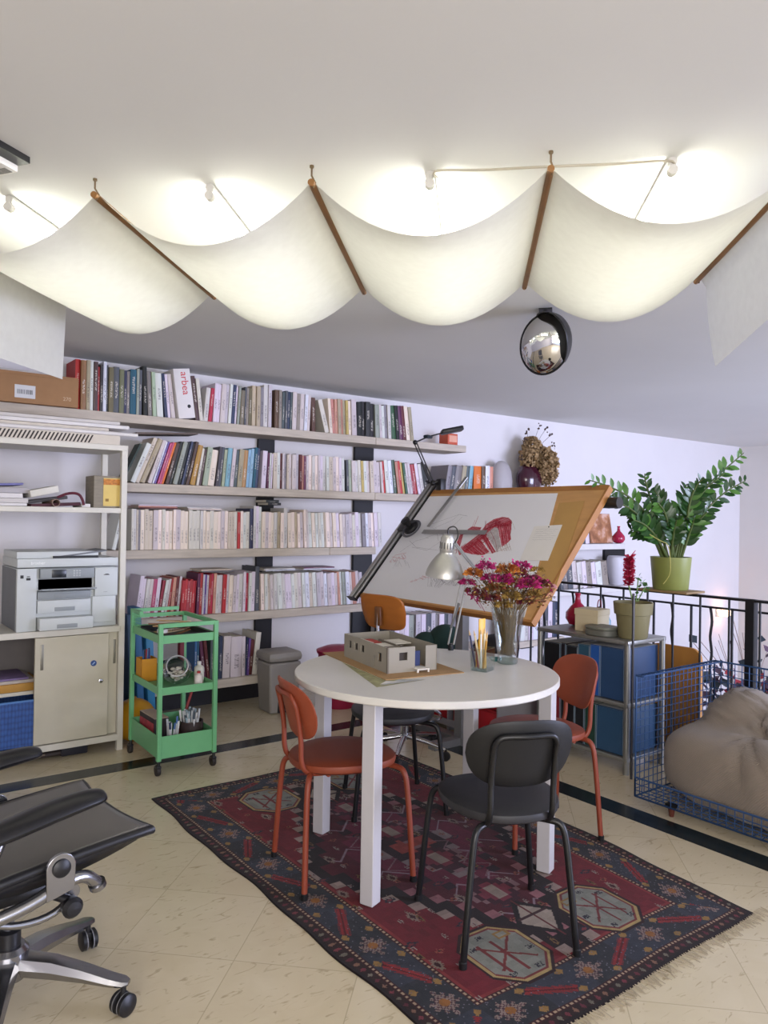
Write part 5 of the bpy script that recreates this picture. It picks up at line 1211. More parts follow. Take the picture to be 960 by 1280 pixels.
MB().ball(bm4 @ Vector((*uvb(686, 658.5, .005), .0045)), .004, seg=8, rings=6).build('pin', M('pin_black', '222226', .3), nt_)
# black clamp lamp at the top left corner of the board
t = thing('clamp_lamp', 'black jointed lamp clamped to the top left corner of the drafting board', 'lamp', (XB, yc, 0), 0)
topL = bm4 @ Vector((-HWD+.07, LEN+.022, -.01))
MB().box(-.025, .025, -.025, .025, -.03, .07, mat=tr(*topL), bev=.006).build('clamp', blk, t)
base = Vector((XB, yc, 0)); dL = topL.dot(FW)
dpt = (Vector(topL)+base-E0).dot(FW)
lp_ = lambda px, py, k=0: E0+ray(px, py)*(dpt+k)-base
j1 = lp_(541, 604); j2 = lp_(519, 553, -.05)
perp = (j2-j1).cross(FW).normalized()
j3 = lp_(535, 546, .0); hd_ = lp_(565, 538, .06)
MB().tube([j2, j3, hd_], .005, 8).build('upper_arm', blk, t)
MB().box(-.034, .034, -.02, .02, -.011, .011, mat=tr(*j3) @ rot('Z', 20), bev=.008).build('joint_cover', M('dark_teal_metal', '243038', .4, .4), t)
MB().box(-.075, .075, -.06, .06, -.016, .016, mat=tr(*hd_) @ rot('Z', -35) @ rot('Y', -12), bev=.008).build('lamp_head', blk, t)
for k in (-.008, .008): MB().tube([j1+perp*k, j2+perp*k], .0045, 8).build('lower_arm', blk, t)
MB().tube([j1.lerp(j2, .05)+perp*.014, j1.lerp(j2, .55)+perp*.012], .008, 8).build('spring', M('spring_dark', '2a2a2e', .4, .5), t)
MB().tube([topL+Vector((0, 0, .06)), j1], .011, 10).ball(j1, .018).ball(j2, .017).build('joint', blk, t)
# ------------------------------------------------------------------ drafting stool with plywood back
sb = atX(469, 764, 2.42); sc = Vector((2.42+.215, sb.y, 0))
chr_ = M('chrome', 'c8c8cc', .15, 1, var=0); ply = M('plywood_orange', 'a8642a', .4, var=.08, scale=5, stretch=(2, 2, 8)); 
t = thing('drafting_stool', 'swivel drafting stool with orange-brown plywood back and chrome foot ring', 'stool', sc, math.radians(-78))
# local +Y points to where the sitter faces
def bk(a, b): 
    x = .155*a; z = sb.z+.095*b
    return Vector((x*(1-.05*(b < 0)), -.215+.9*x*x-.05*b*.5, z))
bb = sell(1, 1, 40, 4.2); vs = []; fs = []
rings = [(.3, 0), (.7, 0), (.96, 0), (1, .5), (.96, 1), (.7, 1), (.3, 1)]
for s_, th_ in rings:
    for a, b in bb: p = bk(a*s_, b*s_); p.y += (th_-.5)*.012; vs.append(p)
n = 40
for i in range(len(rings)-1):
    for k in range(n): k2 = (k+1) % n; fs.append((i*n+k, (i+1)*n+k, (i+1)*n+k2, i*n+k2))
fs.append(tuple(range(n))); fs.append(tuple((len(rings)-1)*n+k for k in range(n-1, -1, -1)))
MB().add(vs, fs, 0, True).build('backrest', ply, t)
MB().box(-.02, .02, -.245, -.222, sb.z-.07, sb.z+.03, bev=.004).build('back_plate', M('plate_brown', '6a4020', .4), t)
MB().tube(smoothpath([(0, -.236, sb.z), (0, -.24, .60), (0, -.2, .545), (0, -.02, .535)], 2), .009, 8).build('back_post', chr_, t)
MB().prism(sell(.18, .175, 36, 2.6), .548, .566).build('seat', ply, t, bevel=.004)
MB().tube([(0, 0, .10), (0, 0, .54)], .016, 14).tube([(0, 0, .08), (0, 0, .30)], .024, 14).build('column', chr_, t)
for k in range(5):
    a = math.radians(72*k+12); c, s_ = math.cos(a), math.sin(a)
    lg_ = MB().tube([(0, 0, .10), (.13*c, .13*s_, .085), (.25*c, .25*s_, .06)], [.016, .014, .011], 10).build('base_leg', chr_, t)
    MB().lathe([(.02, -.01), (.025, -.008), (.025, .008), (.02, .01)], seg=18, mat=tr(.25*c, .25*s_, .0255) @ rot('Z', math.degrees(a)) @ rot('X', 90)).tube([(.25*c, .25*s_, .06), (.25*c, .25*s_, .03)], .006, 8).build('castor', blk, lg_)
fr = MB().tube([(.20*math.cos(2*PI*k/40), .20*math.sin(2*PI*k/40), .215) for k in range(40)], .0085, 8, closed=True)
for k in range(3):
    a = 2*PI*k/3+.5; fr.tube([(.02*math.cos(a), .02*math.sin(a), .235), (.2*math.cos(a), .2*math.sin(a), .215)], .007, 8)
fr.build('foot_ring', chr_, t)
# ------------------------------------------------------------------ low grey bench with red boxes under the drafting table
t = thing('low_bench', 'low grey metal bench under the drafting table holding red boxes', 'bench', (3.30, 3.46, 0), 0)
gm_ = M('bench_grey', '8a888c', .5)
MB().box(-.16, .18, -.42, .42, .385, .41).box(-.16, .18, -.42, .42, .03, .055).box(-.165, -.155, -.42, .42, .03, .07).build('frame', gm_, t)
for y in (-.42, -.0, .41): MB().box(-.16, .18, y, y+.012, 0, .41).build('side', gm_, t)
for k, (y0, y1, z0, z1) in enumerate(((-.40, -.02, .057, .2), (.02, .40, .057, .21), (-.38, -.03, .202, .37), (.03, .39, .212, .36))):
    tb = thing('storage_box', ['red storage box at the lower right of the low grey bench', 'red storage box at the lower left of the low grey bench', 'red storage box at the upper right of the low grey bench', 'grey storage box at the upper left of the low grey bench'][k], 'box', (3.30-.14, 3.46+(y0+y1)/2, z0), 0, 'boxes in the low bench')
    hh = (y1-y0)/2; MB().box(0, .3, -hh, hh, .0005, z1-z0-.02, bev=.006).build('box', M('red_plastic') if k < 3 else gm_, tb)
    MB().box(-.004, .304, -hh-.003, hh+.003, z1-z0-.02, z1-z0-.002, bev=.004).build('lid', M('red_lid', '8e1a22', .4) if k < 3 else gm_, tb)
# dark bag and clear box between the table and the binders
o = MB().ball((0, 0, .09), .1, seg=20, rings=12, sc=(1.5, 1.1, .9)).ball((.02, 0, .14), .07, sc=(1.7, 1, .6)).build('bag', M('black_bag', '18171b', .7, bump=.3, bscale=15)); o.location = (3.36, 3.3, .4135); tag(o, 'black bag lying on the low bench behind the house model', 'bag')
o = MB().ball((0, 0, .1), .1, seg=20, rings=12, sc=(1.2, 1.0, 1.0)).ball((-.12, .05, .08), .08, sc=(1.1, 1, .95)).build('cloth', M('green_cloth', '23403c', .8, bump=.4, bscale=15)); o.location = (3.30, 3.68, .4135); tag(o, 'dark green cloth bundle on the low bench under the plywood stool back', 'cloth')
# ------------------------------------------------------------------ metal rack with box files, right
RX0, RX1, RY0, RY1, RTOP = 3.345, 3.685, 2.33, 2.94, .685
alu = M('rack_metal', '8e8e8a', .35, .75, var=.03)
t = thing('metal_rack', 'low silver metal rack full of box files beside the railing', 'rack', ((RX0+RX1)/2, (RY0+RY1)/2, 0), 0)
ox, oy = (RX0+RX1)/2, (RY0+RY1)/2
for x in (RX0+.014, RX1-.014):
    for y in (RY0+.014, RY1-.014):
        MB().tube([(x-ox, y-oy, 0), (x-ox, y-oy, RTOP-.002)], .0155, 14).build('post', alu, t)
for z in (RTOP, .365, .085): MB().box(RX0-ox, RX1-ox, RY0-oy, RY1-oy, z-.022, z, bev=.003).build('shelf', alu, t)
def boxfile(y0, y1, z, h, col, lab, d=.3):
    tb = thing('box_file', lab, 'box file', (RX0+.02, (y0+y1)/2, z), 0, 'box files in the metal rack')
    hw = (y1-y0)/2-.001
    MB().box(0, d, -hw, hw, .0006, h, bev=.004).build('case', M('file_'+col, col, .45, var=.06), tb)
    MB().box(-.0012, 0, -hw+.006, hw-.006, .008, h-.008).build('spine', M('spine_'+col, col, .4, var=.03), tb)
    MB().tube([(-.001, -hw+.003, .004), (-.001, hw-.003, .004), (-.001, hw-.003, h-.003), (-.001, -hw+.003, h-.003)], .0016, 5, closed=True).build('piping', M('piping_grey', '7d8fa0', .5), tb)
    MB().box(.01, d-.01, -hw+.004, hw-.004, h-.001, h+.0008).build('page_top', M('file_paper', 'b8b8b4', .8), tb)
fy = lambda px, py: atX(px, py, RX0+.02).y
ed = [RY1-.035, fy(700, 840), fy(707, 840), fy(722, 840), fy(737, 840), fy(750, 840), RY0+.035]
cols = ['121217', '1a131a', '15171c', '2a5068', '2052a0', '25426a']
labs = ['black box file at the left end of the upper rack shelf', 'very dark purple box file second from the left on the upper rack shelf', 'black box file beside the pale blue patterned one on the upper rack shelf', 'teal blue patterned box file in the middle of the upper rack shelf', 'bright blue narrow box file on the upper rack shelf', 'wide dull blue box file beside the front post, upper rack shelf']
ed[0] = RY1-.035
for i in range(6): boxfile(ed[i+1], ed[i], .3655, (.245, .25, .245, .262, .27, .272)[i], cols[i], labs[i])
ed2 = [RY1-.035, RY1-.16, RY1-.26, fy(730, 920), fy(745, 920), RY0+.035]
cols2 = ['80202c', '141418', '16181d', '1a3c32', '28496a']
labs2 = ['red box file at the left end of the lower rack shelf', 'black box file beside the red one on the lower rack shelf', 'near-black box file in the middle of the lower rack shelf', 'dark green box file on the lower rack shelf', 'slate blue box file beside the front post, lower rack shelf']
for i in range(5): boxfile(ed2[i+1], ed2[i], .0856, .235, cols2[i], labs2[i])
# things on the rack
bx = atX(742, 783, 3.5)
t = thing('cream_box', 'square cream cardboard box with lid on top of the rack', 'box', (3.50, atX(740, 785, 3.5).y, RTOP), math.radians(8))
cb_ = M('cream_card', 'c9bea0', .7, var=.03)
MB().box(-.065, .065, -.07, .07, .0005, .10).build('box', cb_, t, bevel=.002); MB().box(-.068, .068, -.073, .073, .092, .125).build('lid', cb_, t, bevel=.002)
yb = atX(757, 788, 3.44).y+.012
t = thing('flat_case', 'flat grey-green oval case lying on the rack before the plant pot', 'case', (3.42, yb-.004, RTOP), math.radians(0))
MB().prism(sell(.07, .085, 32, 3), .0005, .034).build('case', M('case_grey', '65665e', .5, var=.05), t, bevel=.006); MB().prism(sell(.071, .086, 32, 3), .034, .05).build('lid', M('case_lid', '74766c', .5), t, bevel=.006)
redvase(3.60, atX(722, 770, 3.6).y, RTOP, .85, 'round red vase on the rack behind the cream box')
tb = thing('bottle', 'small light blue glass bottle on the rack beside the cream box', 'bottle', (3.62, atX(757, 778, 3.62).y, RTOP), 0)
MB().lathe([(.028, .001), (.03, .05), (.02, .07), (.009, .08), (.009, .1), (.012, .104)], seg=18).build('body', M('pale_blue_glass', '8ab0c4', .15), tb)
tb = thing('perfume_bottle', 'dark small bottle with cord on the rack behind the cream box', 'bottle', (3.64, atX(749, 770, 3.64).y, RTOP), 0)
MB().lathe([(.03, .001), (.03, .09), (.012, .1), (.012, .12), (0, .122)], seg=18).build('body', M('dark_maroon_glass', '3a1c22', .2), tb)
MB().tube(smoothpath([(-.02, 0, .1), (-.012, 0, .16), (.012, 0, .16), (.02, 0, .1)], 2), .003, 6).build('cord', M('cord_red', '7a2430', .7), tb)
# terracotta-shaped olive pot with red bottlebrush plant
pp = atX(790, 799, 3.47)
t = thing('plant_pot', 'olive brown tapered pot on the right corner of the rack', 'pot', (3.475, atX(791, 797, 3.475).y, RTOP), 0)
ol = M('olive_clay', '7d7654', .6, var=.05)
MB().lathe([(.068, .0005), (.075, .01), (.088, .125), (.097, .128), (.102, .19), (.095, .19), (.09, .14), (.08, .135)], seg=36).build('pot', ol, t)
MB().lathe([(.09, .172), (0, .176)], seg=30).build('soil', M('soil', '3a2c22', .95, bump=.5, bscale=80), t)
tq = thing('potted_plant', 'small green plant with a fluffy red flower spike in the olive pot', 'plant', (t.location.x, t.location.y, RTOP+.176), 0)
rr = random.Random(31)
pb_ = lambda px, py: E0+ray(px, py)*((t.location-E0).dot(FW))-tq.location
s0 = Vector((0, 0, 0)); 
stm_ = MB(); f0 = pb_(786, 732); f1 = pb_(787, 696)
stm_.tube([pb_(791, 752), f0], .004, 6).tube([pb_(795, 752), pb_(798, 722)], .003, 6).tube([pb_(797, 752), pb_(806, 734)], .003, 6).tube([s0, pb_(791, 752)], .004, 6).build('stem', M('stem_green', '6d8a4a', .6), tq)
fl2 = MB()
for _ in range(420):
    q = rr.uniform(0, 1); c = f0.lerp(f1, q); rad = .034*(1-.25*abs(q-.55)); a = rr.uniform(0, 2*PI); dirv = CR*math.cos(a)+CF*math.sin(a)+CU*rr.uniform(.0, .7); dirv.normalize(); p = c+dirv*rad*rr.uniform(.7, 1.1); wv_ = dirv.orthogonal().normalized()*.002
    fl2.add([c+wv_, c-wv_, p-wv_*1.6, p+wv_*1.6], [(0, 1, 2, 3)])
c0 = pb_(796, 691)
for _ in range(14): fl2.tube([f1, f1.lerp(c0, rr.uniform(.6, 1))+Vector((rr.gauss(0, .006),)*3)], .0012, 4)
fl2.build('flower_spike', M('crimson_fluff', 'b01c44', .8, var=.15), tq)
def leaf(mb, base, d, up_, L_, Wd, mi=0, fold=.15):
    d = d.normalized(); s_ = d.cross(up_).normalized(); u_ = s_.cross(d)
    vs = [base]; 
    for q, ww in ((.2, .62), (.45, 1.0), (.7, .82), (.88, .45)):
        c = base+d*L_*q+u_*(-.12*L_*q*q); vs += [c-s_*Wd*ww/2+u_*fold*Wd*ww*.5, c, c+s_*Wd*ww/2+u_*fold*Wd*ww*.5]
    vs.append(base+d*L_-u_*.12*L_)
    fs = [(0, 2, 1), (0, 3, 2)]
    for i in range(3):
        o = 1+3*i; fs += [(o, o+1, o+4, o+3), (o+1, o+2, o+5, o+4)]
    fs += [(10, 11, 13), (11, 12, 13)]
    mb.add(vs, fs, mi, True)
lf = MB()
for px, py, n in ((798, 722, 6), (806, 734, 7), (802, 730, 6), (796, 744, 5), (811, 738, 5), (793, 748, 5)):
    c = pb_(px, py)
    for _ in range(n):
        dv_ = Vector((rr.gauss(0, 1), rr.gauss(0, 1), rr.gauss(.2, .5))).normalized(); leaf(lf, c+dv_*.006, dv_, Vector((0, 0, 1)), rr.uniform(.02, .034), rr.uniform(.014, .022))
lf.build('leaves', M('leaf_mid', '4f7a3a', .5, var=.2), tq)
# ------------------------------------------------------------------ railings
ir = M('black_iron', '18191d', .45, .3, var=.1)
RLX, RLZ = 3.755, .92
t = thing('railing', 'black iron railing with slim bars and one thick post behind the wire daybed', 'railing', (RLX, 2.0, 0), 0)
MB().box(-.02, .02, -3.2, 1.35, RLZ-.012, RLZ).build('handrail', ir, t)
MB().box(-.012, .012, -3.2, 1.35, .07, .085).build('bottom_rail', ir, t)
yp = atX(939, 800, RLX).y
y841 = atX(841, 790, RLX).y; y875 = atX(875, 790, RLX).y; stp = y841-y875
y = y841
ys = []
k = -3
while True:
    y = y841+stp*k
    if y > 3.3: break
    ys.append(y); k += 1
k = -4
while y841+stp*k > .1 and len(ys) < 40: ys.append(y841+stp*k); k -= 1
for y in ys:
    if abs(y-yp) < .04: continue
    MB().tube([(0, y-2, .0), (0, y-2, RLZ-.01)], .006, 8).build('baluster', ir, t)
MB().box(-.022, .022, yp-2-.022, yp-2+.022, 0, RLZ+.0).build('post', ir, t)
# slim post standing by the rack corner
pz = atX(792, 742, 3.325)
tag(MB().tube([(0, 0, 0), (0, 0, pz.z)], .007, 10).build('metal_pole', M('pole_metal', '4a4a4e', .3, .7), loc=(3.325, pz.y, 0)), 'slim upright metal pole standing in front of the olive pot and rack corner', 'pole')
# farther railing across the stairwell, lower, with wavy bars
FX = 4.75
za = atX(890, 758, FX).z
t = thing('railing', 'farther black railing across the stairwell with wavy twisted bars', 'railing', (FX, 2.5, -2.65), 0)
zz_ = za+2.65
MB().box(-.014, .014, -3.2, 2.2, zz_-.012, zz_).build('handrail', ir, t)
y864 = atX(864, 780, FX).y; y889 = atX(889, 780, FX).y; st2 = y864-y889
k = -3
while y864+st2*k < 4.55:
    y = y864+st2*k-2.5
    if k % 2:
        pts = [(.006*math.sin(i*1.5), y+.006*math.cos(i*1.5), zz_-.01-i*.05) for i in range(24)]
        MB().tube(smoothpath(pts, 1), .009, 6).build('baluster', ir, t)
    else: MB().tube([(0, y, zz_-.01), (0, y, zz_-1.2)], .009, 8).build('baluster', ir, t)
    k += 1
MB().box(-.014, .014, -3.2, 2.2, zz_-1.2, zz_-1.18).build('bottom_rail', ir, t)
MB().box(-.04, .04, -3.2, 2.2, 0, zz_-1.2).build('stair_wall', wallm, t)
# green pot on a board on the handrail
gp = atX(838, 744, RLX)
tag(MB().box(-.09, .09, -.15, .15, 0, .012, bev=.003).build('board', M('plank_brown', '8a7250', .6), loc=(RLX, gp.y, RLZ+.0003)), 'small brown board lying across the handrail under the green pot', 'board')
pz = RLZ+.0125
t = thing('plant_pot', 'bright olive-green round pot on the handrail', 'pot', (RLX, gp.y, pz), 0)
pg = M('green_glaze', '7c8346', .4, var=.04)
r0 = (862-813)/2/228
MB().lathe([(r0*.82, .0005), (r0*.86, .006), (r0*1.0, .178), (r0*.95, .178), (r0*.94, .165)], seg=40).build('pot', pg, t)
MB().lathe([(r0*.95, .16), (0, .164)], seg=30).build('soil', M('soil'), t)
t = thing('houseplant', 'large dark green fern-like houseplant with glossy leaflets in the green pot', 'plant', (RLX, gp.y, pz+.162), 0)
gmat = [M('zz_leaf', '24461c', .3, var=.2, scale=25), M('zz_leaf_light', '46702a', .35, var=.15, scale=25)]; stg = M('zz_stem', '4c5a2c', .5)
rr = random.Random(17); D0 = (t.location-E0).dot(FW)
pv = lambda px, py, off: E0+ray(px, py)*(D0-off)-t.location
fr = [([(833, 702), (815, 650), (790, 622), (760, 607), (736, 600)], .05, 1), ([(830, 702), (812, 660), (795, 640), (770, 626), (755, 622)], .10, 0), ([(836, 702), (823, 650), (812, 620), (806, 600), (806, 592)], -.06, 0), ([(842, 702), (855, 650), (868, 622), (895, 596), (930, 566)], .05, 1), ([(845, 702), (862, 665), (880, 640), (905, 615), (932, 601)], -.03, 0), ([(848, 702), (858, 660), (862, 625), (872, 604), (880, 598)], .14, 0), ([(840, 702), (846, 660), (850, 640), (854, 622), (858, 605)], -.1, 0), ([(836, 702), (822, 672), (806, 655), (792, 650)], .16, 0), ([(850, 702), (860, 672), (866, 655), (868, 648)], .1, 0), ([(834, 702), (822, 670), (800, 665), (788, 662)], .02, 0), ([(843, 702), (838, 670), (832, 640), (822, 628)], .1, 0), ([(832, 702), (818, 664), (804, 648), (782, 640)], -.05, 0), ([(847, 702), (858, 668), (874, 650), (884, 640)], .06, 0), ([(840, 702), (836, 660), (828, 630), (818, 612)], .0, 0), ([(846, 702), (856, 652), (862, 640), (880, 612), (905, 592)], .1, 0), ([(838, 702), (842, 665), (846, 650)], .14, 0)]
for ctrl, off, light in fr:
    P_ = smoothpath([pv(px, py, off*i/(len(ctrl)-1)) for i, (px, py) in enumerate(ctrl)], 3)
    mb = MB(); n = len(P_)
    mb.tube(P_, [.0095*(1-.75*i/(n-1)) for i in range(n)], 7, mi=2)
    tot = sum((b-a).length for a, b in zip(P_, P_[1:])); acc = 0; nxt = tot*.30; side = 1
    for a, b in zip(P_, P_[1:]):
        acc += (b-a).length
        while acc >= nxt and nxt < tot*.995:
            q = nxt/tot; d = (b-a).normalized(); hor = d.cross(CF).normalized()*side
            jit = Vector((rr.gauss(0, .18), rr.gauss(0, .18), rr.gauss(0, .12)))
            dv_ = (hor*.9+d*.75+CF*rr.uniform(.0, .35)+jit)
            sz = .082*(1-.5*abs(q-.5))*rr.uniform(.8, 1.05)*(.75 if q > .85 else 1)
            leaf(mb, b.copy(), dv_, CF+CU*.4+jit, sz, sz*.42, 1 if (light and q > .55) or rr.random() < .2 else 0)
            side = -side; nxt += tot*.024+.002
    mb.build('frond', gmat+[stg], t)
vn = smoothpath([pv(812, 668, .18), pv(825, 676, .2), pv(836, 680, .22), pv(838, 700, .2), pv(838, 716, .17), pv(834, 724, .15), pv(829, 730, .145)], 2)
MB().tube(vn, .0025, 6).build('pale_shoot', M('shoot_pale', 'a8a45c', .5), t)
# orange plywood board leaning behind the railing
y0, y1 = atX(880, 812, 3.86).y, atX(815, 808, 3.86).y; zt = atX(850, 808, 3.86).z
t = thing('plywood_panel', 'orange-tan plywood panel with rounded top corners behind the railing bars', 'panel', (3.84, (y0+y1)/2, 0), 0)
hw = (y1-y0)/2; r_ = .06
poly_ = [(-hw, 0), (hw, 0)]+[(hw-r_+r_*math.cos(a), zt-r_+r_*math.sin(a)) for a in [PI/2*i/6 for i in range(7)]]+[(-hw+r_-r_*math.sin(a), zt-r_+r_*math.cos(a)) for a in [PI/2*i/6 for i in range(7)]]
MB().prism(poly_, -.009, .009, mat=Matrix(((0, 0, 1, 0), (1, 0, 0, 0), (0, 1, 0, .005), (0, 0, 0, 1)))).build('panel', M('plywood_tan', 'b07a38', .5, var=.06), t)
# plants and lamp below, seen through the railing
tl = atY(897, 765, W)
t = thing('wall_lamp', 'small glowing wall lamp low on the far wall beyond the railing', 'lamp', (tl.x, W, tl.z), 0)
MB().box(-.05, .05, -.03, 0, -.05, .05, bev=.01).build('back_plate', M('lamp_white', 'd8d4cc', .4), t)
MB().lathe([(.06, -.04), (.09, .03), (.085, .03), (.055, -.04)], seg=24, c=(0, -.09, 0)).build('shade', M('lamp_glow', 'ffd9b0', .5, var=0, emit=4), t)
rr = random.Random(77)
t = thing('flowering_shrub', 'leafy shrub with red flowers on the floor below, seen behind the daybed', 'shrub', (6.4, 2.75, -2.65), 0)
dk1, dk2, rd1 = M('shrub_dark', '26323a', .7, var=.3), M('shrub_mauve', '5a4656', .7, var=.3), M('shrub_red', 'b84048', .7, var=.2)
pot_ = MB().lathe([(.25, 0), (.35, .5), (.33, .5), (.3, .45), (0, .45)], seg=24).build('planter', M('planter_grey', '77757a', .6), t)
tk = MB(); lv = MB()
for i in range(16):
    a = rr.uniform(0, 2*PI); q = rr.uniform(.3, .9); e_ = Vector((q*math.cos(a)*.7, q*math.sin(a), rr.uniform(2.15, 2.62))); tk.tube(smoothpath([(0, 0, .45), (e_.x*.3, e_.y*.3, 1.4), e_], 2), .01, 5)
    for _ in range(190):
        p = e_+Vector((rr.gauss(0, .22), rr.gauss(0, .25), rr.gauss(-.15, .22))); d = Vector((rr.gauss(0, 1), rr.gauss(0, 1), rr.gauss(0, 1))).normalized(); s_ = rr.uniform(.05, .1); b = d.orthogonal().normalized()*s_*.5
        lv.add([p, p+d*s_*.5+b, p+d*s_, p+d*s_*.5-b], [(0, 1, 2, 3)], rr.choice((0, 0, 1, 1, 2)))
tk.build('branches', M('bark', '4a3c36', .9), t); lv.build('foliage', [dk1, dk2, rd1], t)
t = thing('twiggy_tree', 'bare twiggy branches rising against the far wall beyond the railing', 'tree', (7.6, 3.9, -2.65), 0)
tw_ = MB()
tw_.tube([(0, 0, 0), (.02, 0, 1.2), (0, .02, 2.2)], [.03, .022, .012], 6)
for i in range(22):
    z0 = rr.uniform(1.4, 2.3); a = rr.uniform(0, 2*PI); L_ = rr.uniform(.3, .8); tw_.tube(smoothpath([(0, 0, z0), (L_*.5*math.cos(a), L_*.4*math.sin(a)*.6, z0+.3), (L_*math.cos(a), L_*math.sin(a)*.6, z0+rr.uniform(.4, .8))], 2), .004, 4)
tw_.build('branches', M('twig', 'a09088', .9), t)
# ------------------------------------------------------------------ wire daybed and bean bag
blw = M('blue_wire', '34527e', .4, .2, var=.05)
BX0, BX1, BY1, BY0, BT, BB = 3.03, 3.70, 2.065, .62, .595, .045
t = thing('wire_daybed', 'blue wire-mesh daybed frame with short wooden legs beside the rack', 'daybed', ((BX0+BX1)/2, (BY0+BY1)/2, 0), 0)
ox, oy = (BX0+BX1)/2, (BY0+BY1)/2
def meshpanel(o_, u_, v_, Lu, Lv, du, dv_, nm):
    mb = MB(); o_ = Vector(o_); u_ = Vector(u_); v_ = Vector(v_); w_ = .0022
    nu, nv = max(1, round(Lu/du)), max(1, round(Lv/dv_))
    for i in range(nu+1): a = o_+u_*(Lu*i/nu); mb.tube([a, a+v_*Lv], w_*(2 if i in (0, nu) else 1), 5)
    for j in range(nv+1): a = o_+v_*(Lv*j/nv); mb.tube([a, a+u_*Lu], w_*(2 if j in (0, nv) else 1), 5)
    return mb.build(nm, blw, t)
LX, LY = BX1-BX0, BY1-BY0
meshpanel((BX0-ox, BY1-oy, BB), (1, 0, 0), (0, 0, 1), LX, BT-BB, .036, .034, 'side_panel')
meshpanel((BX0-ox, BY0-oy, BB), (1, 0, 0), (0, 0, 1), LX, BT-BB, .036, .034, 'side_panel')
meshpanel((BX1-ox, BY0-oy, BB), (0, 1, 0), (0, 0, 1), LY, BT-BB, .036, .034, 'back_panel')
meshpanel((BX0-ox, BY0-oy, BB), (0, 1, 0), (0, 0, 1), LY, .085, .036, .03, 'front_lip')
meshpanel((BX0-ox, BY0-oy, BB), (1, 0, 0), (0, 1, 0), LX, LY, .036, .036, 'base_panel')
# thickness of the top edge
meshpanel((BX0-ox, BY1-.035-oy, BT), (1, 0, 0), (0, 1, 0), LX, .035, .036, .035, 'top_rim')
for x, y in ((BX0+.025, BY1-.17), (BX1-.05, BY1-.17), (BX0+.025, BY0+.17), (BX1-.05, BY0+.17)):
    MB().lathe([(.010, 0), (.018, BB+.01), (.0, BB+.012)], seg=12, c=(x-ox, y-oy, 0)).build('leg', M('leg_mahogany', '5a2c22', .4), t)
    MB().box(x-ox-.02, x-ox+.02, y-oy-.02, y-oy+.02, BB-.006, BB+.012).build('leg_bracket', blk, t)
# bean bag: one pinched, corduroy cushion
def corduroy():
    m = M('corduroy_taupe', '82766a', .9, var=.06, scale=6); nt = m.node_tree; b = nt.nodes['Principled BSDF']; tc = nt.nodes.new('ShaderNodeTexCoord'); wv2 = nt.nodes.new('ShaderNodeTexWave'); wv2.inputs['Scale'].default_value = 60; wv2.inputs['Distortion'].default_value = .6; wv2.bands_direction = 'DIAGONAL'
    nt.links.new(tc.outputs['Object'], wv2.inputs['Vector']); bp = nt.nodes.new('ShaderNodeBump'); bp.inputs['Strength'].default_value = .35; bp.inputs['Distance'].default_value = .004; nt.links.new(wv2.outputs['Fac'], bp.inputs['Height']); nt.links.new(bp.outputs[0], b.inputs['Normal'])
    b.inputs['Sheen Weight'].default_value = .25; return m
BC = Vector((3.375, 1.375, BB+.008))
_O = Vector((-.02, .05, .20))
def _in(p, c, r, n=2.6): return sum(abs((p[i]-c[i])/r[i])**n for i in range(3)) < 1
BLOBS = (((-.02, 0, .155), (.295, .665, .175)), ((.10, .40, .22), (.22, .22, .265)), ((.11, .02, .26), (.20, .52, .20)), ((-.02, .1, .2), (.24, .56, .19)))
TUFT = Vector((-.13, .27, .345))
def bag(u, v):
    th = 2*PI*u; ph = PI*v-PI/2
    d = Vector((math.cos(ph)*math.cos(th), math.cos(ph)*math.sin(th), math.sin(ph)))
    hs = []
    for c, r in BLOBS:
        n = 3.8 if r[1] > .6 else 2.1
        if not _in(_O, c, r, n): 
            ts = [k*.03 for k in range(1, 26) if _in(_O+d*(k*.03), c, r, n)]
            hs.append(max(ts) if ts else 0); continue
        lo, hi = 0, 1.4
        for _ in range(16):
            m_ = (lo+hi)/2
            if _in(_O+d*m_, c, r, n): lo = m_
            else: hi = m_
        hs.append(lo)
    kk = 55; s_ = math.log(sum(math.exp(kk*x) for x in hs))/kk
    p = _O+d*s_
    r_ = (p-TUFT).length; a = math.atan2(p.z-TUFT.z+.25*(p.x-TUFT.x), p.y-TUFT.y)
    f = math.exp(-(r_/.24)**2)*.030*(abs(math.sin(4*a+.5+.6*math.sin(3*a)))**.45-.8)
    f -= .05*math.exp(-(r_/.05)**2)
    # long crease between back and seat, to the left and right of the tuft
    zc = TUFT.z+.02-.10*abs(p.y-TUFT.y)
    if p.x < .12: f -= .022*math.exp(-((p.z-zc)/.018)**2)*math.exp(-((p.y-TUFT.y)/.34)**4)
    f += .007*math.sin(9*p.y+5*p.z)*math.exp(-((p.z-.2)/.2)**2)+.005*math.sin(17*p.y-11*p.x+3)+.004*math.sin(31*p.y+14*p.z)
    p = p+d*f
    p.z = max(p.z, .0); p.x = max(p.x, -.335); p.y = min(p.y, .675); return p
o = MB().grid(bag, 132, 84).build('bean_bag', corduroy(), autosmooth=180); o.location = BC; tag(o, 'taupe corduroy bean bag slumped on the blue wire daybed', 'bean bag')
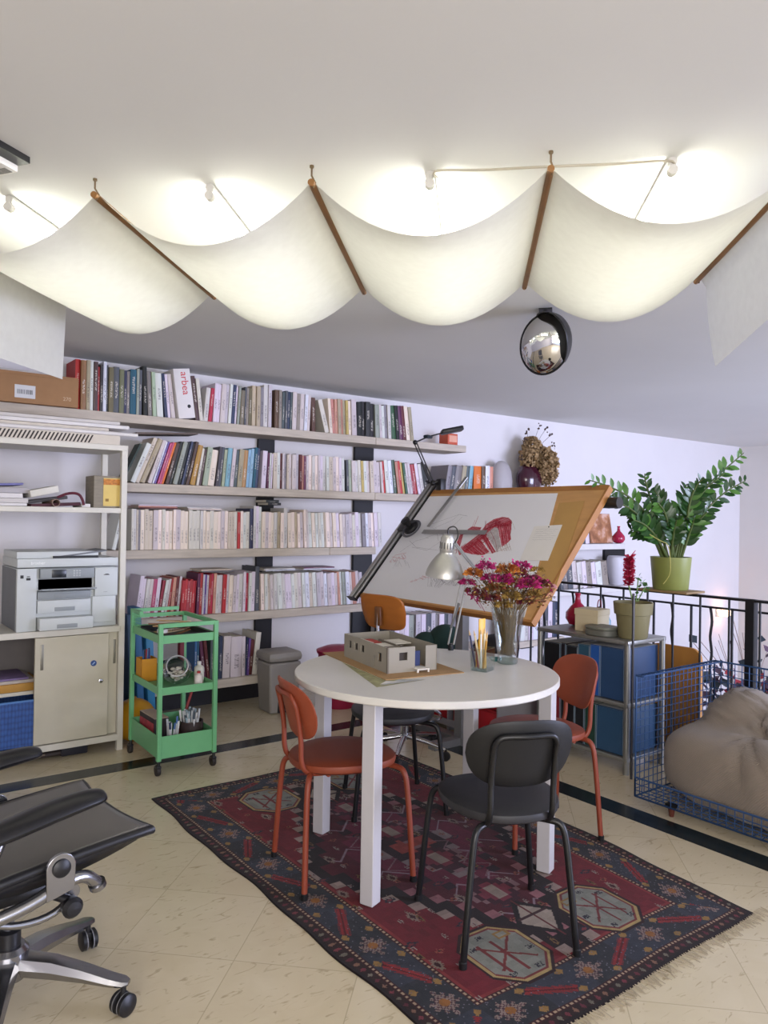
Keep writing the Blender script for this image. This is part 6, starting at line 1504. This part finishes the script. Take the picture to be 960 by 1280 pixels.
# ------------------------------------------------------------------ knotted rug: its pattern is the colour of the pile
RX_0, RX_1, RY_0, RY_1 = 1.258, 2.60, 1.262, 3.39
NX, NY = 340, 540
def rug():
    wd, ln = RX_1-RX_0, RY_1-RY_0
    xs_ = np.linspace(0, wd, NX+1); ys_ = np.linspace(0, ln, NY+1)
    X, Y = np.meshgrid((xs_[1:]+xs_[:-1])/2, (ys_[1:]+ys_[:-1])/2)      # face centres, metres
    c = lambda h: np.array(lin(h)[:3])
    col = np.zeros(X.shape+(3,)); rs = np.random.RandomState(4)
    def put(mask, h): col[mask] = c(h)
    ex = np.minimum(X, wd-X); ey = np.minimum(Y, ln-Y); e = np.minimum(ex, ey)      # distance from the edge
    along = np.where(ex < ey, Y, X); side = ex < ey
    put(np.ones_like(X, bool), '3a1a1c')
    # outer band, dark with small hooked motifs
    put(e < .045, '2a1a1a')
    m = (np.abs((along/.032) % 1-.5)*.032+np.abs(e-.027)*.8 < .009) & (e < .045); k = np.floor(along/.032).astype(int) % 4
    for i, h in enumerate(('7c5a4a', '5c2430', '6a6458', '70303a')): put(m & (k == i), h)
    # guard stripes of pale and dark beads
    for lo, hi in ((.046, .056), (.188, .199)):
        g = (e >= lo) & (e < hi); put(g, '35161a'); put(g & ((along/.017) % 1 < .55), 'a08870')
    put((e < .015), '20181a')
    # main border: slate blue with red feathered leaves and pale rosettes
    b = (e >= .058) & (e < .187); put(b, '30343f'); put(b & (((along/.37) % 1) > .5), '2a2c32')
    u = (along/.165) % 1; cell = np.floor(along/.165).astype(int); q = (e-.122)*1.2
    uu = (u-.5)*.18
    lf = b & (cell % 2 == 0) & (np.abs(uu*.5-q*.9*np.where(cell % 4 == 0, 1, -1)) < .011+.013*(np.abs(((uu+q)/.014) % 1-.5)*2)) & (np.abs(uu)+np.abs(q) < .12)
    put(lf, '7e2326'); put(lf & (np.abs(uu*.5-q*.9*np.where(cell % 4 == 0, 1, -1)) < .004), '4a1418')
    rad = np.hypot(uu, q); an = np.arctan2(q, uu)
    ro = b & (cell % 2 == 1) & (np.abs(uu)+np.abs(q) < .056+.010*np.sign(np.cos(10*an))); put(ro, '82706a'); put(ro & (np.sin(uu*420)*np.sin(q*420) > .1), '4a3038'); put(b & (cell % 2 == 1) & (rad < .018), '8a5a2c')
    sm = b & (np.abs(np.abs(uu)-.085)+np.abs(np.abs(q)-.055)*.9 < .014); put(sm, '8a6a3c')
    dots = rs.rand(*X.shape) < .018; put(b & dots, '666070')
    # field
    f = e >= .2; fx = X-wd/2; fy = Y-ln/2
    put(f, '651822')
    put(f & (e < .213), '7a2a2c')
    # black stepped medallion with outline
    st_ = lambda v, s_: np.floor(v/s_)*s_
    fw_, fl_ = wd/2-.2, ln/2-.2
    d = st_(np.abs(fx), .045)/(fw_*1.0)+st_(np.abs(fy), .045)/(fl_*1.06)
    put(f & (d < .98), '8f7c74'); put(f & (d < .945), '1f1416'); put(f & (d < .80), '8a5a60'); put(f & (d < .77), '4c1420'); put(f & (d < .56), '2a1520'); put(f & (d < .53), '5e1a30'); put(f & (d < .30), '7a6a6a'); put(f & (d < .27), '2c1a20'); put(f & (d < .14), '8a3a34')
    # zigzag lines
    zz = np.abs(((fy+.5*np.abs((fx/.16) % 1-.5)*.16*2) / .23) % 1-.5)
    put(f & (zz < .022) & (d < .77) & (d > .30), '86707a')
    zz2 = np.abs(((fx+.7*np.abs((fy/.12) % 1-.5)*.12*2) / .27) % 1-.5); put(f & (zz2 < .018) & (d < .53), '7a5a62')
    # small motifs scattered on staggered lattices: hooked lozenges, bars and little combs
    for (px_, py_, ox_, oy_, kx, ky, r_, h, h2) in ((.21, .25, .03, .05, 1.0, .55, .020, '7c6a60', '35161c'), (.21, .25, .135, .175, .6, 1.2, .017, '23222e', '6a2c30'), (.27, .17, .06, .02, 1.5, .6, .015, '6a5030', '2a1418'), (.16, .21, .08, .1, .7, 1.0, .011, '8a4a3c', '2c1418'), (.125, .143, .02, .07, 1.0, .5, .008, '8a8078', '5a3038')):
        row_ = np.floor((fy+oy_)/py_); mx = np.abs(((fx+ox_+.5*px_*(row_ % 2)) / px_) % 1-.5)*px_; my = np.abs(((fy+oy_) / py_) % 1-.5)*py_
        dd = mx*kx+my*ky; tooth = .003*np.sign(np.sin(mx*900)+np.sin(my*900))
        put(f & (dd+tooth < r_) & (d > .14), h); put(f & (dd < r_*.5) & (d > .14), h2)
    # stepped pink lozenges down the middle
    for cy in (-.46, -.15, .15, .46):
        dd = st_(np.abs(fx), .022)*1.0+st_(np.abs(fy-cy), .022)*.9
        put(dd < .10, '7a5a5e'); put(dd < .085, '3a1622'); put(dd < .05, '6e2a38'); put(dd < .022, '8a7a70')
    # four pale octagons in the corners of the field, a house-like figure in each
    for cx, cy in ((-.235, -.74), (.225, -.74), (-.235, .74), (.225, .74)):
        ox_, oy_ = fx-cx, fy-cy
        oc = lambda s_: (np.abs(ox_) < s_*.86) & (np.abs(oy_) < s_) & (np.abs(ox_)+np.abs(oy_) < s_*1.38)
        put(oc(.15), '2a1518'); put(oc(.138), 'a08a5a'); put(oc(.128), '6f3030'); put(oc(.12), '7d7e76')
        sg = 1 if cx > 0 else -1
        hx, hy = ox_*sg, oy_
        for cond in (np.abs(hy-.9*hx) < .006, np.abs(hy+.9*hx) < .006, np.abs(hx) < .0045, np.abs(hx-.055) < .0045): put(oc(.1) & cond & (hy < .07), '6a2c2c')
        put((np.abs(hx+.06) < .028) & (np.abs(hy-.08) < .016), '8a6a3c'); put((np.abs(hx+.06) < .018) & (np.abs(hy-.08) < .008), '858478')
        for kx, ky in ((-.085, -.02), (.08, .06), (.02, .1), (.06, -.095), (-.04, -.1)): put((np.abs(hx-kx) < .014) & (np.abs(hy-ky) < .010) & (rs.rand(*X.shape) < .6), '2c2a34')
    # pale kite at both ends between the octagons
    for sgn in (-1, 1):
        oy_ = (fy*sgn-.66); k1 = (np.abs(fx)*1.0+np.abs(oy_)*.8 < .10); put(k1, '1c1416'); put(np.abs(fx)+np.abs(oy_)*.8 < .075, '9a8c80'); put((np.abs(fx) < .004) & k1, '5a2424'); put((np.abs(oy_+.02) < .005) & (np.abs(fx) < .07), '3a2224')
    # wear
    n = rs.rand(NY//6+2, NX//6+2); n = np.kron(n, np.ones((6, 6)))[:NY, :NX]
    n2 = rs.rand(NY//30+2, NX//30+2); n2 = np.kron(n2, np.ones((30, 30)))[:NY, :NX]
    col *= (.80+.30*n+.12*rs.rand(NY, NX)+.16*n2)[..., None]*RUG_GAIN
    # mesh
    vx, vy = np.meshgrid(xs_, ys_)
    wob = .005*np.sin(vy*7)+.004*np.sin(vy*17+1)
    fxw = RX_0+vx+(vx/wd)*(-.07+.075*np.minimum(1, vy/.75))+wob*((vx < .03)*1.0-(vx > wd-.03)*.6); fyw = RY_0+vy+.004*np.sin(vx*9)
    z = .0045+.0006*np.sin(vx*23)*np.sin(vy*19)
    z[0, :] = z[-1, :] = z[:, 0] = z[:, -1] = .0008
    co = np.stack([fxw-RX_0, fyw-RY_0, z], -1).reshape(-1, 3)
    idx = np.arange((NX+1)*(NY+1)).reshape(NY+1, NX+1)
    fs = np.stack([idx[:-1, :-1], idx[:-1, 1:], idx[1:, 1:], idx[1:, :-1]], -1).reshape(-1, 4)
    me = bpy.data.meshes.new('pile'); me.from_pydata(co.tolist(), [], fs.tolist())
    at_ = me.color_attributes.new('pile_colour', 'FLOAT_COLOR', 'CORNER')
    flat_ = np.ones((NX*NY, 4, 4)); flat_[:, :, :3] = col.reshape(-1, 1, 3); at_.data.foreach_set('color', flat_.reshape(-1).astype(np.float32))
    m = bpy.data.materials.new('rug_wool'); m.use_nodes = True; nt = m.node_tree; b_ = nt.nodes['Principled BSDF']; b_.inputs['Roughness'].default_value = .95; b_.inputs['Specular IOR Level'].default_value = .1; b_.inputs['Sheen Weight'].default_value = .08
    ca = nt.nodes.new('ShaderNodeVertexColor'); ca.layer_name = 'pile_colour'; nt.links.new(ca.outputs[0], b_.inputs['Base Color'])
    nz = nt.nodes.new('ShaderNodeTexNoise'); nz.inputs['Scale'].default_value = 420; bp = nt.nodes.new('ShaderNodeBump'); bp.inputs['Strength'].default_value = .5; bp.inputs['Distance'].default_value = .002; tc = nt.nodes.new('ShaderNodeTexCoord'); nt.links.new(tc.outputs['Object'], nz.inputs['Vector']); nt.links.new(nz.outputs[0], bp.inputs['Height']); nt.links.new(bp.outputs[0], b_.inputs['Normal'])
    me.materials.append(m); o = bpy.data.objects.new('pile', me); COL.objects.link(o); return o
RUG_GAIN = .74
t = thing('rug', 'red and blue patterned oriental rug lying under the round table', 'rug', (RX_0, RY_0, 0), 0)
p = rug(); p.parent = t
rr = random.Random(9); fr = MB(); x = .02
while x < RX_1-RX_0-.01:
    for k in range(2):
        L_ = rr.uniform(.022, .05); dx = rr.gauss(0, .012)
        fr.tube([(x+rr.uniform(-.004, .004), .006, .0028), (x+dx*.5, -L_*.5, .0026), (x+dx, -L_, .002)], .0011, 3)
    x += .012
fo = fr.build('fringe', M('fringe_white', 'b0a490', .9, var=.2), t); fo['kind'] = 'stuff'
# ------------------------------------------------------------------ office chair at the left edge
OC = Vector((.43, 2.16, 0)); SY = .05
t = thing('office_chair', 'black mesh office chair with polished aluminium base at the left edge', 'chair', OC, math.radians(6))
alp = M('polished_aluminium', '9c9ca0', .22, .95, var=.03); bkp = M('office_black', '17171b', .4, var=.06); bks = M('arm_black', '141418', .28, var=.03)
def meshm():
    m = M('seat_mesh', '45444a', .8, var=0); nt = m.node_tree; b = nt.nodes['Principled BSDF']; tc = nt.nodes.new('ShaderNodeTexCoord'); wv2 = nt.nodes.new('ShaderNodeTexWave'); wv2.inputs['Scale'].default_value = 110; wv2.inputs['Distortion'].default_value = .5; wv2.bands_direction = 'X'
    mp = nt.nodes.new('ShaderNodeMapping'); mp.inputs['Rotation'].default_value = (0, 0, .9); nt.links.new(tc.outputs['Object'], mp.inputs[0]); nt.links.new(mp.outputs[0], wv2.inputs['Vector'])
    nt.links.new(mix_nodes(nt, lin('39383b'), lin('8c8883'), wv2.outputs['Fac']), b.inputs['Base Color']); return m
sm_ = meshm()
# base
MB().lathe([(.02, .085), (.045, .09), (.05, .11), (.05, .16), (.04, .172)], seg=24).build('hub', alp, t)
for k in range(5):
    a = math.radians(-44+72*k); c, s_ = math.cos(a), math.sin(a); n_ = Vector((-s_, c, 0))
    prof = [(.035, .150, .10, .033), (.12, .142, .094, .029), (.2, .122, .086, .026), (.27, .100, .076, .024), (.305, .092, .074, .022), (.318, .088, .078, .012)]
    vs = []; fs = []
    for (r_, zt_, zb_, hw) in prof:
        o_ = Vector((r_*c, r_*s_, 0)); zm = (zt_+zb_)/2
        vs += [o_+n_*-hw+CU*zm, o_+n_*-hw*.75+CU*zt_*.985, o_+n_*0+CU*zt_, o_+n_*hw*.75+CU*zt_*.985, o_+n_*hw+CU*zm, o_+n_*hw*.6+CU*zb_, o_-n_*hw*.6+CU*zb_]
    for i in range(len(prof)-1):
        for j in range(7): j2 = (j+1) % 7; fs.append((i*7+j, i*7+j2, (i+1)*7+j2, (i+1)*7+j))
    fs.append(tuple(range(6, -1, -1))); fs.append(tuple((len(prof)-1)*7+j for j in range(7)))
    lg_ = MB().add(vs, fs, 0, True).build('base_leg', alp, t)
    cx, cy = .303*c, .303*s_
    cs_ = MB().tube([(cx, cy, .085), (cx, cy, .05)], .008, 8).box(-.006, .006, -.012, .02, .022, .05, mat=tr(cx, cy, 0) @ rot('Z', math.degrees(a)+40), bev=.003)
    cs_.build('castor_fork', bkp, lg_)
    wm = tr(cx, cy, .0285) @ rot('Z', math.degrees(a)+60)
    for sd in (-1, 1):
        w1 = MB().lathe([(.0, -.008), (.020, -.008), (.0275, -.005), (.028, .005), (.022, .009), (0, .010)], seg=28, mat=wm @ tr(0, sd*.015, 0) @ rot('X', 90)).lathe([(.0285, -.0015), (.0288, .0), (.0285, .0015)], seg=28, mat=wm @ tr(0, sd*.009, 0) @ rot('X', 90), mi=1, cap=False)
        w1.build('wheel', [bkp, M('wheel_grey', '77777a', .4)], lg_)
MB().tube([(0, 0, .16), (0, 0, .34)], .014, 16).build('gas_column', M('column_grey', '8a8a90', .3, .8), t)
MB().lathe([(.026, .168), (.03, .172), (.03, .21), (.024, .214)], seg=24).build('collar', bkp, t)
# mechanism
q = MB().box(-.10, .14, -.10, .10, .315, .375, bev=.012).box(-.16, .05, -.14, .14, .335, .37, bev=.01).build('tilt_mechanism', bkp, t)
MB().tube([(.10, -.16, .335), (.10, .16, .335)], .021, 18).build('cross_tube', alp, t)
for sd in (-1, 1):
    yy = SY+sd*.262
    pl = MB().prism([(.018, -.075), (.085, -.06)]+[(.052+.036*math.cos(a), .0+.036*math.sin(a)) for a in [(-.2+(PI+.4)*i/10) for i in range(11)]], -.005, .005, mat=Matrix(((1, 0, 0, 0), (0, 0, 1, yy), (0, 1, 0, .43), (0, 0, 0, 1)))).build('side_plate', alp, t, bevel=.002)
    MB().lathe([(.020, 0), (.022, .004), (.015, .008), (0, .009)], seg=20, mat=tr(.052, yy+sd*.005, .43) @ rot('X', -90*sd)).build('pivot_cap', bkp, pl)
    MB().tube(smoothpath([(-.16, SY+sd*.235, .33), (-.02, SY+sd*.25, .352), (.06, SY+sd*.25, .385), (.12, SY+sd*.24, .385), (.155, SY+sd*.23, .35)], 2), .016, 12).tube([(.155, SY+sd*.23, .35), (.16, SY+sd*.228, .338)], .022, 14).build('curved_arm', alp, t)
    MB().tube(smoothpath([(-.12, SY+sd*.21, .335), (-.04, SY+sd*.22, .298), (.05, SY+sd*.22, .296), (.10, SY+sd*.21, .325)], 2), .009, 10).build('lower_bow', alp, t)
MB().tube([(.02, -.10, .36), (.05, -.14, .34), (.09, -.18, .325)], .011, 10).lathe([(.014, 0), (.024, .012), (.026, .03), (.018, .04), (0, .042)], seg=16, mat=tr(.09, -.165, .312) @ rot('X', 90)).build('adjust_knob', bkp, t)
# seat
def seat(u, v):
    x = -.235+.515*u; y = (v-.5)*2
    hw = .235-.03*max(0, (.3-u)/.3)
    z = .452-.022*(1-y*y)*math.sin(PI*min(1, u*1.05))-.05*(1-u)**1.4+.006*abs(y)**3
    return Vector((x+.02*y*y*max(0, (u-.6)/.4), y*hw+SY, z))
MB().grid(seat, 24, 24).build('seat', sm_, t, solid=.004)
rim = [seat(i/20, 0) for i in range(21)]+[seat(1, j/20) for j in range(1, 21)]+[seat(1-i/20, 1) for i in range(1, 21)]+[seat(0, 1-j/20) for j in range(1, 20)]
MB().tube([p-CU*.010 for p in rim], .0125, 10, closed=True).build('seat_rim', bkp, t)
for sd, v in ((-1, 0), (1, 1)):
    sk = MB()
    A = [seat(i/16, v) for i in range(17)]
    vs = []
    for i, p in enumerate(A): dpt_ = .045*math.sin(PI*min(1, (1-i/16)*1.1))**.7+.006; vs += [p-CU*.008, p-CU*.008-CU*dpt_+Vector((0, -sd*.02, 0))]
    sk.add(vs, [(2*i, 2*i+1, 2*i+3, 2*i+2) for i in range(16)], 0, True)
    sk.build('seat_frame', bkp, t, solid=.012)
# arms
for sd in (-1, 1):
    y = SY+sd*.25-.0
    pts = [(-.20, y, .528), (-.10, y, .54), (.02, y-sd*.008, .560), (.12, y-sd*.014, .572), (.17, y-sd*.016, .572)]
    mb = MB(); sec = [(.020, .012), (.040, .020), (.043, .021), (.040, .019), (.026, .012)]
    P_ = smoothpath(pts, 2); n = len(P_); vs = []; fs = []
    for i, p in enumerate(P_):
        q_ = i/(n-1); w_ = .047*min(1, (math.sin(PI*min(1, max(.02, q_*.96+.03))))**.35); h_ = .026*min(1, math.sin(PI*min(1, max(.02, q_*.96+.03)))**.4)
        for k in range(16):
            a = 2*PI*k/16; vs.append(p+Vector((0, w_*math.cos(a), h_*math.sin(a)*(1 if math.sin(a) > 0 else .8))))
    for i in range(n-1):
        for k in range(16): k2 = (k+1) % 16; fs.append((i*16+k, i*16+k2, (i+1)*16+k2, (i+1)*16+k))
    fs.append(tuple(range(15, -1, -1))); fs.append(tuple((n-1)*16+k for k in range(16)))
    MB().add(vs, fs, 0, True).build('arm_pad', bks, t)
    MB().tube(smoothpath([(-.08, y, .545), (-.10, y+sd*.01, .50), (-.16, y+sd*.012, .42), (-.16, y-sd*.03, .36), (-.12, SY+sd*.12, .345)], 2), .016, 10).build('arm_post', alp, t)
# back
def back(u, v):
    y = (u-.5)*2; z = .50+.50*v; hw = .24*(1-.12*v*v)
    return Vector((-.27-.10*v-.05*(1-y*y)*0+.05*y*y*0-.035*(1-y*y), y*hw+SY, z))
MB().grid(back, 20, 20).build('backrest', sm_, t, solid=.004)
rim = [back(i/16, 0) for i in range(17)]+[back(1, j/16) for j in range(1, 17)]+[back(1-i/16, 1) for i in range(1, 17)]+[back(0, 1-j/16) for j in range(1, 16)]
MB().tube(rim, .013, 10, closed=True).build('back_rim', bkp, t)
MB().tube(smoothpath([(-.1, SY, .345), (-.25, SY, .36), (-.31, SY, .46), (-.33, SY, .65), (-.36, SY, .8)], 2), .018, 10).build('back_spine', alp, t)
